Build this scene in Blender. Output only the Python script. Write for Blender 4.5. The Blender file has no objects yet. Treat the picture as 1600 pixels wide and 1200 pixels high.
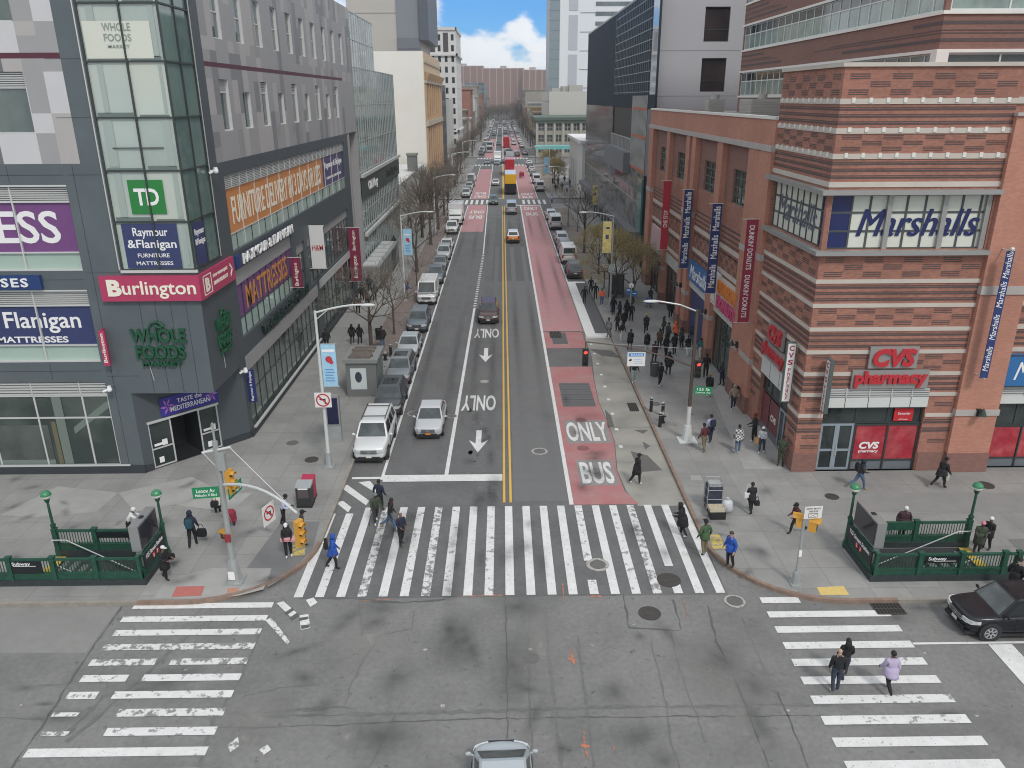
import bpy,math,random
import numpy as np
from mathutils import Vector,Matrix
sin,cos,pi,rad=math.sin,math.cos,math.pi,math.radians
sc=bpy.context.scene
COL=sc.collection
rnd=random.Random(7)
# ---------------------------------------------------------------- camera
FPX=1215.0
CAMH=19.8
_p,_y,_r=rad(20.2),rad(0.6),rad(0.26)
_F=Vector((sin(_y)*cos(_p),cos(_y)*cos(_p),-sin(_p)))
_Rt=Vector((cos(_y),-sin(_y),0))
_U=_Rt.cross(_F)
_R2=cos(_r)*_Rt-sin(_r)*_U
_U2=sin(_r)*_Rt+cos(_r)*_U
CAMP=Vector((0,0,CAMH))
cd=bpy.data.cameras.new("street_camera")
cam=bpy.data.objects.new("street_camera",cd)
COL.objects.link(cam)
cam.matrix_world=Matrix(((_R2.x,_U2.x,-_F.x,0),(_R2.y,_U2.y,-_F.y,0),(_R2.z,_U2.z,-_F.z,CAMH),(0,0,0,1)))
cd.sensor_fit='HORIZONTAL'
cd.sensor_width=36
cd.lens=FPX/1600*36
cd.clip_start=0.5
cd.clip_end=6000
sc.camera=cam
def G(px,py,z=0.0):
 """the point at height z that the photograph shows at pixel (px, py)"""
 d=_R2*((px-800)/FPX)-_U2*((py-600)/FPX)+_F
 return CAMP+d*((z-CAMH)/d.z)
# ---------------------------------------------------------------- sky and sun
w=bpy.data.worlds.new("World")
sc.world=w
w.use_nodes=True
nt=w.node_tree
nt.nodes.clear()
def wn(t,**k):
 n=nt.nodes.new(t)
 for a,b in k.items():setattr(n,a,b)
 return n
def wl(a,b):nt.links.new(a,b)
def wmath(op,a,b=None,c=None,clamp=False):
 n=wn('ShaderNodeMath',operation=op,use_clamp=clamp)
 for i,v in enumerate((a,b,c)):
  if v is None:continue
  if isinstance(v,(int,float)):n.inputs[i].default_value=v
  else:wl(v,n.inputs[i])
 return n.outputs[0]
SUN_EL,SUN_AZ=rad(48),rad(155)
sky=wn('ShaderNodeTexSky')
sky.sky_type='NISHITA'
sky.sun_disc=False
sky.sun_elevation=SUN_EL
sky.sun_rotation=SUN_AZ
sky.air_density=1.0
sky.dust_density=0.3
sky.ozone_density=4.0
tint=wn('ShaderNodeMixRGB',blend_type='MULTIPLY')
tint.inputs[0].default_value=1
wl(sky.outputs[0],tint.inputs[1])
tint.inputs[2].default_value=(0.24,0.56,0.95,1)
tc=wn('ShaderNodeTexCoord')
sep=wn('ShaderNodeSeparateXYZ')
wl(tc.outputs['Generated'],sep.inputs[0])
X_,Y_,Z_=sep.outputs
mp=wn('ShaderNodeMapping')
mp.inputs['Scale'].default_value=(1,1,1.7)
mp.inputs['Location'].default_value=(0.17,0.3,0.02)
wl(tc.outputs['Generated'],mp.inputs[0])
n1=wn('ShaderNodeTexNoise')
n1.inputs['Scale'].default_value=16
n1.inputs['Detail'].default_value=9
n1.inputs['Roughness'].default_value=0.48
wl(mp.outputs[0],n1.inputs['Vector'])
n2=wn('ShaderNodeTexNoise')
n2.inputs['Scale'].default_value=3.0
n2.inputs['Detail'].default_value=6
wl(tc.outputs['Generated'],n2.inputs['Vector'])
# a blue opening low over the far end of the street, cumulus under it, overcast everywhere else
low=wmath('MULTIPLY',wmath('SUBTRACT',0.068,Z_),17.0)
lowb=wmath('MINIMUM',wmath('MAXIMUM',low,-0.34),0.6)
side=wmath('ADD',wmath('MULTIPLY',wmath('ABSOLUTE',wmath('ADD',X_,0.0)),1.6),wmath('MULTIPLY',Z_,1.3))
sideb=wmath('MAXIMUM',wmath('MULTIPLY',wmath('SUBTRACT',side,0.40),3.0),0.0)
back=wmath('MULTIPLY',wmath('LESS_THAN',Y_,0.0),2.0)
lf=wmath('MULTIPLY',wmath('MAXIMUM',wmath('SUBTRACT',-0.03,X_),0.0),2.2)
n1b=wmath('SUBTRACT',wmath('MULTIPLY',n1.outputs[0],2.6),0.80)
m=wmath('ADD',wmath('ADD',wmath('ADD',n1b,lowb),sideb),wmath('ADD',back,lf))
mask=wn('ShaderNodeMapRange',interpolation_type='SMOOTHSTEP')
mask.inputs[1].default_value=0.42
mask.inputs[2].default_value=0.78
wl(m,mask.inputs[0])
cr=wn('ShaderNodeValToRGB')
cr.color_ramp.elements[0].position=0.25
cr.color_ramp.elements[0].color=(5.4,5.9,6.6,1)
cr.color_ramp.elements[1].position=0.75
cr.color_ramp.elements[1].color=(8.6,8.8,9.0,1)
wl(n2.outputs[0],cr.inputs[0])
mix=wn('ShaderNodeMixRGB')
wl(mask.outputs[0],mix.inputs[0])
wl(tint.outputs[0],mix.inputs[1])
wl(cr.outputs[0],mix.inputs[2])
bg=wn('ShaderNodeBackground')
bg.inputs[1].default_value=0.11
wl(mix.outputs[0],bg.inputs[0])
wo=wn('ShaderNodeOutputWorld')
wl(bg.outputs[0],wo.inputs[0])
sl=bpy.data.lights.new("sun",'SUN')
sl.energy=1.5
sl.angle=rad(10)
sl.color=(1.0,0.96,0.90)
so=bpy.data.objects.new("sun",sl)
COL.objects.link(so)
sd=Vector((sin(SUN_AZ)*cos(SUN_EL),cos(SUN_AZ)*cos(SUN_EL),sin(SUN_EL)))
so.rotation_euler=sd.to_track_quat('Z','Y').to_euler()
so.location=(0,-20,60)
sc.view_settings.view_transform='Standard'
sc.view_settings.look='None'
sc.view_settings.exposure=0.20
sc.view_settings.gamma=1.0
sc.cycles.filter_width=1.05
sc.cycles.transparent_max_bounces=48
# ---------------------------------------------------------------- materials
MATS={}
def mat(name,c,rough=0.8,metal=0.0,var=0.0,vs=1.0,spec=None,emit=None,emits=0.0,stain=None,ss=0.3,wear=None,bump=0.0,bs=20.0,coat=0.0):
 """principled material; var: brightness noise, stain: (colour, amount) in large soft spots, on some glass painted reflections, wear: (colour, amount, scale) hard chips"""
 if name in MATS:return MATS[name]
 m=bpy.data.materials.new(name)
 MATS[name]=m
 m.use_nodes=True
 t=m.node_tree
 b=t.nodes['Principled BSDF']
 b.inputs['Base Color'].default_value=(*c,1)
 b.inputs['Roughness'].default_value=rough
 b.inputs['Metallic'].default_value=metal
 if spec is not None:b.inputs['Specular IOR Level'].default_value=spec
 if coat:b.inputs['Coat Weight'].default_value=coat
 if emit:
  b.inputs['Emission Color'].default_value=(*emit,1)
  b.inputs['Emission Strength'].default_value=emits
 if var or stain or wear or bump:
  g=t.nodes.new('ShaderNodeNewGeometry')
  cur=None
  def noise(scale,detail=6,rough_=0.6):
   n=t.nodes.new('ShaderNodeTexNoise')
   n.inputs['Scale'].default_value=scale
   n.inputs['Detail'].default_value=detail
   n.inputs['Roughness'].default_value=rough_
   t.links.new(g.outputs['Position'],n.inputs['Vector'])
   return n.outputs[0]
  rgb=t.nodes.new('ShaderNodeRGB')
  rgb.outputs[0].default_value=(*c,1)
  cur=rgb.outputs[0]
  def mixc(fac,c2,bt='MIX'):
   nonlocal cur
   x=t.nodes.new('ShaderNodeMixRGB')
   x.blend_type=bt
   if isinstance(fac,float):x.inputs[0].default_value=fac
   else:t.links.new(fac,x.inputs[0])
   t.links.new(cur,x.inputs[1])
   if isinstance(c2,tuple):x.inputs[2].default_value=(*c2,1)
   else:t.links.new(c2,x.inputs[2])
   cur=x.outputs[0]
  if stain:
   n=noise(ss,5)
   mr=t.nodes.new('ShaderNodeMapRange')
   mr.inputs[1].default_value=0.42
   mr.inputs[2].default_value=0.70
   mr.inputs[4].default_value=stain[1]
   t.links.new(n,mr.inputs[0])
   mixc(mr.outputs[0],stain[0])
  if var:
   n=noise(vs)
   mr=t.nodes.new('ShaderNodeMapRange')
   mr.inputs[1].default_value=0.25
   mr.inputs[2].default_value=0.75
   mr.inputs[3].default_value=1-var
   mr.inputs[4].default_value=1+var
   t.links.new(n,mr.inputs[0])
   mixc(1.0,mr.outputs[0],'MULTIPLY')
  if wear:
   n=noise(wear[2],12,0.72)
   mr=t.nodes.new('ShaderNodeMapRange')
   mr.inputs[1].default_value=0.5+0.25*(0.5-wear[1])-0.012
   mr.inputs[2].default_value=0.5+0.25*(0.5-wear[1])+0.03
   t.links.new(n,mr.inputs[0])
   mixc(mr.outputs[0],wear[0])
  t.links.new(cur,b.inputs['Base Color'])
  if bump:
   n=noise(bs,4)
   bp=t.nodes.new('ShaderNodeBump')
   bp.inputs['Strength'].default_value=bump
   bp.inputs['Distance'].default_value=0.02
   t.links.new(n,bp.inputs['Height'])
   t.links.new(bp.outputs[0],b.inputs['Normal'])
 return m
def brickmat(name,c1,c2,mortar,sx,sz,msize=0.02,offs=0.5,axis='xz',rough=0.85,var=0.15,vs=0.5,stain=None,ss=0.25,horiz=False):
 """brick / panel / paving grid in world metres: sx by sz cells"""
 if name in MATS:return MATS[name]
 m=bpy.data.materials.new(name)
 MATS[name]=m
 m.use_nodes=True
 t=m.node_tree
 b=t.nodes['Principled BSDF']
 b.inputs['Roughness'].default_value=rough
 g=t.nodes.new('ShaderNodeNewGeometry')
 s=t.nodes.new('ShaderNodeSeparateXYZ')
 t.links.new(g.outputs['Position'],s.inputs[0])
 cmb=t.nodes.new('ShaderNodeCombineXYZ')
 if horiz:
  t.links.new(s.outputs[0],cmb.inputs[0])
  t.links.new(s.outputs[1],cmb.inputs[1])
 else:
  a=t.nodes.new('ShaderNodeMath')
  a.operation='ADD'
  t.links.new(s.outputs[0],a.inputs[0])
  t.links.new(s.outputs[1],a.inputs[1])
  t.links.new(a.outputs[0],cmb.inputs[0])
  t.links.new(s.outputs[2],cmb.inputs[1])
 br=t.nodes.new('ShaderNodeTexBrick')
 br.offset=offs
 br.inputs['Color1'].default_value=(*c1,1)
 br.inputs['Color2'].default_value=(*c2,1)
 br.inputs['Mortar'].default_value=(*mortar,1)
 br.inputs['Scale'].default_value=1
 br.inputs['Brick Width'].default_value=sx
 br.inputs['Row Height'].default_value=sz
 br.inputs['Mortar Size'].default_value=msize
 br.inputs['Mortar Smooth'].default_value=0.1
 t.links.new(cmb.outputs[0],br.inputs['Vector'])
 cur=br.outputs[0]
 for scale,amt in((vs,var),(vs*9,var*0.5)):
  n=t.nodes.new('ShaderNodeTexNoise')
  n.inputs['Scale'].default_value=scale
  n.inputs['Detail'].default_value=7
  t.links.new(g.outputs['Position'],n.inputs['Vector'])
  mr=t.nodes.new('ShaderNodeMapRange')
  mr.inputs[1].default_value=0.25
  mr.inputs[2].default_value=0.75
  mr.inputs[3].default_value=1-amt
  mr.inputs[4].default_value=1+amt
  t.links.new(n.outputs[0],mr.inputs[0])
  x=t.nodes.new('ShaderNodeMixRGB')
  x.blend_type='MULTIPLY'
  x.inputs[0].default_value=1
  t.links.new(cur,x.inputs[1])
  t.links.new(mr.outputs[0],x.inputs[2])
  cur=x.outputs[0]
 if stain:
  n=t.nodes.new('ShaderNodeTexNoise')
  n.inputs['Scale'].default_value=ss
  n.inputs['Detail'].default_value=8
  n.inputs['Roughness'].default_value=0.65
  t.links.new(g.outputs['Position'],n.inputs['Vector'])
  mr=t.nodes.new('ShaderNodeMapRange')
  mr.inputs[1].default_value=0.48
  mr.inputs[2].default_value=0.75
  mr.inputs[4].default_value=stain[1]
  t.links.new(n.outputs[0],mr.inputs[0])
  x=t.nodes.new('ShaderNodeMixRGB')
  x.inputs[2].default_value=(*stain[0],1)
  t.links.new(mr.outputs[0],x.inputs[0])
  t.links.new(cur,x.inputs[1])
  cur=x.outputs[0]
 t.links.new(cur,b.inputs['Base Color'])
 return m
# ---------------------------------------------------------------- object helpers
def tag(o,label=None,cat=None,group=None,kind=None):
 if label:o['label']=label
 if cat:o['category']=cat
 if group:o['group']=group
 if kind:o['kind']=kind
 return o
def thing(name,label,cat,loc=(0,0,0),group=None):
 o=bpy.data.objects.new(name,None)
 o.empty_display_size=0.3
 COL.objects.link(o)
 o.location=loc
 return tag(o,label,cat,group)
def base(o):
 while o.parent:o=o.parent
 return Vector(o.location)
def put(name,me,parent=None):
 o=bpy.data.objects.new(name,me)
 COL.objects.link(o)
 if parent:
  o.parent=parent
  KIDS.setdefault(parent.name,[]).append(o)
 return o
def copy_tree(o,parent=None):
 c=o.copy()
 COL.objects.link(c)
 c.parent=parent
 for ch in KIDS.get(o.name,()):copy_tree(ch,c)
 return c
KIDS={}
class MB:
 def __init__(s):
  s.v=[];s.f=[];s.m=[];s.T=None
 def add(s,vs,fs,m=0):
  k=len(s.v)
  if s.T is not None:vs=[s.T@Vector(p)for p in vs]
  s.v+=[tuple(p)for p in vs]
  for f in fs:
   s.f.append([i+k for i in f]);s.m.append(m)
  return s
 def quad(s,a,b,c,d,m=0):return s.add([a,b,c,d],[(0,1,2,3)],m)
 def poly(s,pts,m=0):return s.add(pts,[tuple(range(len(pts)))],m)
 def box(s,x0,y0,z0,x1,y1,z1,m=0):
  if x0>x1:x0,x1=x1,x0
  if y0>y1:y0,y1=y1,y0
  if z0>z1:z0,z1=z1,z0
  return s.add([(x0,y0,z0),(x1,y0,z0),(x1,y1,z0),(x0,y1,z0),(x0,y0,z1),(x1,y0,z1),(x1,y1,z1),(x0,y1,z1)],[(3,2,1,0),(4,5,6,7),(0,1,5,4),(1,2,6,5),(2,3,7,6),(3,0,4,7)],m)
 def cyl(s,p0,p1,r0,r1=None,n=8,m=0,caps=True):
  if r1 is None:r1=r0
  p0,p1=Vector(p0),Vector(p1)
  d=(p1-p0)
  if d.length<1e-6:return s
  d.normalize()
  a=d.orthogonal().normalized()
  b=d.cross(a)
  vs=[]
  for p,r in((p0,r0),(p1,r1)):
   for i in range(n):
    t=2*pi*i/n
    vs.append(p+a*(r*cos(t))+b*(r*sin(t)))
  fs=[(i,(i+1)%n,n+(i+1)%n,n+i)for i in range(n)]
  if caps:fs+=[tuple(reversed(range(n))),tuple(range(n,2*n))]
  return s.add(vs,fs,m)
 def path(s,pts,r,n=6,m=0):
  rs=r if isinstance(r,(list,tuple))else[r]*len(pts)
  for i in range(len(pts)-1):s.cyl(pts[i],pts[i+1],rs[i],rs[i+1],n,m)
  return s
 def loft(s,rings,m=0,cap=True,closed=True):
  n=len(rings[0])
  vs=[p for r in rings for p in r]
  fs=[]
  for j in range(len(rings)-1):
   for i in range(n if closed else n-1):
    fs.append((j*n+i,j*n+(i+1)%n,(j+1)*n+(i+1)%n,(j+1)*n+i))
  if cap:fs+=[tuple(reversed(range(n))),tuple(range((len(rings)-1)*n,len(rings)*n))]
  return s.add(vs,fs,m)
 def ball(s,c,rx,ry,rz,m=0,n=10,k=6,t0=0.0,t1=pi):
  c=Vector(c)
  rings=[]
  for j in range(k+1):
   t=t0+(t1-t0)*j/k
   st=max(sin(t),0.001)
   rings.append([c+Vector((rx*st*cos(2*pi*i/n),ry*st*sin(2*pi*i/n),rz*cos(t)))for i in range(n)])
  rings.reverse()
  return s.loft(rings,m)
 def strip(s,pts,wd,z,m=0):
  """flat ribbon on the ground along pts (x, y)"""
  q=[Vector(p[:2])for p in pts]
  vs=[]
  for i,p in enumerate(q):
   d=q[min(i+1,len(q)-1)]-q[max(i-1,0)]
   nr=Vector((-d.y,d.x)).normalized()*(wd[i]if isinstance(wd,list)else wd)/2
   vs+=[(p.x-nr.x,p.y-nr.y,z),(p.x+nr.x,p.y+nr.y,z)]
  return s.add(vs,[(2*i,2*i+2,2*i+3,2*i+1)for i in range(len(q)-1)],m)
 def build(s,name,mats,parent=None,smooth=False,local=False):
  me=bpy.data.meshes.new(name)
  o_=base(parent)if(parent and not local)else Vector((0,0,0))
  me.from_pydata([(p[0]-o_.x,p[1]-o_.y,p[2]-o_.z)for p in s.v],[],s.f)
  for mm in(mats if isinstance(mats,(list,tuple))else[mats]):me.materials.append(mm)
  me.polygons.foreach_set('material_index',s.m)
  if smooth:me.polygons.foreach_set('use_smooth',[True]*len(s.f))
  me.update()
  return put(name,me,parent)
def frame_T(o,u,v):
 """matrix whose local x,y,z run along u, v and the outward normal u x v"""
 u,v=Vector(u).normalized(),Vector(v).normalized()
 n=u.cross(v)
 return Matrix(((u.x,v.x,n.x,o[0]),(u.y,v.y,n.y,o[1]),(u.z,v.z,n.z,o[2]),(0,0,0,1)))
Zv=(0,0,1)
def holes(W,H,wins,eu=(),ev=()):
 us=sorted({0,W,*[a for w_ in wins for a in(w_[0],w_[2])],*eu})
 vs=sorted({0,H,*[a for w_ in wins for a in(w_[1],w_[3])],*ev})
 for i in range(len(us)-1):
  for j in range(len(vs)-1):
   cu,cv=(us[i]+us[i+1])/2,(vs[j]+vs[j+1])/2
   if any(w_[0]<cu<w_[2]and w_[1]<cv<w_[3]for w_ in wins):continue
   yield us[i],vs[j],us[i+1],vs[j+1]
def facade(mb,o,u,W,H,wins,depth=0.2,pick=None,m=0,eu=(),ev=(),rm=None):
 """a wall with openings: local x along u, y up; reveals go in by depth. wins: (u0, v0, u1, v1)"""
 mb.T=frame_T(o,u,Zv)
 for a,b,c,d in holes(W,H,wins,eu,ev):
  mb.quad((a,b,0),(c,b,0),(c,d,0),(a,d,0),pick((a+c)/2,(b+d)/2)if pick else m)
 for a,b,c,d in wins:
  q=m if rm is None else rm
  e=-depth
  mb.quad((a,b,0),(a,d,0),(a,d,e),(a,b,e),q)
  mb.quad((c,b,0),(c,b,e),(c,d,e),(c,d,0),q)
  mb.quad((a,b,0),(a,b,e),(c,b,e),(c,b,0),q)
  mb.quad((a,d,0),(c,d,0),(c,d,e),(a,d,e),q)
 mb.T=None
def window(parent,o,u,rect,depth,glass,frame,nx=1,ny=1,fw=0.06,name='window',xs=None,ys=None,fd=0.06,panename='pane'):
 """frame with bars as a part, its glass as a sub-part; rect in facade coordinates"""
 a,b,c,d=rect
 T=frame_T(o,u,Zv)
 mb=MB();mb.T=T
 z0,z1=-depth,-depth+fd
 mb.box(a,b,z0,c,b+fw,z1);mb.box(a,d-fw,z0,c,d,z1)
 mb.box(a,b+fw,z0,a+fw,d-fw,z1);mb.box(c-fw,b+fw,z0,c,d-fw,z1)
 for x in(xs if xs is not None else[a+(c-a)*i/nx for i in range(1,nx)]):mb.box(x-fw/2,b+fw,z0,x+fw/2,d-fw,z1-0.004)
 for y in(ys if ys is not None else[b+(d-b)*i/ny for i in range(1,ny)]):mb.box(a+fw,y-fw/2,z0,c-fw,y+fw/2,z1-0.008)
 wo_=mb.build(name,frame,parent)
 g=MB();g.T=T
 zz=-depth+0.012
 g.quad((a+fw*0.6,b+fw*0.6,zz),(c-fw*0.6,b+fw*0.6,zz),(c-fw*0.6,d-fw*0.6,zz),(a+fw*0.6,d-fw*0.6,zz))
 g.build(panename,glass,wo_)
 return wo_
FONTS={}
def text_mesh(s,bold=0.0,ext=0.0,shear=0.0,spacing=1.0):
 cu=bpy.data.curves.new('lettering','FONT')
 cu.body=s
 cu.offset=bold
 cu.extrude=ext
 cu.shear=shear
 cu.space_character=spacing
 cu.align_x='CENTER'
 cu.resolution_u=3
 ob=bpy.data.objects.new('lettering',cu)
 COL.objects.link(ob)
 me0=ob.to_mesh()
 vs=[tuple(v.co)for v in me0.vertices]
 fs=[tuple(p.vertices)for p in me0.polygons]
 ob.to_mesh_clear()
 bpy.data.objects.remove(ob)
 bpy.data.curves.remove(cu)
 return vs,fs
def lettering(parent,s,material,center,u,v,wd,ht,ext=0.03,bold=0.02,shear=0.0,name='lettering',spacing=1.0,mirror=False):
 """text of exactly wd by ht metres, centred at center, reading along u with v up, standing ext proud"""
 vs,fs=text_mesh(s,bold,0.5,shear,spacing)
 if not vs:return None
 x0=min(p[0]for p in vs);x1=max(p[0]for p in vs)
 y0=min(p[1]for p in vs);y1=max(p[1]for p in vs)
 z0=min(p[2]for p in vs);z1=max(p[2]for p in vs)
 vs=[((p[0]-(x0+x1)/2)/(x1-x0)*wd,(p[1]-(y0+y1)/2)/(y1-y0)*ht,(p[2]-z0)/(z1-z0)*ext)for p in vs]
 mb=MB();mb.T=frame_T(center,u,v)
 mb.add(vs,fs)
 return mb.build(name,material,parent)
# ================================================================ the ground
ASPH=mat('asphalt_crossing',(0.196,0.195,0.189),0.9,var=0.16,vs=5.0,stain=((0.120,0.120,0.117),0.75),ss=0.28,wear=((0.105,0.105,0.103),0.02,2.2),bump=0.25,bs=60)
ASPS=mat('asphalt_street',(0.138,0.138,0.138),0.9,var=0.14,vs=4.0,stain=((0.098,0.098,0.10),0.75),ss=0.35,bump=0.2,bs=60)
ASPD=mat('asphalt_new',(0.104,0.105,0.108),0.9,var=0.07,vs=2.0)
CRACK=mat('crack_sealant',(0.100,0.100,0.100),0.7,var=0.2,vs=4)
CRACKS=mat('crack_faint',(0.142,0.142,0.140),0.8,var=0.2,vs=4)
CONC=mat('road_concrete',(0.335,0.322,0.285),0.9,var=0.13,vs=0.9,stain=((0.185,0.183,0.172),0.95),ss=0.45,bump=0.1)
CONC2=mat('road_concrete_grey',(0.225,0.225,0.215),0.9,var=0.10,vs=2,stain=((0.17,0.17,0.165),0.5),ss=0.5)
WALK=brickmat('sidewalk_concrete',(0.285,0.28,0.268),(0.245,0.243,0.236),(0.17,0.168,0.16),1.55,1.55,0.012,0.0,horiz=True,var=0.10,vs=0.45,stain=((0.165,0.163,0.158),0.6),ss=0.33)
WALKL=mat('sidewalk_pale_slab',(0.335,0.332,0.318),0.9,var=0.07,vs=1.5,stain=((0.25,0.25,0.24),0.5),ss=0.6)
WALKD=mat('sidewalk_dark_slab',(0.172,0.172,0.172),0.9,var=0.08,vs=1.5)
KERB=mat('kerb_stone',(0.27,0.25,0.22),0.85,var=0.2,vs=2.5)
KERBB=mat('kerb_brown_steel',(0.235,0.165,0.128),0.75,var=0.25,vs=3)
RED=mat('bus_lane_red',(0.385,0.158,0.158),0.85,var=0.09,vs=1.6,stain=((0.36,0.215,0.21),0.95),ss=0.5)
REDP=mat('bus_lane_pale_red',(0.43,0.215,0.225),0.85,var=0.08,vs=1.6,stain=((0.38,0.24,0.24),0.8),ss=0.4)
WHITE=mat('road_paint_white',(0.67,0.67,0.66),0.7,var=0.09,vs=3,stain=((0.58,0.58,0.57),0.8),ss=0.9,wear=((0.26,0.26,0.25),0.07,7.0))
WORN=mat('road_paint_worn',(0.65,0.65,0.64),0.75,var=0.08,vs=3,wear=((0.27,0.27,0.265),0.26,2.6))
WORN2=mat('road_paint_very_worn',(0.63,0.63,0.62),0.75,var=0.08,vs=3,wear=((0.22,0.22,0.215),0.47,2.8))
YEL=mat('road_paint_yellow',(0.66,0.40,0.07),0.7,var=0.08,vs=3,wear=((0.28,0.2,0.08),0.08,7.0))
ORANGE=mat('survey_paint_orange',(0.50,0.17,0.09),0.8,wear=((0.16,0.15,0.145),0.52,7.0))
IRON=mat('cast_iron',(0.075,0.068,0.062),0.6,0.3,var=0.25,vs=14)
RINGC=mat('manhole_collar',(0.40,0.38,0.35),0.85,var=0.2,vs=8,wear=((0.17,0.17,0.165),0.30,8.0))
def struct(mb,name,m):return tag(mb.build(name,m),kind='structure')
def sheet(name,x0,y0,x1,y1,z,m):
 return struct(MB().quad((x0,y0,z),(x1,y0,z),(x1,y1,z),(x0,y1,z)),name,m)
def gpoly(name,pix,z,m):
 return struct(MB().poly([(*G(x,y,0)[:2],z)for x,y in pix]),name,m)
def pline(name,pix,wd,z,m,wob=0.0):
 pts=[G(x,y,0)for x,y in pix]
 out=[]
 for i in range(len(pts)-1):
  n=max(1,int((pts[i+1]-pts[i]).length/0.3))if wob else 1
  for k in range(n):
   p=pts[i].lerp(pts[i+1],k/n)
   if wob and(i or k):p=p+Vector((rnd.uniform(-wob,wob),rnd.uniform(-wob,wob),0))
   out.append(p)
 out.append(pts[-1])
 global NCR
 NCR+=1
 return struct(MB().strip(out,[wd*rnd.uniform(0.15,1.15)for _ in out]if wob else wd,z+0.0002*(NCR%18)),name,m)
NCR=0
PITL=(-20.5,28.95,-15.75,31.1)
PITR=(15.95,28.6,21.4,30.95)
# the open ground: one sheet with the two stair pits left out
mb=MB()
x0,y0=-3000,-300
for a,b,c,d in holes(6000,5300,[(PITL[0]-x0,PITL[1]-y0,PITL[2]-x0,PITL[3]-y0),(PITR[0]-x0,PITR[1]-y0,PITR[2]-x0,PITR[3]-y0)]):
 mb.quad((a+x0,b+y0,0),(c+x0,b+y0,0),(c+x0,d+y0,0),(a+x0,d+y0,0))
struct(mb,'ground',ASPH)
sheet('street',-8.75,27.75,9.4,1250,0.004,ASPS)
sheet('street_patch',-1.35,88,3.35,113,0.008,ASPD)
sheet('street_patch',-1.2,113,0.0,139,0.008,ASPD)
sheet('street_patch',0.45,36,3.3,88,0.008,mat('asphalt_right_lane',(0.150,0.150,0.150),0.9,var=0.07,vs=1.5))
gpoly('street_patch',[(712,470),(752,470),(735,600),(700,742),(692,742)],0.008,ASPS)
# concrete
gpoly('concrete_slab',[(-240,943),(190,944),(135,1020),(-240,1021)],0.004,CONC2)
struct(MB().poly([(6.85,35.4,.008),(9.38,35.4,.008),(9.38,66,.008),(7.1,66,.008),(7.15,60,.008),(6.7,54,.008),(6.55,50,.008),(6.7,46.8,.008),(6.75,43.4,.008),(6.35,39.5,.008),(6.5,37,.008)]),'concrete_bus_pad',CONC)
for py in(566,598,668,697,722):pline('concrete_joint',[(943 if py<600 else 958,py),(1000+(py-600)*0.37,py)],0.05,0.012,CRACKS,0.03)
for pix in([(985,705),(1012,712),(1035,735),(1000,738)],[(990,672),(1013,672),(1005,678)],[(1004,690),(1016,697),(1008,703)],[(945,640),(955,650),(960,668),(950,668)],[(920,545),(955,548),(972,560),(940,556)]):
 gpoly('concrete_patch',pix,0.012,mat('dark_patch',(0.12,0.117,0.112),0.9,var=0.1,vs=2))
# bus lanes
struct(MB().poly([(3.53,35.6,.012),(6.95,35.6,.012),(6.4,37,.012),(6.3,39.5,.012),(6.7,43.4,.012),(6.65,46.8,.012),(6.5,50,.012),(6.65,54,.012),(6.85,57.6,.012),(3.53,57.6,.012)]),'bus_lane',RED)
sheet('bus_lane',3.53,62.4,7.0,67.2,0.012,RED)
sheet('bus_lane',3.53,67.5,7.15,156,0.012,REDP)
sheet('bus_lane',3.53,166,7.15,252,0.012,REDP)
sheet('bus_lane',3.53,284,7.15,480,0.012,REDP)
sheet('bus_lane',-6.7,123.5,-3.2,156,0.012,REDP)
sheet('bus_lane',-6.7,166,-3.1,238,0.012,REDP)
sheet('bus_lane',-6.4,284,-3.1,420,0.012,REDP)
sheet('road_plate',4.0,49.2,6.25,53.9,0.016,mat('road_plate_grey',(0.125,0.125,0.13),0.7,0.1,var=0.15,vs=3))
mb=MB()
for i in range(9):mb.box(4.03,49.5+i*0.5,0.016,6.22,49.54+i*0.5,0.022)
struct(mb,'road_plate_ridges',IRON)
sheet('road_patch',4.2,63.6,5.5,67.0,0.016,ASPD)
# lettering backgrounds
sheet('lettering_ground',3.85,43.2,6.55,46.8,0.016,mat('grey_letter_ground',(0.25,0.235,0.232),0.9,var=0.12,vs=3))
sheet('lettering_ground',4.1,37.7,6.2,40.9,0.016,mat('grey_letter_ground',(0,0,0)))
Z1=0.020
KZ=0.15
def vline(x,ya,yb,wd=0.15,m=None,x2=None,name='lane_line'):
 return struct(MB().strip([(x,ya),(x if x2 is None else x2,yb)],wd,Z1),name,m or WHITE)
vline(-6.83,38.6,156,0.16)
vline(-6.83,166,252,0.16)
vline(-3.29,38.9,76,0.22,x2=-2.93)
for i in range(27):vline(-2.93+0.009*i,76.6+i*1.03,77.0+i*1.03,0.3)
vline(-2.7,104.5,156,0.16,x2=-3.0)
vline(-3.0,166,252,0.16)
vline(3.43,35.6,156,0.22)
vline(3.43,166,252,0.2)
vline(7.3,86,156,0.16)
vline(7.3,166,252,0.16)
vline(-0.06,35.9,154,0.13,YEL,name='centre_line')
vline(0.28,35.9,154,0.13,YEL,name='centre_line')
vline(0.11,166,252,0.35,YEL,name='centre_line')
vline(0.2,284,600,0.3,mat('road_paint_white',(0,0,0)),name='centre_line')
vline(-3.0,284,600,0.25)
sheet('stop_line',-6.75,38.35,-0.15,39.15,Z1+.002,WHITE)
sheet('stop_line',-8.5,38.7,-6.9,38.95,Z1,WHITE)
for pix in([(560,754),(578,752),(592,768),(590,772)],[(532,762),(543,758),(577,783),(572,790)],[(525,786),(536,783),(549,793),(544,801)]):
 gpoly('hatch_stripe',pix,Z1,WHITE)
for i in range(9):vline(7.0+0.11*i-0.02*i*i*0.35,42.5+i*2.6,42.85+i*2.6,0.22,name='dotted_line')
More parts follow.
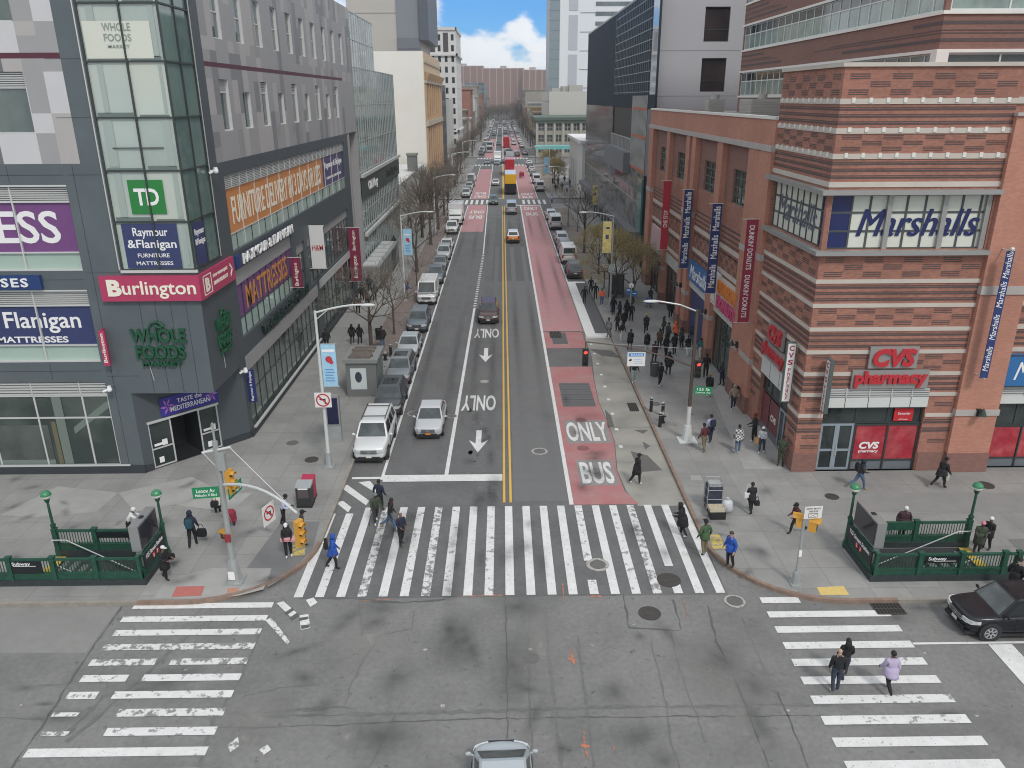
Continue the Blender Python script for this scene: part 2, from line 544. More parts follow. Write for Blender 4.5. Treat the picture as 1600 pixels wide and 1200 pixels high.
# crosswalk over the street
wk={3:WORN2,4:WHITE,6:WORN2,7:WORN,5:WORN,9:WORN,14:WORN,16:WORN,17:WORN2,1:WORN}
for i in range(21):
 xc=-8.80+0.8965*i
 yt=35.5 if i>1 else 34.9
 yb=27.85
 if i==14:sheet('crosswalk_stripe',xc-0.19,yb,xc+0.19,28.9,Z1,WORN);yb=30.4
 if i==18:sheet('crosswalk_stripe',xc-0.19,yb,xc+0.19,28.5,Z1,WHITE);yb=29.9
 sheet('crosswalk_stripe',xc-0.19,yb,xc+0.19,yt,Z1,wk.get(i,WHITE))
# crosswalks over the avenue
ws=[WHITE,WORN,WORN,WORN2,WORN2,WORN,WORN,WORN2,WORN,WHITE,WORN]
for i in range(12):
 yc=27.35-0.858*i
 xa=-15.55-0.06*math.sin(i*2.1)
 xb=-9.72
 if i==0:xa=-15.5
 m_=ws[i%len(ws)]
 if i in(4,5,6):
  g_=-12.9-0.75*(i-4)*0.9
  sheet('crosswalk_stripe',xa,yc-0.18,g_-0.25,yc+0.18,Z1,m_);xa=g_+0.3
 if i in(7,8):
  sheet('crosswalk_stripe',xa,yc-0.14,xa+0.9,yc+0.05,Z1,WORN2);xa=-13.4
 sheet('crosswalk_stripe',xa,yc-0.18,xb,yc+0.18,Z1,m_)
for i in range(11):
 yc=27.3-0.956*i
 sheet('crosswalk_stripe',10.66,yc-0.2,12.28 if i==0 else 15.62,yc+0.2,Z1,WORN if i in(4,6,7)else WHITE)
sheet('stop_line',18.5,12,19.42,24.36,Z1,WHITE)
sheet('lane_line',15.65,24.4,60,24.52,Z1,WHITE)
# remains of older markings
for pix,m_ in(([(432,943),(443,940),(468,962),(458,968)],WHITE),([(468,962),(482,960),(485,982),(470,985)],WHITE),([(478,938),(490,934),(496,942),(485,949)],WHITE),([(415,970),(424,965),(453,1003),(449,1008)],WORN2),([(355,1165),(372,1152),(374,1166),(360,1176)],WORN2),([(405,1172),(418,1164),(424,1172),(412,1180)],WORN2)):
 gpoly('old_marking',pix,Z1,m_)
for pix in([(444,958),(457,950),(460,954),(448,962)],[(452,966),(464,958),(468,962),(456,970)],[(468,966),(482,964),(482,968),(468,971)],[(470,978),(484,976),(484,981),(471,984)]):
 gpoly('tar_patch',pix,Z1+0.004,CRACK)
# far crosswalks
for i in range(17):
 xc=-8.4+1.05*i
 if not(-3<xc<3.2):sheet('crosswalk_stripe',xc-0.25,157,xc+0.25,164,Z1,WHITE)
 for ya in(251,279):sheet('crosswalk_stripe',xc-0.3,ya,xc+0.3,ya+4,Z1,WHITE)
sheet('stop_line',-3,166.5,0,167.2,Z1,WHITE)
sheet('stop_line',0.5,154.5,7.2,155.3,Z1+.002,WHITE)
# painted words and arrows
def roadword(s,xc,yc,wd,ht,flip=False,m=None):
 u,v=((-1,0,0),(0,-1,0))if flip else((1,0,0),(0,1,0))
 o=lettering(None,s,m or WHITE,(xc,yc,Z1),u,v,wd,ht,0.004,0.024,name='painted_word')
 tag(o,kind='structure')
roadword('ONLY',-1.78,50.05,2.35,2.9,True)
roadword('ONLY',-1.55,67.0,2.2,2.9,True)
roadword('ONLY',5.2,45.0,2.6,3.0)
roadword('BUS',5.15,39.25,1.8,2.7)
for yy in(150.5,174):roadword('ONLY',5.3,yy,2.7,4.2)
for yy in(143,168.5):roadword('BUS',5.3,yy,2.2,4.0)
for yy in(146,170):roadword('ONLY',-4.9,yy,2.7,4.0,True)
for yy in(139.5,176):roadword('BUS',-4.9,yy,2.4,4.0,True)
def arrow(xc,ya,yb):
 l=yb-ya;h=0.62
 pts=[(-0.11,1),(-0.11,0.42),(-0.58,0.62),(0,0),(0.58,0.62),(0.11,0.42),(0.11,1)]
 z=Z1
 mb=MB()
 mb.poly([(xc-0.17,yb,z),(xc-0.17,ya+l*0.36,z),(xc+0.17,ya+l*0.36,z),(xc+0.17,yb,z)])
 mb.poly([(xc-0.17,ya+l*0.40,z),(xc-0.6,ya+l*0.55,z),(xc,ya,z),(xc,ya+l*0.36,z),(xc-0.17,ya+l*0.36,z)])
 mb.poly([(xc+0.17,ya+l*0.36,z),(xc,ya+l*0.36,z),(xc,ya,z),(xc+0.6,ya+l*0.55,z),(xc+0.17,ya+l*0.40,z)])
 struct(mb,'painted_arrow',WHITE)
arrow(-1.62,42.0,45.3)
arrow(-1.5,58.9,62.6)
# cracks, seams and survey marks in the crossing
def zc(ox,oy,k,pts):return[(ox+x*k,oy+y*k)for x,y in pts]
for pts,wd,mm in(([(660,200),(655,270),(520,300),(470,370),(430,440),(400,500),(370,590)],.10,CRACKS),([(0,625),(200,615),(350,600),(420,610),(440,660)],.09,CRACKS),([(-400,690),(0,686),(400,672),(620,660),(900,650),(1600,640),(2400,636)],.06,CRACK),([(1040,140),(1045,500),(1050,760)],.045,CRACK),([(1140,200),(1133,300),(1150,850)],.06,CRACKS),([(1215,330),(1232,480),(1250,620),(1275,850)],.17,CRACKS),([(1210,200),(1215,330)],.06,CRACKS),([(1340,300),(1380,620),(1410,850)],.08,CRACKS),([(440,660),(425,740),(410,800)],.05,CRACKS),([(600,600),(560,680),(470,850)],.05,CRACKS),([(430,160),(440,290),(470,330)],.05,CRACKS),([(480,160),(620,165),(790,150)],.12,CRACK),([(790,140),(1000,132),(1240,130),(1500,135)],.07,CRACK),([(250,150),(500,150)],.05,CRACK),([(1125,385),(1210,390),(1225,410)],.08,CRACK),([(0,640),(700,625),(1400,600),(2400,590)],.2,CRACKS)):
 pline('crack',zc(400,880,.375,pts),wd,0.008,mm,0.04)
for pts,wd,mm in(([(170,110),(190,230),(290,238),(380,240),(345,130)],.10,CRACK),([(470,150),(500,280),(560,400),(620,540),(690,731)],.09,CRACK),([(340,250),(370,380),(430,540),(460,640)],.05,CRACKS),([(270,280),(320,500),(340,640),(370,731)],.07,CRACKS),([(720,460),(780,600),(830,731)],.06,CRACK),([(590,190),(660,350),(690,410)],.05,CRACKS),([(0,290),(40,480),(60,731)],.08,CRACKS)):
 pline('crack',zc(900,880,.4375,pts),wd,0.008,mm,0.04)
for pts,wd,mm in(([(1320,240),(1240,420),(1160,590),(1060,720),(1040,800),(990,960)],.18,CRACKS),([(970,280),(800,420),(720,510),(600,600),(450,740),(330,830)],.20,CRACKS),([(610,150),(440,390),(230,720),(60,960)],.09,CRACK),([(580,215),(900,200),(1330,205)],.07,CRACK),([(980,190),(1040,130),(1060,200),(960,290)],.05,CRACKS),([(1220,600),(1400,560),(1600,540)],.05,CRACKS),([(1180,690),(1350,685),(1600,655)],.06,CRACKS),([(200,545),(340,540)],.08,CRACKS),([(0,710),(130,712),(220,720)],.1,CRACKS),([(720,560),(520,600),(330,800)],.25,CRACKS)):
 pline('crack',zc(0,900,.3125,pts),wd,0.008,mm,0.04)
for pts,wd in(([(1310,350),(1325,425)],.10),([(1365,700),(1370,760),(1385,820)],.08),([(1278,85),(1282,150)],.06),([(850,140),(1030,133)],.10),([(1395,140),(1440,138)],.12),([(1355,760),(1390,765)],.12),([(1300,400),(1335,405)],.12),([(430,157),(560,152)],.05),([(1490,765),(1500,790)],.05),([(1780,160),(1800,230)],.05)):
 pline('survey_mark',zc(400,880,.375,pts),wd,0.012,ORANGE)
# soft oil and tyre stains: sheets that fade out to nothing at their edge
def stainmat(name,c,amt):
 m=bpy.data.materials.new(name);m.use_nodes=True
 t=m.node_tree;b=t.nodes['Principled BSDF']
 b.inputs['Base Color'].default_value=(*c,1);b.inputs['Roughness'].default_value=.8
 tc_=t.nodes.new('ShaderNodeTexCoord');mp_=t.nodes.new('ShaderNodeMapping');gr=t.nodes.new('ShaderNodeTexGradient');gr.gradient_type='QUADRATIC_SPHERE'
 mp_.inputs['Location'].default_value=(-1,-1,0);mp_.inputs['Scale'].default_value=(2,2,0)
 ns=t.nodes.new('ShaderNodeTexNoise');ns.inputs['Scale'].default_value=2.5;ns.inputs['Detail'].default_value=8
 g_=t.nodes.new('ShaderNodeNewGeometry');t.links.new(g_.outputs['Position'],ns.inputs['Vector'])
 t.links.new(tc_.outputs['Generated'],mp_.inputs[0]);t.links.new(mp_.outputs[0],gr.inputs[0])
 m1=t.nodes.new('ShaderNodeMath');m1.operation='MULTIPLY';t.links.new(gr.outputs['Fac'],m1.inputs[0]);t.links.new(ns.outputs[0],m1.inputs[1])
 m2=t.nodes.new('ShaderNodeMath');m2.operation='MULTIPLY';m2.use_clamp=True;t.links.new(m1.outputs[0],m2.inputs[0]);m2.inputs[1].default_value=amt
 t.links.new(m2.outputs[0],b.inputs['Alpha'])
 return m
STN=stainmat('oil_stain',(.07,.07,.07),.72);STL=stainmat('dust_stain',(.30,.295,.28),1.2);STR=stainmat('tyre_mark',(.082,.082,.083),.72)
NST=0
def stain(px,py,rx_,ry_,m=None,ang=0.0,z0=0.013):
 global NST
 NST+=1
 p=G(px,py);z=z0+.00011*NST+.00004
 o=MB().quad((-rx_,-ry_,0),(rx_,-ry_,0),(rx_,ry_,0),(-rx_,ry_,0)).build('road_stain',m or STN)
 tag(o,kind='structure');o.location=(p.x,p.y,z);o.rotation_euler=(0,0,rad(ang))
stain(690,1035,.12,1.0,STL,-8);stain(820,1045,.35,.9,STL);stain(715,1000,1.1,2.6,None,-12);stain(700,985,.7,1.6);stain(845,1010,.9,3.5,STL,4);stain(800,1040,1.2,4,STR);stain(265,1060,2.6,1.2,None,35);stain(100,1120,1.6,.6);stain(40,1075,.8,.3);stain(70,1100,.6,.2)
stain(1400,965,1.3,.9);stain(1480,1115,1.2,.35);stain(1440,950,1.6,.5);stain(1330,1130,1.5,.3);stain(960,1080,.9,1.2,STN);stain(580,1000,2.5,2.5,STL);stain(1120,1050,2.5,3,STL);stain(400,1120,1.6,1.8,STL);stain(600,1150,2,1.5,STR)
for k_ in range(26):stain(rnd.uniform(380,1250),rnd.uniform(945,1195),rnd.uniform(.3,1.6),rnd.uniform(.3,2.2),rnd.choice([STR,STL,STR]),rnd.uniform(-30,30))
for k_ in range(14):stain(rnd.uniform(725,775),rnd.uniform(630,790),rnd.uniform(.2,.7),rnd.uniform(.6,2.2),STN,0,.024)
for k_ in range(16):stain(rnd.uniform(560,1060),rnd.uniform(800,925),rnd.uniform(.4,1.2),rnd.uniform(.6,2.4),STR,0,.024)
for k_ in range(10):stain(870+rnd.uniform(0,80),rnd.uniform(560,770),rnd.uniform(.4,1.1),rnd.uniform(.8,2.0),STR,0,.024)
for x_,y_ in((-6.1,60),(-4.0,60),(-2.3,62),(-.9,60),(1.1,70),(2.7,70),(-6.1,110),(-4.1,112),(-2.3,115),(1.1,125),(2.7,125),(4.4,90),(6.2,90),(4.4,130),(6.2,130)):
 NST+=1
 o=MB().quad((-.55,-24,0),(.55,-24,0),(.55,24,0),(-.55,24,0)).build('road_stain',STR);tag(o,kind='structure');o.location=(x_,y_,.0245+.00011*NST)
for k_ in range(30):stain(rnd.uniform(20,500),rnd.uniform(745,915),rnd.uniform(.2,1.1),rnd.uniform(.2,.9),STR,rnd.uniform(0,90),KZ+.03)
for k_ in range(30):stain(rnd.uniform(1060,1580),rnd.uniform(600,915),rnd.uniform(.2,1.1),rnd.uniform(.2,.9),STR,rnd.uniform(0,90),KZ+.03)
# tyre-worn streaks in the lanes
for xc in(-5.9,-4.2,-2.4,-0.85,1.2,2.7):
 vline(xc,39.4,110,0.5,mat('tyre_polish',(0.128,0.128,0.129),0.8,var=0.06,vs=1.5)if xc<0 else mat('tyre_polish_r',(0.14,0.14,0.141),0.8,var=0.06,vs=1.5),name='wheel_track').location.z=-0.009
for k in range(26):
 px,py=rnd.uniform(730,760),rnd.uniform(640,790)
 p=G(px,py)
 r_=rnd.uniform(.06,.2)
 struct(MB().poly([(p.x+r_*cos(t)*rnd.uniform(.7,1.2),p.y+2.0*r_*sin(t)*rnd.uniform(.7,1.2),.0125)for t in[i*pi/4 for i in range(8)]]),'oil_spot',CRACKS)
for k in range(60):
 p=Vector((rnd.uniform(-18,20),rnd.uniform(17,26.5),0))
 r_=rnd.uniform(.02,.09)
 struct(MB().poly([(p.x+r_*cos(t)*rnd.uniform(.6,1.6),p.y+r_*sin(t)*rnd.uniform(.6,1.3),.0085)for t in[i*pi/3 for i in range(6)]]),'road_fleck',CRACKS if k%3 else RINGC)
# ---------------------------------------------------------------- pavements and kerbs
def arc(cx,cy,r,a0,a1,n=9,ry=None):return[(cx+r*cos(rad(a0+(a1-a0)*i/n)),cy+(ry or r)*sin(rad(a0+(a1-a0)*i/n)))for i in range(n+1)]
KZ=0.15
def pavement(x0,y0,x1,y1,hole=None,z=KZ,m=None,name='sidewalk'):
 mb=MB()
 hs=[(hole[0]-x0,hole[1]-y0,hole[2]-x0,hole[3]-y0)]if hole else[]
 for a,b,c,d in holes(x1-x0,y1-y0,hs):mb.quad((a+x0,b+y0,z),(c+x0,b+y0,z),(c+x0,d+y0,z),(a+x0,d+y0,z))
 return struct(mb,name,m or WALK)
def kerb(pts,m,wd=0.17,name='kerb',side=1):
 mb=MB()
 n=len(pts)
 nr=[]
 for i in range(n):
  a,b=Vector(pts[max(i-1,0)]),Vector(pts[min(i+1,n-1)])
  d=(b-a).normalized()
  nr.append(Vector((-d.y,d.x))*wd*side)
 rings=[]
 for p,q in zip(pts,nr):
  rings.append([(p[0],p[1],-0.05),(p[0],p[1],KZ+0.03),(p[0]+q.x,p[1]+q.y,KZ+0.03),(p[0]+q.x,p[1]+q.y,-0.05)])
 mb.loft(rings)
 return struct(mb,name,m)
arcL=arc(-13.6,32.0,4.9,0,-90,10,4.6)
arcR=arc(14.3,31.9,4.95,180,270,10,4.9)
pavement(-70,27.4,-13.6,157,PITL)
pavement(-13.6,32.0,-8.7,157)
struct(MB().poly([(-13.6,32.0,KZ)]+[(x,y,KZ)for x,y in reversed(arcL)]),'sidewalk',WALK)
pavement(14.3,27.0,70,157,PITR)
pavement(9.35,31.9,14.3,157)
struct(MB().poly([(14.3,31.9,KZ)]+[(x,y,KZ)for x,y in arcR]),'sidewalk',WALK)
for xa,xb in((-80,-8.7),(9.35,80)):
 pavement(xa,165,xb,252)
 pavement(xa,285,xb,1200)
kerb([(-70,27.4),(-15.4,27.4)],KERB)
kerb(list(reversed([(-15.4,27.4)]+list(reversed(arcL))))[::-1],KERBB)
kerb([(-8.7,32.0),(-8.7,157)],KERBB if False else KERB)
kerb([(16.3,27.0),(70,27.0)],KERB)
kerb(arcR+[(16.3,27.0)],KERBB)
kerb([(9.35,62),(9.35,31.9)],KERBB)
kerb([(9.35,157),(9.35,62)],KERB)
for xa,s_ in((-8.7,1),(9.35,-1)):
 kerb([(xa,165),(xa,252)],KERB,side=s_)
 kerb([(xa,285),(xa,900)],KERB,side=s_)
# slabs of other concrete in the pavements
NSL=0
def slab(pix,m,name='sidewalk_slab'):
 global NSL
 NSL+=1
 z=KZ+0.003+0.0011*NSL
 return struct(MB().poly([(*G(x,y,KZ)[:2],z)for x,y in pix]),name,m)
slab([(385,888),(440,815),(500,815),(488,860),(440,905),(418,918),(424,888)],WALKD)
slab([(330,888),(424,888),(412,921),(372,931),(320,936),(240,935),(262,905)],WALKL)
slab([(185,770),(300,745),(330,760),(285,786),(210,800)],WALKL)
slab([(0,805),(90,760),(185,770),(150,800),(60,808)],WALKL)
slab([(1163,733),(1222,733),(1216,705),(1185,660),(1150,620),(1125,600),(1112,612)],WALKL)
slab([(1078,743),(1095,743),(1099,751),(1080,751)],WALKL)
slab([(1575,843),(1600,842),(1600,862),(1588,856)],WALKD)
slab([(1240,785),(1420,770),(1600,770),(1600,800),(1290,800)],WALKD if False else mat('sidewalk_mid_slab',(0.235,0.233,0.225),0.9,var=0.08,vs=1.2))
slab([(275,790),(330,775),(395,770),(360,800)],WALKL)
for a,b in(((0,0),(1,1)),):pass
YPAD=mat('tactile_yellow',(0.62,0.46,0.16),0.8,var=0.08,vs=6)
RPAD=mat('tactile_red',(0.42,0.135,0.115),0.8,var=0.1,vs=6)
slab([(1276,918),(1318,916),(1327,930),(1282,930)],YPAD,name='tactile_paving')
slab([(276,917),(320,916),(314,931),(268,933)],RPAD,name='tactile_paving')
slab([(356,920),(373,918),(372,926),(354,929)],mat('orange_patch',(0.45,0.2,0.12),0.9,wear=((0.3,0.29,0.28),0.3,7)),name='sidewalk_paint')
slab([(1108,836),(1124,835),(1134,858),(1114,859)],mat('tactile_worn',(0.55,0.42,0.10),0.85,wear=((0.24,0.235,0.22),0.45,7.0)),name='tactile_paving')
slab([(458,852),(478,850),(476,868),(455,869)],mat('tactile_worn',(0,0,0)),name='tactile_paving')
BRICKP=mat('tree_strip_pavers',(0.20,0.16,0.145),0.9,var=0.2,vs=5,stain=((0.12,0.11,0.10),0.5),ss=0.5)
sheet('tree_strip',-11.2,60,-8.95,150,KZ+0.004,BRICKP)
sheet('tree_strip',9.6,88,12.5,150,KZ+0.004,mat('right_strip_pavers',(0.235,0.205,0.175),0.9,var=0.2,vs=4,stain=((0.16,0.14,0.12),0.5),ss=0.5))
sheet('tree_strip',9.6,175,14,248,KZ+0.004,mat('right_strip_pavers',(0,0,0)))
# bus boarding island beside the kerb, white edged
mb=MB()
mb.box(7.2,65.2,0.0,9.2,66.2,0.17);mb.box(7.2,66.2,0,8.1,86.3,0.17);mb.box(7.2,86.3,0,9.2,86.9,0.17)
struct(mb,'boarding_island_edge',mat('island_white',(0.70,0.70,0.68),0.6,var=0.07,vs=3))
struct(MB().box(8.1,66.2,0,9.2,86.3,0.15),'boarding_island',mat('island_deck',(0.10,0.10,0.105),0.8,var=0.08,vs=3))
mb=MB()
for i in range(34):mb.box(7.08,65.3+i*0.62,0.004,7.17,65.5+i*0.62,0.06)
struct(mb,'boarding_island_studs',RINGC)
# ---------------------------------------------------------------- iron covers in road and pavement
def manhole(px,py,r,label,z=0.02,ring=0.0,m=None,sq=None):
 p=G(px,py,z)
 t=thing('manhole_cover',label,'manhole cover',p)
 n=24
 if ring:
  mb=MB()
  r1,r2=r,r*(1+ring)
  mb.loft([[(p.x+a*cos(2*pi*i/n)*rnd.uniform(.96,1.04),p.y+a*sin(2*pi*i/n)*rnd.uniform(.96,1.04),zz)for i in range(n)]for a,zz in((r2,z-0.006),(r2*.98,z+0.004),(r1,z+0.004))],cap=False)
  mb.build('collar',RINGC,t)
 mb=MB()
 mb.cyl((p.x,p.y,z-0.01),(p.x,p.y,z+0.006),r,r,n)
 for k in(0.35,0.62,0.88):
  mb.loft([[(p.x+a*cos(2*pi*i/n),p.y+a*sin(2*pi*i/n),zz)for i in range(n)]for a,zz in((r*k,z+0.006),(r*k,z+0.014),(r*(k+.06),z+0.014),(r*(k+.06),z+0.006))],cap=False)
 mb.build('lid',m or IRON,t)
 return t
GREYI=mat('worn_iron',(0.15,0.147,0.142),0.6,0.2,var=0.2,vs=12)
manhole(934,882,0.36,'grey manhole cover with a pale broken collar among the crosswalk stripes',ring=.45,m=GREYI,z=0.022)
manhole(1045,906,0.52,'large dark manhole cover at the lower end of a crosswalk stripe',z=0.024)
manhole(1148,939,0.34,'manhole cover with pale collar at the last crosswalk stripe near the corner',ring=.3,m=GREYI)
manhole(1015,958,0.46,'dark manhole cover in a patched square just below the wide crosswalk',z=0.012)
manhole(843,705,0.36,'small cover with a broken white ring in the lane beside the red bus lane',ring=.35,m=GREYI)
manhole(706,650,0.3,'round cover on the white lane line next to the silver car',ring=.2,m=GREYI)
manhole(648,646,0.42,'pale ringed cover behind the silver car, by the parking line',ring=.2,m=GREYI)
manhole(757,596,0.33,'pale cover in the turning lane above the word ONLY',m=RINGC)
manhole(908,656,0.36,'red-stained cover in the bus lane above the word ONLY',z=.02,m=mat('reddish_iron',(0.24,0.10,0.10),.7,var=.15,vs=9))
manhole(911,700,0.36,'red-stained cover in the bus lane between the words ONLY and BUS',z=.02,m=mat('reddish_iron',(0,0,0)))
manhole(487,718,0.40,'dark sidewalk cover by the foot of the lamp with the turn sign',z=KZ+.006)
manhole(457,692,0.36,'grey sidewalk cover midway between the storefront wall and the lamp',z=KZ+.006,m=GREYI)
manhole(1300,776,0.36,'dark sidewalk cover in front of the pharmacy doors',z=KZ+.006)
manhole(1540,758,0.44,'large dark sidewalk cover by the brick pier beyond the pharmacy',z=KZ+.008)
manhole(1024,631,0.36,'grey sidewalk cover beside the hydrant',z=KZ+.006,m=GREYI)
manhole(830,1028,0.3,'old square-cut cover in the crossing below the centre line',z=.012,m=GREYI)
def grate(px,py,wx,wy,label,z=0.012,n=8):
 p=G(px,py,z)
 t=thing('drain_grate',label,'drain grate',p)
 mb=MB()
 for i in range(n+1):mb.box(p.x-wx/2+wx*i/n-.02,p.y-wy/2,z,p.x-wx/2+wx*i/n+.02,p.y+wy/2,z+.012)
 for q in(-.5,0,.5):mb.box(p.x-wx/2,p.y+wy*q-.025,z-.004,p.x+wx/2,p.y+wy*q+.025,z+.010)
 mb.build('bars',IRON,t)
 MB().quad((p.x-wx/2,p.y-wy/2,z-.003),(p.x+wx/2,p.y-wy/2,z-.003),(p.x+wx/2,p.y+wy/2,z-.003),(p.x-wx/2,p.y+wy/2,z-.003)).build('sump',mat('drain_dark',(.02,.02,.02),.9),t)
grate(1388,951,1.15,.7,'rusty street drain at the kerb in front of the black SUV',z=.032)
grate(989,636,0.6,1.5,'square drain at the kerb in the concrete bus pad',n=5)
grate(868,523,1.0,2.0,'grey drain grate set in the red bus lane',z=.022)
# ================================================================ building materials
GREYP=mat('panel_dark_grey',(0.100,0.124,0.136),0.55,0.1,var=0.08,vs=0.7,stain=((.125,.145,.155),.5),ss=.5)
GREYD=mat('panel_grey_side',(0.075,0.090,0.100),0.55,0.1,var=0.05,vs=0.4)  # same cladding, its colour darkened for the shaded side wall
PLINTH=mat('plinth_black',(0.035,0.040,0.048),0.6)
P1=mat('panel_silver',(0.56,0.56,0.57),0.5,0.1,var=0.03)
P2=mat('panel_warm_grey',(0.42,0.40,0.392),0.55,0.1,var=0.03)
P3=mat('panel_mid_grey',(0.335,0.332,0.336),0.55,0.1,var=0.03)
P4=mat('panel_slate',(0.15,0.16,0.175),0.55,0.1,var=0.03)
MAROON=mat('maroon_band',(0.09,0.018,0.035),0.5)
ALU=mat('aluminium_frame',(0.62,0.63,0.62),0.4,0.3)
ALUD=mat('dark_frame',(0.045,0.055,0.055),0.45,0.2)
LOUV=mat('louvre_white',(0.50,0.51,0.50),0.5,0.1)
LSH=mat('louvre_gap',(0.20,0.21,0.21),0.6)
GGREEN=mat('spandrel_glass_green',(0.36,0.47,0.42),0.08,spec=0.6,var=0.04,vs=0.8)
GBAY=mat('bay_glass',(0.40,0.47,0.44),0.05,spec=0.7,stain=((0.50,0.54,0.48),0.8),ss=0.32)  # pale base and spots paint in the bright sky it reflects
GBAYS=mat('bay_glass_side',(0.145,0.215,0.195),0.05,spec=0.7,stain=((0.22,0.30,0.27),0.6),ss=0.4)  # same bay glass, painted darker where the side reflects less sky
GWIN=mat('window_glass',(0.085,0.115,0.110),0.04,spec=0.7,stain=((0.16,0.20,0.185),0.7),ss=0.4)
GDARK=mat('window_glass_dark',(0.022,0.030,0.032),0.04,spec=0.65,stain=((0.07,0.085,0.08),0.6),ss=0.5)
GSTORE=mat('store_glass',(0.040,0.056,0.052),0.04,spec=0.5,stain=((0.115,0.14,0.125),0.8),ss=0.35)
LETW=mat('letter_white',(0.80,0.80,0.80),0.5)
LETC=mat('letter_cream',(0.80,0.78,0.66),0.5)
NAVY=mat('graphic_navy',(0.035,0.048,0.135),0.4,var=0.05)
PURP=mat('graphic_purple',(0.165,0.062,0.200),0.4,var=0.05)
ORNG=mat('graphic_orange',(0.56,0.23,0.075),0.45,var=0.04)
ROSE=mat('sign_rose',(0.42,0.045,0.115),0.4,var=0.03)
WINE=mat('banner_wine',(0.19,0.018,0.055),0.6,var=0.05)
GREENL=mat('letter_green',(0.012,0.085,0.040),0.45)
BLACKM=mat('black_metal',(0.018,0.018,0.020),0.5)
def flat(name,m,parent,o,u,a,b,c,d,z=0.01,th=0.0):
 mb=MB();mb.T=frame_T(o,u,Zv)
 if th:mb.box(a,b,z,c,d,z+th)
 else:mb.quad((a,b,z),(c,b,z),(c,d,z),(a,d,z))
 return mb.build(name,m,parent)
def louvre(parent,o,u,a,b,c,d,n=6,z=-0.12,posts=(),m=None):
 mb=MB();mb.T=frame_T(o,u,Zv)
 h=(d-b)/n
 for i in range(n):mb.box(a,b+h*i,z+.02,c,b+h*(i+.6),z+.09)
 mb.quad((a,b,z+.01),(c,b,z+.01),(c,d,z+.01),(a,d,z+.01),1)
 for x in posts:mb.box(x-.035,b,z-.02,x+.035,d,z+.12)
 return mb.build('louvre',[m or LOUV,LSH],parent)
def bars(name,parent,o,u,xs,ys,rect,m,wd=0.05,z0=0.0,z1=0.06):
 a,b,c,d=rect
 mb=MB();mb.T=frame_T(o,u,Zv)
 for x in xs:mb.box(x-wd/2,b,z0,x+wd/2,d,z1)
 for y in ys:mb.box(a,y-wd/2,z0,c,y+wd/2,z1-0.007)
 return mb.build(name,m,parent)
# ================================================================ the grey store block at the left corner
SY,EX=39.5,-15.7
wf=thing('store_building','dark grey panelled store block with a glass corner bay, on the left corner','building',(-30,60,0))
SX0=-48.0
so_,su_=(SX0,SY,0.15),(1,0,0)
def sx(x):return x-SX0
def sz(z):return z-0.15
prn=random.Random(3)
cells={}
def panel_pick(key):
 if key not in cells:cells[key]=prn.choice([1,1,2,2,2,3,3,4])
 return cells[key]
# south wall
UW=[]
for k,x1 in enumerate((-22.45,-29.2,-36,-42.8)):
 UW+=[(sx(x1-3.3),sz(18.3),sx(x1),sz(21.05)),(sx(x1-3.3),sz(23.2),sx(x1),sz(26.2))]
BIG=[(sx(-40),sz(11.62),sx(-21.46),sz(15.88)),(sx(-40),sz(6.72),sx(-21.46),sz(10.62)),(sx(-40),sz(0.57),sx(-21.46),sz(5.57))]
eu=[sx(-20.57-0.92*i*1.0)for i in range(30)]
ev=[sz(16.88),sz(21.62),sz(21.87)]+[sz(z)for z in(17.6,18.3,19.2,20.35,21.05,22.6,23.2,24.1,25,26.2,27.2,28.2)]
def south_pick(u_,v_):
 x,z=u_+SX0,v_+.15
 if x>-20.57 or z<16.88:return 0
 if 21.62<z<21.87:return 5
 i=int((-20.57-x)/0.92)
 j=int(z/0.9)if(i*7)%3 else int(z/2.1)
 return panel_pick((i,j))
mb=MB()
# corner cut away at street level: the wall right of x=-20.17 starts at z 4.9
facade(mb,so_,su_,sx(-20.17),28.3,UW+BIG,0.22,south_pick,eu=eu,ev=ev)
bay=(-19.42-SX0,sz(11.65),-15.70-SX0,28.3)
facade(mb,(-20.17,SY,4.9),su_,-19.42+20.17,23.55,[],m=0)
facade(mb,(-19.42,SY,4.9),su_,19.42-15.70,11.65-4.9,[],m=0)
# east wall
EL=88-SY
eo_,eu_=(EX,SY,0.15),(0,1,0)
def ey(y):return y-SY
EW=[]
for i in range(9):
 yc=47.2+3.95*i
 EW.append((ey(yc-0.74),sz(18.1),ey(yc+0.74),sz(20.85 if i%2==0 else 20.2)))
for i in range(10):EW.append((ey(47.2+3.95*i-0.74),sz(22.95),ey(47.2+3.95*i+0.74),sz(25.7)))
EB=[(ey(45.3),sz(11.45),ey(80.6),sz(15.75)),(ey(45.15),sz(6.3),ey(58.0),sz(10.35)),(ey(59.0),sz(5.5),ey(61.6),sz(9.35)),(ey(62.6),sz(5.5),ey(67.6),sz(9.35)),(ey(68.8),sz(5.5),ey(80),sz(9.35)),(ey(44.95),sz(0.35),ey(64.4),sz(4.2)),(ey(66.2),sz(0.35),ey(80),sz(4.6))]
pcell2={}
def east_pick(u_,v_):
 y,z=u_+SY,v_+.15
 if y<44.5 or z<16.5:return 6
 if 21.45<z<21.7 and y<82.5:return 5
 if z<21.5 and y>82.3:return 3
 i=int((y-44.5)/1.05)
 j=int((z+0.3*(i%2))/(1.3 if(i*5)%4==0 else 3.8))
 if(i,j)not in pcell2:pcell2[(i,j)]=prn.choice([2,2,3,3,3,7,3,8])
 return pcell2[(i,j)]
P6=mat('panel_slate_light',(0.225,0.23,0.238),0.55,0.1,var=0.03)
P5=mat('panel_grey_side_light',(0.305,0.298,0.294),0.55,0.1,var=0.03)
eu2=[ey(44.5+1.05*i)for i in range(42)]
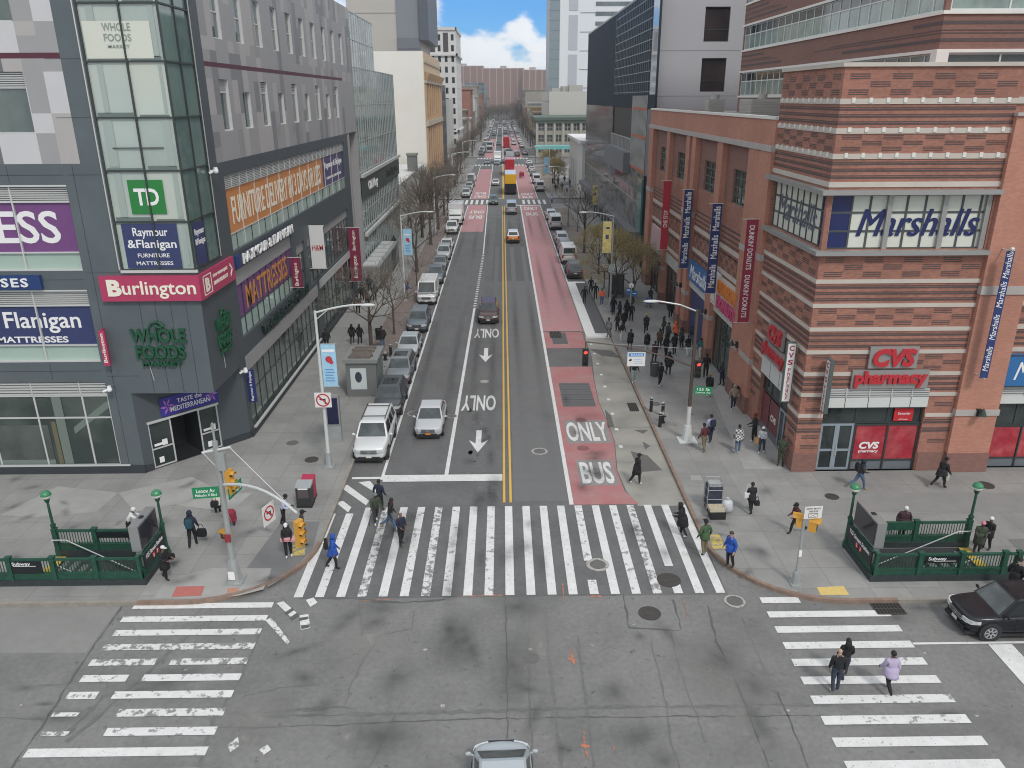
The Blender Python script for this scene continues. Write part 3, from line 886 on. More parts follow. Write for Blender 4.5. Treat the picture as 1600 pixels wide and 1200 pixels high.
ev2=[sz(z)for z in(16.5,17.3,18.1,19,20.2,20.85,21.45,21.7,22.3,22.95,24,24.9,25.7,26.6,27.4,28.3)]
# lower part of the east wall (bay side glass takes y 39.5..43, z 11.65 up)
def shift(ws,y0,z0):return[(a-(y0-SY),b-(z0-.15),c-(y0-SY),d-(z0-.15))for a,b,c,d in ws]
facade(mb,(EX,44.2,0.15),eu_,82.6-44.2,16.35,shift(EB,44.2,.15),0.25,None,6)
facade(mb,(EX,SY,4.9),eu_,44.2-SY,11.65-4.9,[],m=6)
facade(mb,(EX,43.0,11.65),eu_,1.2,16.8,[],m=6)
facade(mb,(EX,44.2,16.5),eu_,88-44.2,11.95,shift(EW,44.2,16.5),0.3,lambda u_,v_:east_pick(u_+44.2-SY,v_+16.35),eu=[e-(44.2-SY)for e in eu2],ev=[e-16.35 for e in ev2],rm=1)
# recessed end bay, soffits, roof, back walls
facade(mb,(EX-1.2,82.6,0.15),eu_,5.4,16.4,[],m=2)
mb.quad((EX,82.6,.15),(EX,82.6,16.5),(EX-1.2,82.6,16.5),(EX-1.2,82.6,.15),3)
mb.quad((EX-1.2,82.6,16.5),(EX,82.6,16.5),(EX,88,16.5),(EX-1.2,88,16.5),3)
mb.box(EX-.6,83.2,.15,EX-.02,83.9,16.45,3)
mb.quad((SX0,SY,28.45),(EX,SY,28.45),(EX,88,28.45),(SX0,88,28.45),3)
mb.quad((EX,88,.15),(EX,88,28.45),(SX0,88,28.45),(SX0,88,.15),3)
mb.quad((SX0,88,.15),(SX0,88,28.45),(SX0,SY,28.45),(SX0,SY,.15),3)
mb.poly([(-20.17,SY,4.9),(EX,SY,4.9),(EX,44.2,4.9)],6)
# diagonal entrance wall with the doorway
dv=Vector((-15.7+20.17,44.2-SY,0));dl=dv.length
DO=(-20.17,SY,0.15)
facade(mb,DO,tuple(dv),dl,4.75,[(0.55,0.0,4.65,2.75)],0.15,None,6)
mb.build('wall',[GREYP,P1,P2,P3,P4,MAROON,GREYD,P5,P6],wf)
# panel joints on the plain grey parts
mb=MB();mb.T=frame_T((SX0,SY,0.15),su_,Zv)
for x in(-18.9,-18.1,-17.3,-16.5):mb.box(sx(x)-.012,sz(4.95),0.0,sx(x)+.012,sz(10.0),0.006)
for x in(-21.0,):mb.box(sx(x)-.012,sz(.2),0,sx(x)+.012,sz(16.8),.006)
for z in(5.9,11.5,16.35,19.0,21.6):mb.box(sx(-21.3),sz(z)-.012,0,sx(-19.5),sz(z)+.012,.006)
for z in(6.2,11.15,16.35):mb.box(sx(-40),sz(z)-.012,0,sx(-21.5),sz(z)+.012,.006)
for x in(-24.2,-27.5,-31,-34):mb.box(sx(x)-.012,sz(5.7),0,sx(x)+.012,sz(6.6),.006);mb.box(sx(x)-.012,sz(16),0,sx(x)+.012,sz(16.8),.006)
mb.build('panel_joint',mat('joint_dark',(.035,.04,.045),.7),wf)
MB().box(SX0,SY-.10,.1,-20.1,SY+.02,.62).build('plinth',PLINTH,wf)
mb=MB();mb.T=frame_T((EX,44.3,0.1),eu_,Zv);mb.box(0,0,0,38,.42,.16);mb.box(.6,.42,.02,20.2,.5,.2,1)
mb.build('plinth',[PLINTH,ALU],wf)
MB().box(SX0,SY-.12,.62,-20.9,SY-.03,.70).build('sill',ALU,wf)
# south windows
for r in UW:
 if r[0]<2:continue
 hi=r[1]<20
 window(wf,so_,su_,(r[0],r[1],r[2],r[3]-(0.7 if hi else 0)),.18,GWIN,ALU,1,1,.05)
 if hi:louvre(wf,so_,su_,r[0],r[3]-.7,r[2],r[3],7,-.16)
mx=[sx(-24.35-3.05*i)for i in range(6)]
for(a,b,c,d),(gb,lt),col_,lab in((BIG[0],(12.53,15.05),PURP,'LESS'),(BIG[1],(7.62,9.77),NAVY,'FL')):
 MB().quad((SX0+a,SY+.2,b+.15),(SX0+c,SY+.2,b+.15),(SX0+c,SY+.2,sz(gb)+.15),(SX0+a,SY+.2,sz(gb)+.15)).build('spandrel_glass',GGREEN,wf)
 gp=MB().quad((SX0+a,SY+.19,gb),(SX0+c,SY+.19,gb),(SX0+c,SY+.19,lt),(SX0+a,SY+.19,lt)).build('window_graphic',col_,wf)
 louvre(wf,so_,su_,a,sz(lt),c,d,8,-.2)
 if lab=='LESS':
  lettering(gp,'LESS',LETW,(-24.45,SY+.188,13.8),su_,Zv,4.3,1.62,.02,.015)
 else:
  lettering(gp,'& Flanigan',LETW,(-24.8,SY+.188,8.85),su_,Zv,5.2,1.15,.02,.012)
  lettering(gp,'MATTRESSES',LETW,(-24.9,SY+.188,7.92),su_,Zv,3.75,.34,.02,.02)
 bars('mullion',wf,so_,su_,mx,[sz(gb),sz(lt)],(a,b,c,d),ALU,.07,-.19,-.08)
 bars('mullion',wf,so_,su_,[],[b+.04,d-.04],(a,b,c,d),ALU,.08,-.19,.02)
a,b,c,d=BIG[2]
window(wf,so_,su_,(a,b,c,sz(4.8)),.15,GSTORE,ALU,fw=.09,xs=[sx(-21.46-1.45-2.6*i)for i in range(6)],ys=[sz(3.47)],name='shop_window')
louvre(wf,so_,su_,a,sz(4.8),c,d,5,-.16,[sx(-21.46-1.45-2.6*i)for i in range(6)])
# things seen behind the shop window glass
mb=MB();mb.T=frame_T(so_,su_,Zv)
mb.box(sx(-24.6),.5,-.11,sx(-24.1),4.6,-.105);mb.box(sx(-24.9),.5,-.112,sx(-24.65),3.1,-.107,1)
mb.add([(sx(-23.7),2.35,-.10),(sx(-21.55),3.9,-.10),(sx(-21.55),4.35,-.10),(sx(-23.7),2.75,-.10)],[(0,1,2,3)])
mb.box(sx(-33),.45,-.112,sx(-25.1),2.9,-.108,2);mb.box(sx(-33),.45,-.106,sx(-25.1),.8,-.102,3)
mb.build('window_backdrop',[mat('inside_pale',(.15,.185,.165),.6),mat('inside_brass',(.13,.12,.07),.6),mat('inside_grey',(.075,.088,.08),.6,var=.4,vs=.8),mat('inside_shelf',(.16,.2,.18),.6)],wf)
# east openings
for k,r in enumerate(EW):
 lv=k<9 and k%2==0
 window(wf,eo_,eu_,(r[0],r[1],r[2],r[3]-(.65 if lv else 0)),.2,GWIN,ALU,1,1 if k<9 else 2,.07)
 if lv:louvre(wf,eo_,eu_,r[0],r[3]-.65,r[2],r[3],6,-.24)
a,b,c,d=EB[0]
louvre(wf,eo_,eu_,a,sz(14.97),c,d,8,-.2,[a+(c-a)*i/24 for i in range(1,24)])
MB().quad((EX-.2,45.3,11.45),(EX-.2,80.6,11.45),(EX-.2,80.6,12.4),(EX-.2,45.3,12.4)).build('spandrel_glass',GGREEN,wf)
gp=flat('window_graphic',ORNG,wf,eo_,eu_,a,sz(12.4),ey(71),sz(14.97),-.19)
lettering(gp,'FURNITURE DELIVERY IN 3 DAYS OR LESS',LETC,(EX-.18,58.3,13.65),eu_,Zv,23.6,1.6,.02,.005)
gp=flat('window_graphic',mat('graphic_violet',(.075,.065,.16),.4),wf,eo_,eu_,ey(71),sz(12.4),c,sz(14.97),-.19)
lettering(gp,'Raymour & Flanigan',LETW,(EX-.18,75.8,14.1),eu_,Zv,7.6,.7,.02,.015)
lettering(gp,'FURNITURE | MATTRESSES',LETW,(EX-.18,75.8,13.0),eu_,Zv,6.6,.3,.02,.015)
bars('mullion',wf,eo_,eu_,[a+(c-a)*i/12 for i in range(1,12)],[sz(12.4),sz(14.97)],(a,b,c,d),ALU,.05,-.19,-.14)
bars('mullion',wf,eo_,eu_,[a+(c-a)*i/24 for i in range(1,24)],[],(a,b,c,sz(12.4)),ALUD,.04,-.2,-.16)
a,b,c,d=EB[1]
flat('fascia',mat('fascia_grey',(.30,.30,.30),.6,var=.05),wf,eo_,eu_,a,sz(9.42),c,d,-.12)
gp=flat('window_graphic',PURP,wf,eo_,eu_,a,sz(7.4),c,sz(9.42),-.19)
lettering(gp,'MATTRESSES',mat('letter_orange',(.60,.26,.06),.5),(EX-.18,51.9,8.35),eu_,Zv,9.6,1.45,.02,.01)
MB().quad((EX-.2,45.15,6.3),(EX-.2,58,6.3),(EX-.2,58,7.4),(EX-.2,45.15,7.4)).build('spandrel_glass',GGREEN,wf)
bars('mullion',wf,eo_,eu_,[a+(c-a)*i/10 for i in range(1,10)],[sz(7.4)],(a,b,c,sz(9.42)),ALUD,.05,-.19,-.14)
for r in EB[2:5]:window(wf,eo_,eu_,(r[0],r[1],r[2],r[3]-.8),.2,GWIN,ALUD,max(1,int((r[2]-r[0])/1.3)),2,.06)
for r in EB[2:5]:flat('fascia',mat('fascia_grey',(0,0,0)),wf,eo_,eu_,r[0],r[3]-.8,r[2],r[3],-.15)
GSIDE=mat('side_store_glass',(.085,.108,.100),.05,spec=.5,stain=((.20,.235,.215),.9),ss=.45)  # lighter base and pale spots paint in street reflections
window(wf,eo_,eu_,EB[5],.2,GSIDE,ALUD,15,1,.05,ys=[sz(2.6)],name='shop_window')
flat('fascia',mat('fascia_grey',(0,0,0)),wf,eo_,eu_,ey(44.95),sz(4.2),ey(64.4),sz(5.15),.012,.03)
window(wf,eo_,eu_,EB[6],.2,GSIDE,ALUD,9,2,.06,name='shop_window')
flat('fascia',LOUV,wf,eo_,eu_,ey(65.2),sz(4.6),ey(81),sz(5.3),.012,.05)
# glass corner bay
bz=[11.65,14.06,16.53,18.99,21.48,23.96,26.5,28.45]
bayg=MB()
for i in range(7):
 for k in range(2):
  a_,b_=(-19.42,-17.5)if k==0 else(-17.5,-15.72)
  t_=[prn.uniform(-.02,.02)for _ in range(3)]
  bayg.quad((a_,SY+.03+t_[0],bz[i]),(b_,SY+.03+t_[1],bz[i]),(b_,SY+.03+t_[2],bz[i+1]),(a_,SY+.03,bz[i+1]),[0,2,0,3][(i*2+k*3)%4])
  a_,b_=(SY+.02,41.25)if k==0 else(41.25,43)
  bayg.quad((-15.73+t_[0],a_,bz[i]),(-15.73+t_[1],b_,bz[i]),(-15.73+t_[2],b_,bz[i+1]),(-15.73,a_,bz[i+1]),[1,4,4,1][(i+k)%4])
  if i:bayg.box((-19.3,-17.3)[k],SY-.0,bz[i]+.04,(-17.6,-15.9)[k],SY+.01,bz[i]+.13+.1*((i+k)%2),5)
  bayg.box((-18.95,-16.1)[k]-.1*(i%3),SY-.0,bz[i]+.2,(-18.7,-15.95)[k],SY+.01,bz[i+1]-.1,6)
bw=bayg.build('corner_bay',[GBAY,GBAYS,mat('bay_glass_light',(.48,.54,.49),.05,spec=.7,stain=((.52,.55,.48),.9),ss=.5),mat('bay_glass_deep',(.35,.42,.39),.05,spec=.7,stain=((.42,.47,.43),.9),ss=.6),mat('bay_glass_side_dark',(.105,.165,.15),.05,spec=.7,stain=((.20,.27,.25),.7),ss=.7),mat('bay_inside_dark',(.14,.18,.165),.3),mat('bay_inside_grey',(.34,.40,.375),.2)],wf)  # pane shades paint in uneven reflections over one kind of glass
bars('mullion',bw,(-19.42,SY,0),su_,[0,1.92,3.70],[z for z in bz],(0,11.65,3.72,28.45),ALUD,.08,-.02,.07)
bars('mullion',bw,(-15.7,SY,0),eu_,[1.75,3.5],[z+.003 for z in bz],(0.02,11.65,3.5,28.45),ALUD,.08,-.02,.06)
bars('trim',bw,(-19.55,SY,0),su_,[0],[],(0,11.65,4,28.45),ALU,.05,0,.10)
bars('trim',bw,(-15.7,43.1,0),eu_,[0],[],(0,11.65,4,28.45),ALU,.05,0,.08)
flat('sill',ALU,bw,(-19.5,SY,0),su_,0,11.5,3.9,11.64,.0,.12)
gp=flat('window_graphic',NAVY,bw,(SX0,SY,0),su_,sx(-19.12),11.72,sx(-16.35),13.98,.025)
for s_,zz,ww,hh,bo in(('Raymour',13.5,1.75,.55,.012),('&Flanigan',12.9,2.45,.55,.012),('FURNITURE',12.38,1.6,.2,.01),('MATTRESSES',11.98,1.85,.19,.01)):
 lettering(gp,s_,LETW,(-17.72,SY-.028,zz),su_,Zv,ww,hh,.01,bo)
gp=flat('window_graphic',NAVY,bw,(EX,SY,0),eu_,.25,11.75,1.9,13.9,.025)
lettering(gp,'Raymour',LETW,(EX+.028,SY+1.05,13.4),eu_,Zv,1.3,.42,.01,.01)
lettering(gp,'&Flanigan',LETW,(EX+.028,SY+1.05,12.9),eu_,Zv,1.4,.4,.01,.01)
gp=flat('window_graphic',mat('graphic_green',(.02,.20,.045),.4),bw,(SX0,SY,0),su_,sx(-18.45),14.45,sx(-16.72),16.1,.025)
lettering(gp,'TD',LETW,(-17.6,SY-.028,15.28),su_,Zv,1.2,.82,.01,.03)
flat('window_graphic',mat('graphic_pale',(.62,.64,.56),.5),bw,(SX0,SY,0),su_,sx(-19.3),21.6,sx(-16.2),23.2,.018)
GLET=mat('letter_grey_green',(.26,.31,.28),.5)
for s_,zz,ww,hh in(('WHOLE',22.95,1.3,.34),('FOODS',22.5,1.25,.32),('MARKET',22.12,1.0,.14)):
 lettering(bw,s_,GLET,(-17.75,SY-.03,zz),su_,Zv,ww,hh,.01,.008)
bars('window_blind',bw,(SX0,SY,0),su_,[],[17.6],(sx(-18.85),17,sx(-16.4),18),ALUD,.05,.022,.05)
# the diagonal doorway: frame, two fixed leaves, open dark middle
dn=tuple(dv.normalized())
def leaf(a,c):
 f=window(wf,DO,dn,(a,0.02,c,2.75),.12,GDARK,ALU,1,1,.08,ys=[1.15],name='door')
 p_=MB();p_.T=frame_T(DO,dn,Zv)
 p_.box(a+.35,.25,-.07,a+.62,.6,-.066);p_.box(a+.2,1.3,-.07,a+.75,1.45,-.066);p_.box(a+.65,1.25,-.066,a+.95,1.6,-.062)
 p_.build('notice',LETW,f)
leaf(.55,1.85);leaf(3.45,4.65)
flat('door_lintel',ALU,wf,DO,dn,.5,2.75,4.7,2.87,-.02,.08)
mb=MB();mb.T=frame_T(DO,dn,Zv)
mb.box(1.85,0,-2.2,3.45,2.7,-2.15);mb.quad((1.85,0,-2.2),(1.85,2.7,-2.2),(1.85,2.7,-.1),(1.85,0,-.1));mb.quad((3.45,0,-2.2),(3.45,0,-.1),(3.45,2.7,-.1),(3.45,2.7,-2.2));mb.quad((1.85,2.7,-.1),(1.85,2.7,-2.2),(3.45,2.7,-2.2),(3.45,2.7,-.1))
mb.quad((1.85,.01,-.1),(3.45,.01,-.1),(3.45,.01,-2.2),(1.85,.01,-2.2))
mb.build('lobby',mat('lobby_dark',(.02,.022,.025),.6),wf)
mb=MB();mb.T=frame_T(DO,dn,Zv);mb.box(0,0,0.01,.5,.4,.06);mb.box(4.7,0,.01,dl,.4,.06)
mb.build('plinth',PLINTH,wf)
# ---- signs on the store block
def sign(name,label,loc,cat='sign',group=None):return thing(name,label,cat,loc,group)
s=sign('store_sign','long rose red sign with cream lettering wrapped round the corner under the glass bay',(-18,SY,10.6))
mb=MB()
mb.box(-20.65,SY-.22,10.05,-15.55,SY,11.36)
mb.quad((-15.5,SY-.25,10.05),(-15.5,44.6,10.05),(-15.5,44.6,11.36),(-15.5,SY-.25,11.36));mb.box(EX,SY-.2,10.052,-15.51,44.6,11.352)
mb.build('panel',ROSE,s)
lettering(s,'B',LETC,(-19.92,SY-.22,10.75),su_,Zv,.72,.86,.03,.05)
lettering(s,'urlington',LETC,(-17.65,SY-.22,10.64),su_,Zv,3.75,.92,.03,.012)
fr=bars('emblem',s,(-15.5,SY,0),eu_,[.2,1.3],[10.22,11.2],(.18,10.2,1.32,11.22),LETC,.04,0,.02)
lettering(s,'B',LETC,(-15.5,SY+.75,10.7),eu_,Zv,.6,.72,.02,.04)
lettering(s,'SHOP WITH US JUST',LETC,(-15.5,SY+2.75,10.92),eu_,Zv,2.3,.2,.02,.01)
lettering(s,'DOWN THE BLOCK',LETC,(-15.5,SY+2.75,10.55),eu_,Zv,2.2,.2,.02,.01)
lettering(s,'>',LETC,(-15.5,SY+4.5,10.72),eu_,Zv,.35,.75,.02,.01)
def wf_letters(o,u,k,label):
 s=sign('store_sign',label,o)
 for t_,dz,ww,hh in(('WHOLE',.62,2.75,.75),('FOODS',-.28,2.45,.72),('MARKET',-.93,2.0,.26)):
  c=Vector(o)+Vector((0,0,dz))
  lettering(s,t_,GREENL,c,u,Zv,ww*k,hh,.16,.02)
 mb=MB();mb.T=frame_T(o,u,Zv)
 mb.path([(-.4*k,1.05,.1),(-.25*k,1.3,.1),(.1*k,1.38,.1),(.35*k,1.15,.1),(.1*k,1.05,.1),(-.1*k,1.2,.1)],.06)
 mb.box(-1.2*k,-.1,.0,1.2*k,-.04,.06);mb.box(-1.1*k,-.72,0,1.1*k,-.66,.06)
 mb.build('letter_rail',GREENL,s)
 mb=MB();mb.T=frame_T(o,u,Zv)
 mb.path([(-.7*k,-1.05,.03),(-.66*k,-1.4,.04),(-.6*k,-1.9,.03)],.018,5)
 mb.build('loose_cable',ALU,s)
wf_letters((-18.15,SY-.02,7.55),su_,1.05,'dark green store letters WHOLE FOODS MARKET on the wall that faces the crossing')
wf_letters((EX+.02,42.0,7.55),eu_,.8,'dark green store letters WHOLE FOODS MARKET on the shaded side wall of the corner')
s=sign('store_sign','long blue sign ending in the letters SES between two window bands',(-27,SY,11))
MB().box(-36.8,SY-.2,10.7,-23.62,SY,11.42).build('panel',mat('sign_blue',(.015,.045,.16),.4),s)
lettering(s,'FURNITURE & MATTRESSES',LETW,(-30.3,SY-.2,11.06),su_,Zv,12.1,.46,.05,.02,spacing=1.2)
s=sign('store_sign','blue sign strip with white RAYMOUR & FLANIGAN letters on the side wall',(EX,52,10.9))
MB().box(EX,46.1,10.5,EX+.12,58.4,11.2).build('panel',mat('sign_black',(.012,.02,.05),.4),s)
MB().box(EX,45.2,10.5,EX+.14,46.05,11.2).build('end_panel',mat('sign_blue',(0,0,0)),s)
lettering(s,'RAYMOUR & FLANIGAN',LETW,(EX+.12,52.2,10.85),eu_,Zv,11.6,.62,.10,.005)
s=sign('store_sign','row of dark green letters low on the side wall over the storefront glass',(EX,55,5.7))
lettering(s,'WHOLE FOODS MARKET',mat('letter_dark_green',(.012,.03,.026),.5),(EX+.02,54.9,5.72),eu_,Zv,12.6,.68,.18,.01)
def blade(label,o,u,wd,z0,z1,m,texts=(),name='banner',frame=True,th=.05):
 """upright banner: o on its inner edge at ground height, u across"""
 s=sign(name,label,(o[0],o[1],z0),'banner')
 mb=MB();mb.T=frame_T(o,u,Zv);mb.box(0,z0,-th/2,wd,z1,th/2)
 mb.build('cloth',m,s)
 if frame:
  mb=MB();mb.T=frame_T(o,u,Zv)
  for z in(z0,z1):mb.cyl((-.25,z,0),(wd+.08,z,0),.03,.03,6)
  mb.build('bracket',ALU,s)
 n=Vector(u).cross(Vector((0,0,1))).normalized()
 for t_,zc_,ln,ht,rot,mm in texts:
  c=Vector(o)+Vector(u).normalized()*wd/2+Vector((0,0,zc_))+n*(th/2+.002)
  if rot==1:lettering(s,t_,mm,c,(0,0,1),tuple(-Vector(u)),ln,ht,.008,.012)
  elif rot==-1:lettering(s,t_,mm,c,(0,0,-1),tuple(u),ln,ht,.008,.012)
  else:lettering(s,t_,mm,c,u,Zv,ln,ht,.008,.012)
 return s
blade('small wine red blade sign on the grey wall beside the shop window',(-20.95,SY,0),(0,-1,0),.38,6.6,8.6,ROSE,[('Burlington',7.55,1.6,.26,1,LETC)],frame=False)
bx=sign('banner','thin wine red vertical sign with white lettering facing the crossing, left of the green letters',(-20.9,SY,6.6),'banner')
MB().box(-21.08,SY-.42,6.62,-20.78,SY-.36,8.55).build('cloth',ROSE,bx)
lettering(bx,'Burlington',LETC,(-20.93,SY-.42,7.6),(0,0,1),(-1,0,0),1.6,.22,.008,.02)
s=sign('banner','blue and violet banner with white TASTE the MEDITERRANEAN over the corner doors',(-18,41,3.3))
mb=MB();mb.T=frame_T(DO,dn,Zv);mb.box(1.35,2.95,.05,4.75,4.05,.09);mb.build('cloth',mat('banner_indigo',(.035,.03,.26),.5),s)
mb=MB();mb.T=frame_T(DO,dn,Zv)
for cx_,k in((1.75,1),(4.35,-1)):
 for a_ in range(6):
  t=a_*pi/3
  mb.poly([(cx_+.05*cos(t+1.5),3.5+.05*sin(t+1.5),.094),(cx_+.22*cos(t-.2),3.5+.3*sin(t-.2),.094),(cx_+.4*cos(t),3.5+.5*sin(t),.094),(cx_+.22*cos(t+.3),3.5+.3*sin(t+.3),.094)])
mb.build('flower_print',mat('print_violet',(.42,.16,.55),.5),s)
nrm=Vector((dn[1],-dn[0],0))
for t_,z_,ww,hh in(('TASTE the',3.72,1.45,.26),('MEDITERRANEAN',3.32,2.3,.3)):
 c=Vector(DO)+Vector(dn)*3.05+nrm*.093;c.z=z_+.1
 lettering(s,t_,LETW,c,dn,Zv,ww,hh,.006,.012)
blade('white banner with red H&M lettering on the side wall',(EX,63.5,0),(1,0,0),1.15,6.7,10.2,mat('banner_white',(.66,.66,.65),.7),[('H&M',8.4,.9,.45,0,mat('letter_red',(.45,.02,.03),.5))])
blade('short wine red banner hanging beside the purple mattress window',(EX,57.1,0),(1,0,0),.75,6.6,8.85,WINE,[('Burlington',7.6,1.7,.34,1,LETC)])
blade('long wine red banner farther along the side wall by the metal shed',(EX,79.2,0),(1,0,0),1.15,2.1,7.6,WINE,[('Burlington',3.6,2.3,.5,1,LETC),('Burlington',6.3,2.0,.4,1,LETC)])
blade('narrow blue upright sign at the near end of the side storefront',(EX,44.75,0),(1,0,0),.5,2.3,4.4,mat('sign_blue2',(.02,.03,.14),.4),[('Raymour & Flanigan',3.35,1.9,.2,1,LETW)],frame=False)
def wallcam(x,y,z,dx,dy,label):
 s=thing('security_camera',label,'camera',(x,y,z))
 mb=MB();mb.cyl((x,y,z),(x+dx*.45,y+dy*.45,z+.05),.04,.04,6);mb.build('arm',LETW,s)
 mb=MB();mb.ball((x+dx*.5,y+dy*.5,z),.14,.14,.14);mb.cyl((x+dx*.5,y+dy*.5,z+.05),(x+dx*.5,y+dy*.5,z+.2),.12,.1,8);mb.build('housing',LETW,s)
 mb=MB();mb.cyl((x+dx*.45-.3,y+dy*.45-.1,z-.1),(x+dx*.45-.05,y+dy*.45,z),.07,.05,6);mb.build('lens_hood',LETW,s)
wallcam(EX,43.2,16.2,.8,-.3,'white dome camera on an arm at the side of the glass corner bay')
wallcam(-21.3,SY,5.3,.5,-.9,'white camera pair at the top right corner of the shop window')
wallcam(EX,44.0,4.6,.6,-.2,'small white camera on the side wall above the corner doors')
# low metal shed and railing against the side wall farther along
sh=thing('metal_shed','long grey metal shed standing on the sidewalk against the glass store','shed',(-14.6,90,.15))
MB().box(EX+.15,83.5,.15,-13.4,99.5,2.7).build('body',mat('shed_grey',(.30,.32,.32),.5,.3,var=.08),sh)
mb=MB()
for i in range(13):mb.box(-13.42,84+i*1.25,.2,-13.37,84.06+i*1.25,2.65)
mb.build('seam',ALUD,sh)
mb=MB()
for i in range(6):mb.box(EX+.4,84.3+i*2.6,2.7,-13.8,86+i*2.6,2.82)
mb.build('roof_vent',ALU,sh)
MB().box(-13.39,93.5,.2,-13.33,96.5,2.5).build('doorway',ALUD,sh)
# ================================================================ brick store on the right corner
BRK=brickmat('brick_salmon',(0.350,0.158,0.113),(0.270,0.116,0.085),(0.31,0.175,0.13),0.24,0.085,0.006,var=0.20,vs=0.55,stain=((0.30,0.14,0.11),0.55),ss=0.45)
BRK2=brickmat('brick_orange',(0.465,0.218,0.155),(0.40,0.182,0.13),(0.43,0.24,0.175),0.24,0.085,0.005,var=0.09,vs=0.3,stain=((0.33,0.155,0.118),0.6),ss=0.35)
BRKB=brickmat('brick_brown',(0.245,0.128,0.105),(0.205,0.106,0.088),(0.22,0.125,0.105),0.24,0.085,0.005,var=0.06,vs=0.3)
BRKD=mat('brick_black',(0.085,0.060,0.060),0.7,var=0.25,vs=6)
LIME=mat('limestone',(0.52,0.475,0.42),0.8,var=0.10,vs=1.2,stain=((0.42,0.38,0.34),0.5),ss=0.6)
COPE=mat('coping_white',(0.70,0.68,0.64),0.6,var=0.05)
STONEG=mat('stone_grey_band',(0.40,0.37,0.35),0.7,var=0.08)
METG=mat('eave_metal',(0.34,0.34,0.33),0.45,0.4)
FABW=mat('panel_white_metal',(0.52,0.54,0.53),0.45,0.2,var=0.05)
CVSRED=mat('letter_bright_red',(0.46,0.03,0.04),0.4)
REDPAN=mat('window_graphic_red',(0.34,0.022,0.040),0.35,stain=((0.46,0.10,0.10),0.9),ss=1.3,var=.2,vs=2.5)
MBLUE=mat('banner_navy',(0.018,0.040,0.15),0.6,var=0.04)
SBLUE=mat('sign_blue_mid',(0.03,0.145,0.36),0.4)
RY,RX=38.9,16.0
bs=thing('brick_store','banded salmon brick store block with a ribbon window and pharmacy doors, on the right corner','building',(24,45,0))
CX1,CY1=24.4,47.3
WT=(16.0,38.9)
su,wu=(1,0,0),(0,-1,0)
# openings on the south face (x, z) and west face (distance from the north end)
SO=(RX,RY,0.1)
sw=[(17.32-RX,0.05,22.85-RX,5.0),(16.02-RX+.3,12.45,24.2-RX,15.3)]
WO=(RX,CY1,0.1)
ww_=[(CY1-45.4,0.05,CY1-40.6,5.1),(.05,12.45,8.12,15.3)]
mb=MB()
facade(mb,SO,su,CX1-RX,21.0,[sw[0],(.25,12.45,CX1-RX-.15,15.3)],.3)
facade(mb,WO,wu,CY1-RY,21.0,[ww_[0],(.15,12.45,CY1-RY-.25,15.3)],.3)
mb.quad((CX1,RY,.1),(CX1,CY1,.1),(CX1,CY1,21.1),(CX1,RY,21.1))
mb.quad((CX1,CY1,.1),(RX,CY1,.1),(RX,CY1,21.1),(CX1,CY1,21.1))
mb.quad((RX,RY,21.05),(CX1,RY,21.05),(CX1,CY1,21.05),(RX,CY1,21.05))
mb.box(CX1,RY+.05,19.0,45,RY+.6,21.1)
mb.build('wall',BRK,bs)
# banding as thin proud courses
lim=MB();drk=MB()
def ring(z0,z1,pr,b,s0=0,s1=CX1-RX,w0=0,w1=CY1-RY):
 """one course over both faces: west face part w0..w1 measured from the corner"""
 if s1>s0:b.box(RX+s0 if s0 else RX-pr,RY-pr,z0,RX+s1,RY+.02,z1)
 if w1>w0:b.box(RX-pr,RY+w0 if w0 else RY+.02,z0,RX+.02,RY+w1,z1)
def ring2(z0,z1,pr,b):
 """a course, kept clear of the door openings"""
 if z0<5.0:
  ring(z0,z1,pr,b,0,17.30-RX,0,40.55-RY)
  ring(z0,z1,pr,b,22.88-RX,CX1-RX,45.45-RY,CY1-RY)
 else:ring(z0,z1,pr,b)
for z in(19.45,18.12,16.95,15.62):ring2(z,z+.25,.05,lim)
for z in(10.82,9.55,8.28,7.03,5.80,4.62,3.40):ring2(z,z+.21,.045,lim)
ring2(21.1,21.28,.12,lim);lim.box(CX1,RY-.12,21.1,45,RY+.6,21.28)
lim.box(CX1,RY-.05,19.45,45,RY+.1,19.75)
def stripes(z0,z1,n=3):
 h=(z1-z0)/n
 for i in range(n):
  z=z0+h*(i+.22)
  ring2(z,z+h*.26,.012,drk);ring2(z+h*.36,z+h*.50,.012,drk)
def checks(z0,z1,west=True):
 rows=3;h=(z1-z0)/rows
 for r in range(rows):
  for f in range(2):
   ln=CX1-RX if f==0 else CY1-RY
   x=(.3 if r%2==0 else 1.3)
   while x<ln-.2:
    for k in range(3):
     z=z0+h*r+h*(.18+.28*k)
     a,b_=x,min(x+.95,ln-.05)
     if z<5.1 and(f==0 and(b_>1.25 and a<6.9)or f==1 and(b_>1.6 and a<6.6)):continue
     if f==0:drk.box(RX+a,RY-.012,z,RX+b_,RY+.02,z+h*.13)
     else:drk.box(RX-.012,RY+a,z,RX+.02,RY+b_,z+h*.13)
    x+=2.0
checks(19.8,20.85);stripes(18.45,19.42);checks(17.28,18.08);stripes(15.95,16.92)
checks(11.1,12.2);stripes(9.82,10.8);checks(8.55,9.5);stripes(7.3,8.25);checks(6.06,7.0);stripes(4.88,5.78,3);checks(3.66,4.6);stripes(2.4,3.38,2);checks(1.5,2.38)
for f in range(16):drk.box(CX1+.3+f*1.42,RY+.035,20.0+.35*(f%2),CX1+1.0+f*1.42,RY+.06,20.06+.35*(f%2));drk.box(CX1+.3+f*1.42,RY+.035,20.12+.35*(f%2),CX1+1.0+f*1.42,RY+.06,20.18+.35*(f%2))
lim.build('limestone_band',LIME,bs)
drk.build('dark_brick_band',BRKD,bs)
mb=MB()
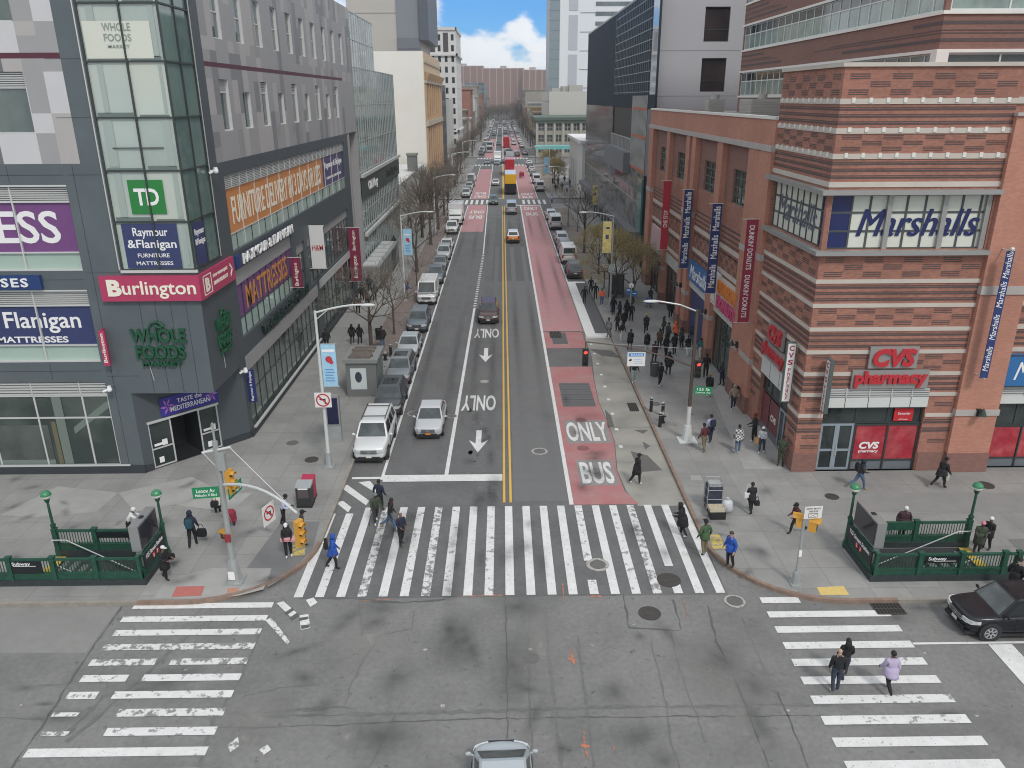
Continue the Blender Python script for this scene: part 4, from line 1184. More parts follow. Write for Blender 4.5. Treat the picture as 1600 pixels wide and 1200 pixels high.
for z in(19.5,18.17,17.0):
 x=.5
 while x<CX1-RX-.1:mb.box(RX+x,RY-.09,z+.02,RX+x+.16,RY-.04,z+.24);x+=.82
 x=.5
 while x<CY1-RY-.1:mb.box(RX-.09,RY+x,z+.02,RX-.04,RY+x+.16,z+.24);x+=.82
mb.build('stone_dentil',COPE,bs)
# base course
mb=MB();mb.box(RX-.06,RY-.06,.1,17.3,RY+.03,1.25);mb.box(22.9,RY-.06,.1,CX1,RY+.03,1.25);mb.box(RX-.06,RY+.03,.1,RX+.03,40.55,1.25)
mb.build('base_course',BRKB,bs)
# eaves round the ribbon window
mb=MB()
for z0,z1,pr in((15.28,15.50,.45),(12.30,12.52,.38)):ring(z0,z1,pr,mb)
mb.build('eave',METG,bs)
pan=MB()
GPAL=mat('window_blind_white',(.62,.64,.57),.35,spec=.5,var=.05,vs=1.2)
GNAV=mat('window_navy',(.018,.026,.11),.25,spec=.5)
zz0,zz1=12.52,15.28
w1=window(bs,SO,su,(.02,zz0-.1,CX1-RX-.2,zz1-.1),.25,[GPAL],mat('frame_grey_green',(.075,.085,.085),.5,.2),fw=.10,name='ribbon_window',xs=[1.35+.92*i for i in range(8)],ys=[zz0-.1+.92,zz0-.1+1.84])
flat('corner_pane',GNAV,w1,SO,su,.3,zz0+.0,1.3,zz1-.2,-.22)
bars('post',w1,SO,su,[.16,1.35+.92*2,1.35+.92*5,8.1],[],(0,zz0-.1,9,zz1-.1),METG,.24,-.24,-.04)
for k_ in range(2):lettering(w1,'Marshalls',GNAV,(RX+4.78+.055*k_,RY+.205,13.85),su,Zv,6.1,1.35,.012+.002*k_,0,.28)
w2=window(bs,WO,wu,(.2,zz0-.1,CY1-RY-.02,zz1-.1),.25,[GPAL],mat('frame_grey_green',(0,0,0)),fw=.10,name='ribbon_window',xs=[.2+.9*i for i in range(1,9)],ys=[zz0-.1+.92,zz0-.1+1.84])
flat('corner_pane',GNAV,w2,WO,wu,CY1-RY-1.15,zz0,CY1-RY-.35,zz1-.2,-.22)
lettering(w2,'Marshalls',mat('letter_navy_pale',(.10,.12,.17),.4),(RX+.205,43.4,13.85),wu,Zv,5.8,1.35,.012,0,.28)
# pharmacy front, south
a,b,c,d=sw[0]
flat('canopy_louvre',FABW,bs,SO,su,a,4.55,c,5.0,-.15)
louvre(bs,SO,su,a,4.5,c,5.02,4,.0,[a+1.05,a+2.3,a+3.5,a+4.6],LOUV)
flat('canopy_panel',mat('panel_pale',(.58,.60,.58),.5,var=.05),bs,SO,su,a-.02,3.9,c+.02,4.5,.06,.03)
bars('canopy_joint',bs,SO,su,[a+1.05,a+2.3,a+3.5,a+4.6],[3.88,4.5],(a,3.9,c,5.0),ALUD,.03,.09,.10)
window(bs,SO,su,(a,2.85,c,3.88),.25,GDARK,ALUD,fw=.09,xs=[a+1.9,a+3.65],name='transom_window')
dr=window(bs,SO,su,(a+.05,.05,a+.98,2.85),.24,GDARK,mat('door_frame_blue_grey',(.30,.35,.40),.4,.2),fw=.13,ys=[1.25],name='door')
dr=window(bs,SO,su,(a+.98,.05,a+1.9,2.85),.24,GDARK,mat('door_frame_blue_grey',(0,0,0)),fw=.13,ys=[1.25],name='door')
for x_ in(a+.88,a+1.04):
 mb=MB();mb.T=frame_T(SO,su,Zv);mb.path([(x_,1.0,-.12),(x_,1.0,-.06),(x_,1.5,-.06),(x_,1.5,-.12)],.02);mb.build('door_handle',ALU,dr)
flat('stall_riser',mat('riser_grey',(.15,.17,.19),.5,.1),bs,SO,su,a+1.9,.05,c,.62,-.2)
for k,(x0_,x1_)in enumerate(((a+2.05,a+3.72),(a+3.82,c-.1))):
 g_=flat('red_poster',REDPAN,bs,SO,su,x0_,.66,x1_,2.72,-.2)
 if k==0:
  lettering(g_,'CVS',LETW,(RX+(x0_+x1_)/2,RY+.195,1.62),su,Zv,1.1,.42,.01,.04,.15)
  lettering(g_,'pharmacy',LETW,(RX+(x0_+x1_)/2,RY+.195,1.25),su,Zv,1.1,.22,.01,.015)
bars('mullion',bs,SO,su,[a+1.95,a+3.77,c-.06],[.64,2.78],(a+1.9,.05,c,2.85),ALUD,.1,-.2,-.14)
g_=flat('bank_notice',mat('notice_red',(.50,.02,.03),.4),bs,SO,su,a+3.95,3.0,a+5.0,3.75,-.16,.03)
lettering(g_,'Santander',LETW,(RX+a+4.5,RY+.12,3.55),su,Zv,.7,.14,.005,.01)
lettering(g_,'ATM inside',LETW,(RX+a+4.48,RY+.12,3.2),su,Zv,.5,.08,.005,.005)
# pharmacy side entrance, west
a,b,c,d=ww_[0]
flat('canopy_panel',mat('panel_pale',(0,0,0)),bs,WO,wu,a,3.75,c,5.05,.02,.05)
bars('canopy_joint',bs,WO,wu,[a+1.6,a+3.2],[],(a,3.75,c,5.05),ALUD,.03,.07,.08)
window(bs,WO,wu,(a,2.6,c,3.75),.25,GDARK,ALUD,fw=.09,xs=[a+1.5,a+3.2],name='transom_window')
g_=flat('red_poster',mat('window_graphic_dull_red',(.16,.035,.045),.35,var=.2,vs=2),bs,WO,wu,a+.1,.5,a+1.45,2.5,-.2)
g_=flat('red_poster',mat('window_graphic_dull_red',(0,0,0)),bs,WO,wu,a+1.55,.5,a+3.1,2.5,-.2)
lettering(g_,'CVS',LETC,(RX+.195,CY1-a-2.3,1.5),wu,Zv,.9,.4,.01,.04)
flat('stall_riser',mat('riser_grey',(0,0,0)),bs,WO,wu,a,.02,a+3.15,.5,-.2)
window(bs,WO,wu,(a+3.2,.05,c,2.6),.24,GDARK,mat('door_frame_blue_grey',(0,0,0)),2,1,.12,name='door')
# pharmacy signs
def cvs_sign(o,u,label,k=1.0):
 s=sign('store_sign',label,o)
 mb=MB();mb.T=frame_T(o,u,Zv)
 mb.box(-1.32*k,.32,.02,1.30*k,1.52,.14);mb.box(-2.1*k,-.82,.02,2.1*k,.22,.14)
 mb.build('backing',METG,s)
 n=Vector(u).cross(Vector(Zv))*.14
 lettering(s,'CVS',CVSRED,Vector(o)+n+Vector((0,0,.92)),u,Zv,2.3*k,1.0,.12,.05,.18)
 lettering(s,'pharmacy',CVSRED,Vector(o)+n+Vector((0,0,-.28)),u,Zv,3.95*k,.95,.12,.045)
cvs_sign((20.55,RY-.06,5.95),su,'red CVS pharmacy letters on the brick wall straight above the glass doors',.98)
cvs_sign((RX-.06,43.2,5.85),wu,'red CVS pharmacy letters on the shaded side of the brick corner',.95)
def vsign(label,x,y,u,z0,z1,body,text=True):
 s=sign('blade_sign',label,(x,y,z0))
 mb=MB();mb.T=frame_T((x,y,0),u,Zv);mb.box(0,z0,-.11,.52,z1,.11)
 mb.build('box',body,s)
 for sg in(1,-1):
  uu=tuple(Vector(u)*sg)
  n=Vector(uu).cross(Vector(Zv))
  f=MB();f.T=frame_T(Vector((x,y,0))+n*.112,u if sg>0 else u,Zv);f.quad((.05,z0+.06,0),(.47,z0+.06,0),(.47,z1-.06,0),(.05,z1-.06,0))
  f.build('face',mat('sign_face_white',(.72,.71,.70),.4),s)
  if text:
   H_=z1-z0
   for i,ch in enumerate('CVS'):lettering(s,ch,mat('letter_wine',(.30,.02,.06),.5),Vector((x,y,z1-.32-i*.40))+Vector(u)*.26+n*.114,uu,Zv,.27,.30,.006,.03)
   for i,ch in enumerate('pharmacy'):lettering(s,ch,mat('letter_wine',(0,0,0)),Vector((x,y,z1-1.55-i*.235))+Vector(u)*.26+n*.114,uu,Zv,.16,.19,.006,.015)
vsign('white upright CVS blade sign standing off the side wall at the brick corner',RX-.75,39.9,(1,0,0),3.95,7.4,mat('sign_box_green_grey',(.10,.13,.12),.5))
vsign('edge-on grey blade sign between the pharmacy letters and the brick corner',17.1,RY-.75,(0,1,0),3.9,6.9,mat('sign_box_grey',(.085,.105,.105),.5))
# orange brick pier and the wall beyond it
for a_,b_ in((CX1,26.7),(32.5,35)):
 p_=MB().box(a_,RY-.25,1.3,b_,RY+2,18.9).build('pier',BRK2,bs)
 MB().box(a_-.03,RY-.3,.1,b_+.03,RY+2,1.3).build('base_course',BRKB,p_)
mb=MB();mb.box(CX1-.04,RY-.33,10.25,26.75,RY+1,10.68);mb.box(CX1-.04,RY-.33,3.55,26.75,RY+1,3.88);mb.box(CX1-.04,RY-.35,18.9,45,RY+2,19.05);mb.box(32.4,RY-.33,10.25,35.1,RY+1,10.68)
mb.build('stone_band',STONEG,bs)
mb=MB()
facade(mb,(26.7,RY+.25,.1),su,18,19,[(.05,.05,5.75,4.9)],.2)
mb.build('wall',BRK,bs)
mb=MB();mb2=MB()
for z in(10.82,9.55,8.28,7.03):mb.box(26.7,RY+.18,z,32.5,RY+.28,z+.24)
for z0 in(9.85,7.35):
 for i in range(3):mb2.box(26.7,RY+.235,z0+i*.32+.05,32.5,RY+.28,z0+i*.32+.17)
for z0 in(8.6,11.1):
 for r in range(3):
  for i in range(4):
   for k in range(3):mb2.box(26.8+i*1.42+(r%2)*.7,RY+.235,z0+r*.3+k*.09,27.5+i*1.42+(r%2)*.7,RY+.28,z0+r*.3+k*.09+.045)
mb.build('limestone_band',LIME,bs);mb2.build('dark_brick_band',BRKD,bs)
O3=(26.7,RY+.25,.1)
flat('canopy_panel',mat('panel_pale',(0,0,0)),bs,O3,su,.05,3.95,5.75,4.45,.04,.04)
louvre(bs,O3,su,.05,4.45,5.75,4.95,4,0,[1.5,3,4.5])
window(bs,O3,su,(.05,2.6,5.75,3.95),.2,GDARK,ALUD,4,1,.08,name='transom_window')
for x0_ in(.15,2.05,3.95):flat('red_poster',REDPAN,bs,O3,su,x0_,.62,x0_+1.75,2.45,-.16)
flat('stall_riser',mat('riser_grey',(0,0,0)),bs,O3,su,.05,.05,5.75,.6,-.17)
bars('mullion',bs,O3,su,[.1,1.98,3.86,5.7],[.6,2.55],(.05,.05,5.75,2.6),ALUD,.08,-.16,-.1)
s=sign('store_sign','blue framed sign at the edge of the picture above the red posters',(27.6,RY,5.9))
MB().box(26.62,RY-.05,5.1,31.8,RY+.24,6.9).build('panel',SBLUE,s)
bars('sign_frame',s,(26.62,RY-.05,0),su,[.03,5.15],[5.13,6.87],(0,5.1,5.18,6.9),ALUD,.06,0,.03)
lettering(s,'Marshalls',LETW,(29.3,RY-.05,6.0),su,Zv,4.1,1.0,.02,0,.28)
def wall_lamp(x,y,z,n,label):
 s=thing('wall_lamp',label,'lamp',(x,y,z))
 n=Vector(n)
 mb=MB();p=Vector((x,y,z));mb.cyl(p,p+n*.35,.05,.04,6);mb.box(x-.12,y-.12,z-.2,x+.12,y+.12,z+.2);mb.build('bracket',BLACKM,s)
 mb=MB();q=p+n*.4;mb.cyl(q+Vector((0,0,-.05)),q+Vector((0,0,.22)),.20,.10,10);mb.cyl(q+Vector((0,0,.22)),q+Vector((0,0,.36)),.1,.03,10);mb.build('lamp_shade',mat('lamp_shade_green',(.03,.05,.045),.5),s)
 mb=MB();mb.ball(q-Vector((0,0,.05)),.1,.1,.1,0,8,5);mb.build('bulb',COPE,s)
wall_lamp(25.6,RY-.3,3.75,(0,-1,0),'green shaded wall lamp on the orange brick pier right of the pharmacy')
# ---- west wall of the long brick wing
WL=87.4-CY1
BAYS=[(51.7,57.9),(59.4,66.1),(69.6,76.5),(77.9,85.1)]
PIL=[(47.3,49.5),(50.2,51.7),(57.9,59.4),(66.1,67.4),(68.3,69.6),(76.5,77.9),(85.1,87.4)]
wb=thing('brick_wing','long brick wing with tall pilasters, banners and slim windows along the street','building',(22,67,0))
WO2=(RX+.2,87.4,.1)
def wy(y):return 87.4-y
WIN=[(wy(c_+1.75),12.65,wy(c_-1.75),15.0)for c_ in(54.4,62.6,72.7,80.9)]
STO=[(wy(b_)+.02,.02,wy(a_)-.02,4.35)for a_,b_ in BAYS]
mb=MB()
facade(mb,WO2,wu,87.4-49.4,18.4,WIN+STO,.22,lambda u_,v_:1 if v_>10.0 else 0)
mb.quad((RX+.2,87.4,.1),(RX+.2,87.4,18.5),(45,87.4,18.5),(45,87.4,.1))
mb.quad((RX,CY1,18.45),(45,CY1,18.45),(45,87.4,18.45),(RX,87.4,18.45),2)
mb.build('wall',[BRK,BRKB,mat('roof_gravel',(.32,.31,.29),.9,var=.1)],wb)
for a_,b_ in PIL:
 p_=MB().box(RX-.22,a_,1.3,RX+.22,b_,16.75).build('pilaster',BRK2,wb)
 MB().box(RX-.27,a_-.03,.1,RX+.2,b_+.03,1.3).build('base_course',BRKB,p_)
mb=MB()
mb.box(RX-.12,CY1,17.1,RX+.25,87.4,18.55)
mb.box(RX-.22,49.5,1.3,RX-.05,50.2,16.7)
mb.build('frieze',BRK2,wb)
mb=MB();mb.box(RX-.28,CY1,16.75,RX+.3,87.5,17.1)
for a_,b_ in PIL:mb.box(RX-.27,a_-.03,10.3,RX+.1,b_+.03,10.7);mb.box(RX-.27,a_-.03,3.6,RX+.1,b_+.03,3.95)
mb.build('stone_band',STONEG,wb)
MB().box(RX-.2,CY1,18.55,RX+.3,87.5,18.72).build('coping',COPE,wb)
mb=MB();mb2=MB()
for a_,b_ in BAYS:
 for z in(9.35,7.55,5.75):mb.box(RX+.12,a_,z,RX+.22,b_,z+.3)
 for z0,n_ in((9.75,4),):
  for i in range(n_):mb2.box(RX+.185,a_,z0+i*.36,RX+.22,b_,z0+i*.36+.13)
 for z0 in(7.9,6.1):
  for r in range(3):
   x=a_+.2+(r%2)*.7
   while x<b_-.7:
    for k in range(3):mb2.box(RX+.185,x,z0+r*.45+k*.13,RX+.22,x+.7,z0+r*.45+k*.13+.06)
    x+=1.42
 for z0 in(9.0,7.2):mb2.box(RX+.185,a_,z0,RX+.22,b_,z0+.12)
mb.build('limestone_band',LIME,wb);mb2.build('dark_brick_band',BRKD,wb)
for r in WIN:window(wb,WO2,wu,r,.2,GDARK,mat('frame_dull_green',(.075,.10,.09),.5),4,4,.07)
for i,r in enumerate(STO):
 flat('fascia',mat('panel_pale',(0,0,0))if i<2 else FABW,wb,WO2,wu,r[0],4.35,r[2],5.35,.05,.05)
 window(wb,WO2,wu,r,.2,GDARK if i else GSTORE,ALUD,4,1,.08,ys=[2.9],name='shop_window')
mb=MB()
for a_,b_ in((60,65.8),):mb.box(RX-.1,a_,4.35,RX+.1,b_,5.0)
mb=MB();mb.T=frame_T(WO2,wu,Zv)
mb.box(wy(65.9),.1,-.12,wy(61.2),4.2,-.1)
mb.build('window_graphic',mat('graphic_deep_blue',(.04,.055,.16),.4,var=.25,vs=1.5),wb)
for(y0_,l_)in((50.0,'wall lamp on the first brick pilaster past the side pharmacy doors'),(58.6,'wall lamp on the pilaster between the doughnut shop and the blue store sign'),(67.8,'wall lamp on the pilaster beyond the blue store sign'),(77.2,'wall lamp on the far pilaster near the pink panel')):
 wall_lamp(RX-.24,y0_,4.1,(-1,0,0),l_)
s=sign('store_sign','blue store sign with white Marshalls lettering on the side wall behind the navy banner',(RX,62.5,5.9))
MB().box(RX-.12,58.6,5.15,RX+.1,65.9,6.85).build('panel',SBLUE,s)
lettering(s,'Marshalls',LETW,(RX-.12,62.4,6.0),wu,Zv,5.6,1.1,.03,0,.28)
s=sign('store_sign','doughnut shop sign of orange and pink letters beside an outlined white cup board',(RX,55,6.2))
MB().box(RX-.2,56.4,5.1,RX+.1,58.4,7.5).build('cup_board',mat('cup_board_white',(.66,.64,.60),.5),s)
bars('cup_outline',s,(RX-.2,58.4,0),wu,[.3,1.7],[5.3,7.3],(.3,5.3,1.7,7.3),mat('cup_rose',(.45,.25,.25),.5),.07,0,.02)
MB().box(RX-.1,51.0,4.9,RX+.1,56.3,7.4).build('backing',mat('sign_cream',(.55,.5,.45),.5),s)
lettering(s,'DUNKIN\'',mat('letter_orange_bright',(.62,.19,.03),.4),(RX-.1,53.7,6.75),wu,Zv,4.9,.95,.16,.05)
lettering(s,'DONUTS',mat('letter_pink',(.50,.06,.16),.4),(RX-.1,53.7,5.6),wu,Zv,4.9,.95,.16,.05)
def wingbanner(y,z0,z1,m,texts,label,wd=.7):return blade(label,(RX-.3-wd,y,0),(1,0,0),wd,z0,z1,m,texts)
wingbanner(48.1,6.2,12.75,mat('banner_donut',(.27,.025,.055),.6,var=.08),[('DUNKIN\' DONUTS',11.0,2.75,.34,-1,LETW),('DUNKIN\' DONUTS',7.9,2.75,.34,-1,LETW)],'tall dark red doughnut banner on the first pilaster beyond the corner')
wingbanner(56.4,6.1,12.65,MBLUE,[('Marshalls',7.4,1.72,.46,1,LETW),('Marshalls',9.55,1.72,.46,1,LETW),('Marshalls',11.6,1.72,.46,1,LETW)],'tall navy Marshalls banner hanging past the doughnut sign')
wingbanner(65.5,6.1,12.65,MBLUE,[('Marshalls',7.4,1.72,.46,1,LETW),('Marshalls',9.55,1.72,.46,1,LETW),('Marshalls',11.6,1.72,.46,1,LETW)],'tall navy Marshalls banner farther along, before the blue store sign')
wingbanner(74.2,6.1,12.5,mat('banner_red',(.42,.025,.045),.6),[('ONE STOP',9.0,1.6,.4,1,LETW)],'bright red banner nearest the far end of the brick wing',.7)
MB_=MB();MB_.T=frame_T(WO2,wu,Zv)
s=sign('notice_panel','plain pale pink panel on the far end of the brick wing',(RX,82,6))
MB().box(RX-.15,78.2,4.9,RX+.1,83.5,7.2).build('panel',mat('panel_pink',(.55,.38,.40),.5),s)
# tall navy banner in front of the pier
s=sign('banner','tall navy Marshalls banner on the orange pier right of the pharmacy',(25.1,38,6),'banner')
MB().box(24.85,RY-.95,5.95,25.25,RY-.9,12.6).build('cloth',MBLUE,s)
mb=MB()
for z in(5.95,12.6):mb.cyl((25.05,RY-.2,z),(25.05,RY-1.05,z),.035,.035,6)
mb.ball((25.05,RY-1.0,12.7),.12,.12,.12,0,8,5)
mb.build('bracket',ALU,s)
for z in(7.0,8.7,10.4,11.9):lettering(s,'Marshalls',LETW,(25.03,RY-.952,z),(0,0,1),(-1,0,0),1.35,.30,.006,0,.28)
# rooftop plant behind the parapet
for nm,lab,x_,y_,a_,b_,h_ in(('air_handler','louvred pale rooftop unit at the edge of the brick wing roof',18.6,72,1.4,1.2,1.1),('air_handler','long pale rooftop unit against the upper brick block',20.2,64,2.6,3.2,1.15)):
 t=thing(nm,lab,'air conditioner',(x_,y_,18.5))
 MB().box(x_-a_/2,y_-b_/2,18.5,x_+a_/2,y_+b_/2,18.5+h_).build('casing',mat('unit_pale',(.36,.355,.33),.6,var=.08),t)
 mb=MB()
 for i in range(5):mb.box(x_-a_/2-.03,y_-b_/2+.1,18.7+i*h_*.16,x_-a_/2+.02,y_+b_/2-.1,18.7+i*h_*.16+.1)
 for i in range(5):mb.box(x_-a_/2+.1,y_-b_/2-.03,18.7+i*h_*.16,x_+a_/2-.1,y_-b_/2+.02,18.7+i*h_*.16+.1)
 mb.build('louvre',STONEG,t)
 mb=MB();mb.cyl((x_,y_,18.5+h_),(x_,y_,18.9+h_),.35,.35,10);mb.build('fan',STONEG,t)
# ---- upper brick office block set back behind
ob=thing('office_block','upper brick office block with long ribbon windows and white sills, set back above the store','building',(35,60,18))
OX,OY=22.0,42.3
RIB=[(19.9,21.85),(23.78,25.72),(27.62,29.6),(31.5,33.5)]
mb=MB()
WOo=(OX,77,18.4);SOo=(OX,OY,18.4)
facade(mb,WOo,wu,77-OY,20,[(.3,a_-18.4,77-OY-.25,b_-18.4)for a_,b_ in RIB],.15)
facade(mb,SOo,su,40,20,[(.25,a_-18.4,40,b_-18.4)for a_,b_ in RIB],.15)
mb.quad((OX,77,18.4),(OX,77,38.4),(62,77,38.4),(62,77,18.4));mb.quad((OX,OY,38.4),(62,OY,38.4),(62,77,38.4),(OX,77,38.4))
mb.build('wall',brickmat('brick_office',(.235,.122,.098),(.20,.103,.083),(.22,.12,.10),.24,.085,.005,var=.07,vs=.3),ob)
mb=MB()
for a_,b_ in RIB:
 for z in(a_-.16,b_):mb.box(OX-.10,OY-.10,z,OX+.05,77,z+.16);mb.box(OX+.05,OY-.10,z,62,OY+.05,z+.16)
mb.build('sill',COPE,ob)
mb=MB()
for a_,b_ in zip(RIB[:-1],RIB[1:]):
 m0=a_[1]+.35;h_=b_[0]-a_[1]-.6
 for k,(f,wd_)in enumerate(((.12,.16),(.40,.05),(.50,.05),(.72,.16))):
  z=m0+h_*f
  L0=12 if k in(0,3)else 20
  mb.box(OX-.015,OY-.015,z,OX+.05,OY+L0-3*k,z+wd_);mb.box(OX+.05,OY-.015,z,OX+30,OY+.05,z+wd_)
  mb.box(OX-.015,66+k*1.5,z,OX+.05,77,z+wd_)
mb.build('dark_brick_band',BRKD,ob)
GREENISH=mat('office_glass',(.25,.32,.29),.06,spec=.7,stain=((.11,.15,.14),.9),ss=.5)
for a_,b_ in RIB[:3]:
 up=b_-(b_-a_)*.38
 w_=window(ob,WOo,wu,(.3,a_-18.4,77-OY-.25,b_-18.4),.12,GREENISH,mat('frame_white',(.60,.62,.60),.5),fw=.08,xs=[.3+1.5*i for i in range(1,23)],ys=[up-18.4],name='ribbon_window')
 flat('upper_pane',GDARK,w_,WOo,wu,.4,up-18.4,77-OY-.3,b_-18.45,-.10)
 w_=window(ob,SOo,su,(.25,a_-18.4,40,b_-18.4),.12,GDARK if a_<20 else GREENISH,mat('frame_white',(0,0,0)),fw=.09,xs=[.25+3.0*i for i in range(1,13)],ys=[],name='ribbon_window')
MB().box(OX-.12,OY-.12,19.7,OX+.5,OY+.5,22.0).build('corner_post',COPE,ob)
# ---- grey slab and the black glass museum block beyond
gs=thing('grey_slab_building','smooth grey concrete slab wall with two square dark windows','building',(24,95,0))
gw_=[(21.95-17,20.25,24.65-17,23.7),(21.95-17,25.35,24.65-17,28.8)]
mb=MB()
facade(mb,(17,92,.1),su,18,32,gw_,.3)
mb.box(17.01,92.35,.1,35,97,32.1)
mb.build('wall',mat('slab_grey',(.40,.405,.43),.6,var=.03,vs=.15),gs)
mb=MB();mb.T=frame_T((17,92,.1),su,Zv)
mb.box(0,24.45,0,18,24.5,.02);mb.box(0,19.8,0,18,19.84,.02)
mb.build('panel_joint',mat('joint_grey',(.27,.27,.28),.7),gs)
for r in gw_:window(gs,(17,92,.1),su,r,.25,mat('slab_window',(.025,.024,.028),.04,spec=.4,stain=((.085,.055,.05),.6),ss=.35),ALUD,1,1,.08,ys=[r[1]+1.2])
mu=thing('museum_block','black glass and metal block with an overhanging upper box and a square balcony opening','building',(22,130,0))
MX=16.8
MU=mat('museum_black_panel',(.040,.052,.070),.6,0,spec=.02,var=.06,vs=.2)
MUG=mat('museum_lower_glass',(.045,.053,.062),.08,.0,spec=.12,stain=((.22,.23,.24),.9),ss=.3)  # pale spots are reflections painted into the colour
MO=(MX,164,.1)
mb=MB()
facade(mb,MO,wu,73.5,31,[(164-124.5,14.6,164-106,18.4),(164-95,0.1,164-91,11),(2,.1,164-96,3.2)],.18,lambda u_,v_:0 if v_>19.8 else(1 if u_<40 else 2))
mb.quad((MX,164,.1),(MX,164,31.1),(40,164,31.1),(40,164,.1));mb.quad((MX,97.05,31.1),(40,97.05,31.1),(40,164,31.1),(MX,164,31.1));mb.quad((MX,90.5,.1),(MX+.19,90.5,.1),(MX+.19,90.5,31.1),(MX,90.5,31.1));mb.quad((MX+.19,90.5,.1),(MX+.19,97.05,.1),(MX+.19,97.05,31.1),(MX+.19,90.5,31.1))
mb.build('wall',[MU,MUG,mat('museum_grey_panel',(.185,.19,.20),.6,0,var=.04,spec=.15)],mu)
MB().box(MX-.05,90.5,31.1,MX+.18,164,31.35).build('coping',METG,mu)
mb=MB();mb.T=frame_T(MO,wu,Zv)
mb.quad((164-124.5,14.6,-.17),(164-106,14.6,-.17),(164-106,18.4,-.17),(164-124.5,18.4,-.17));mb.quad((2,.1,-.17),(68,.1,-.17),(68,3.2,-.17),(2,3.2,-.17));mb.quad((69,.1,-.17),(73,.1,-.17),(73,11,-.17),(69,11,-.17))
mb.build('recess',mat('recess_dark',(.012,.014,.018),.5),mu)
# lattice of thin fins over the lower glass
GLF=mat('museum_street_glass',(.07,.075,.08),.03,spec=.06,stain=((.26,.24,.235),1.0),ss=.35)  # specular nearly off, the reflections are painted as pale patches
mb=MB();mb.T=frame_T(MO,wu,Zv)
mb.quad((.3,3.9,.02),(69,3.9,.02),(69,11.2,.02),(.3,11.2,.02));mb.quad((58,11.5,.02),(69,11.5,.02),(69,19.9,.02),(58,19.9,.02))
gl=mb.build('curtain_glass',GLF,mu)
bars('fin',gl,MO,wu,[.6+1.0*i for i in range(69)],[7.4],(.3,3.9,69,11.2),mat('fin_grey',(.40,.40,.39),.6,0,spec=.1),.12,.025,.04)
bars('fin',gl,MO,wu,[58.2+.75*i for i in range(15)],[],(58,11.5,69,19.9),mat('fin_grey',(0,0,0)),.34,.025,.07)
bars('floor_edge',gl,MO,wu,[],[18.4,15.2,11.35],(58.5,11,69,20),mat('floor_red',(.42,.11,.055),.6),.3,.03,.09)
bars('balcony_rail',mu,MO,wu,[164-124.5+1.3*i for i in range(15)],[14.6,12.9],(164-124.5,12.9,164-106,14.6),mat('fin_grey',(0,0,0)),.14,0,.10)
flat('balcony_box',mat('museum_grey_panel',(0,0,0)),mu,MO,wu,164-126,10.3,164-106,12.9,.02,.9)
bars('facade_grid',mu,MO,wu,[40+1.35*i for i in range(22)],[20.3+1.1*i for i in range(10)],(40,20,69.5,31),mat('grid_steel',(.16,.20,.23),.3,.5),.10,0,.07)
flat('pale_glass_strip',mat('museum_sky_glass',(.30,.34,.38),.04,spec=.9,var=.3,vs=.2),mu,MO,wu,69.7,20,73.2,31,.015)
flat('canopy_fascia',mat('museum_grey_panel',(0,0,0)),mu,MO,wu,1,3.2,67,4.0,.01,1.2)
flat('teal_window',mat('teal_glass',(.08,.22,.20),.1),mu,MO,wu,66,4,69,10.5,.02,.2)
mb=MB();mb.T=frame_T(MO,wu,Zv)
for i in range(16):mb.box(4+i*4,.1,-.16,4.5+i*4,3.2,-.02)
mb.build('street_post',FABW,mu)
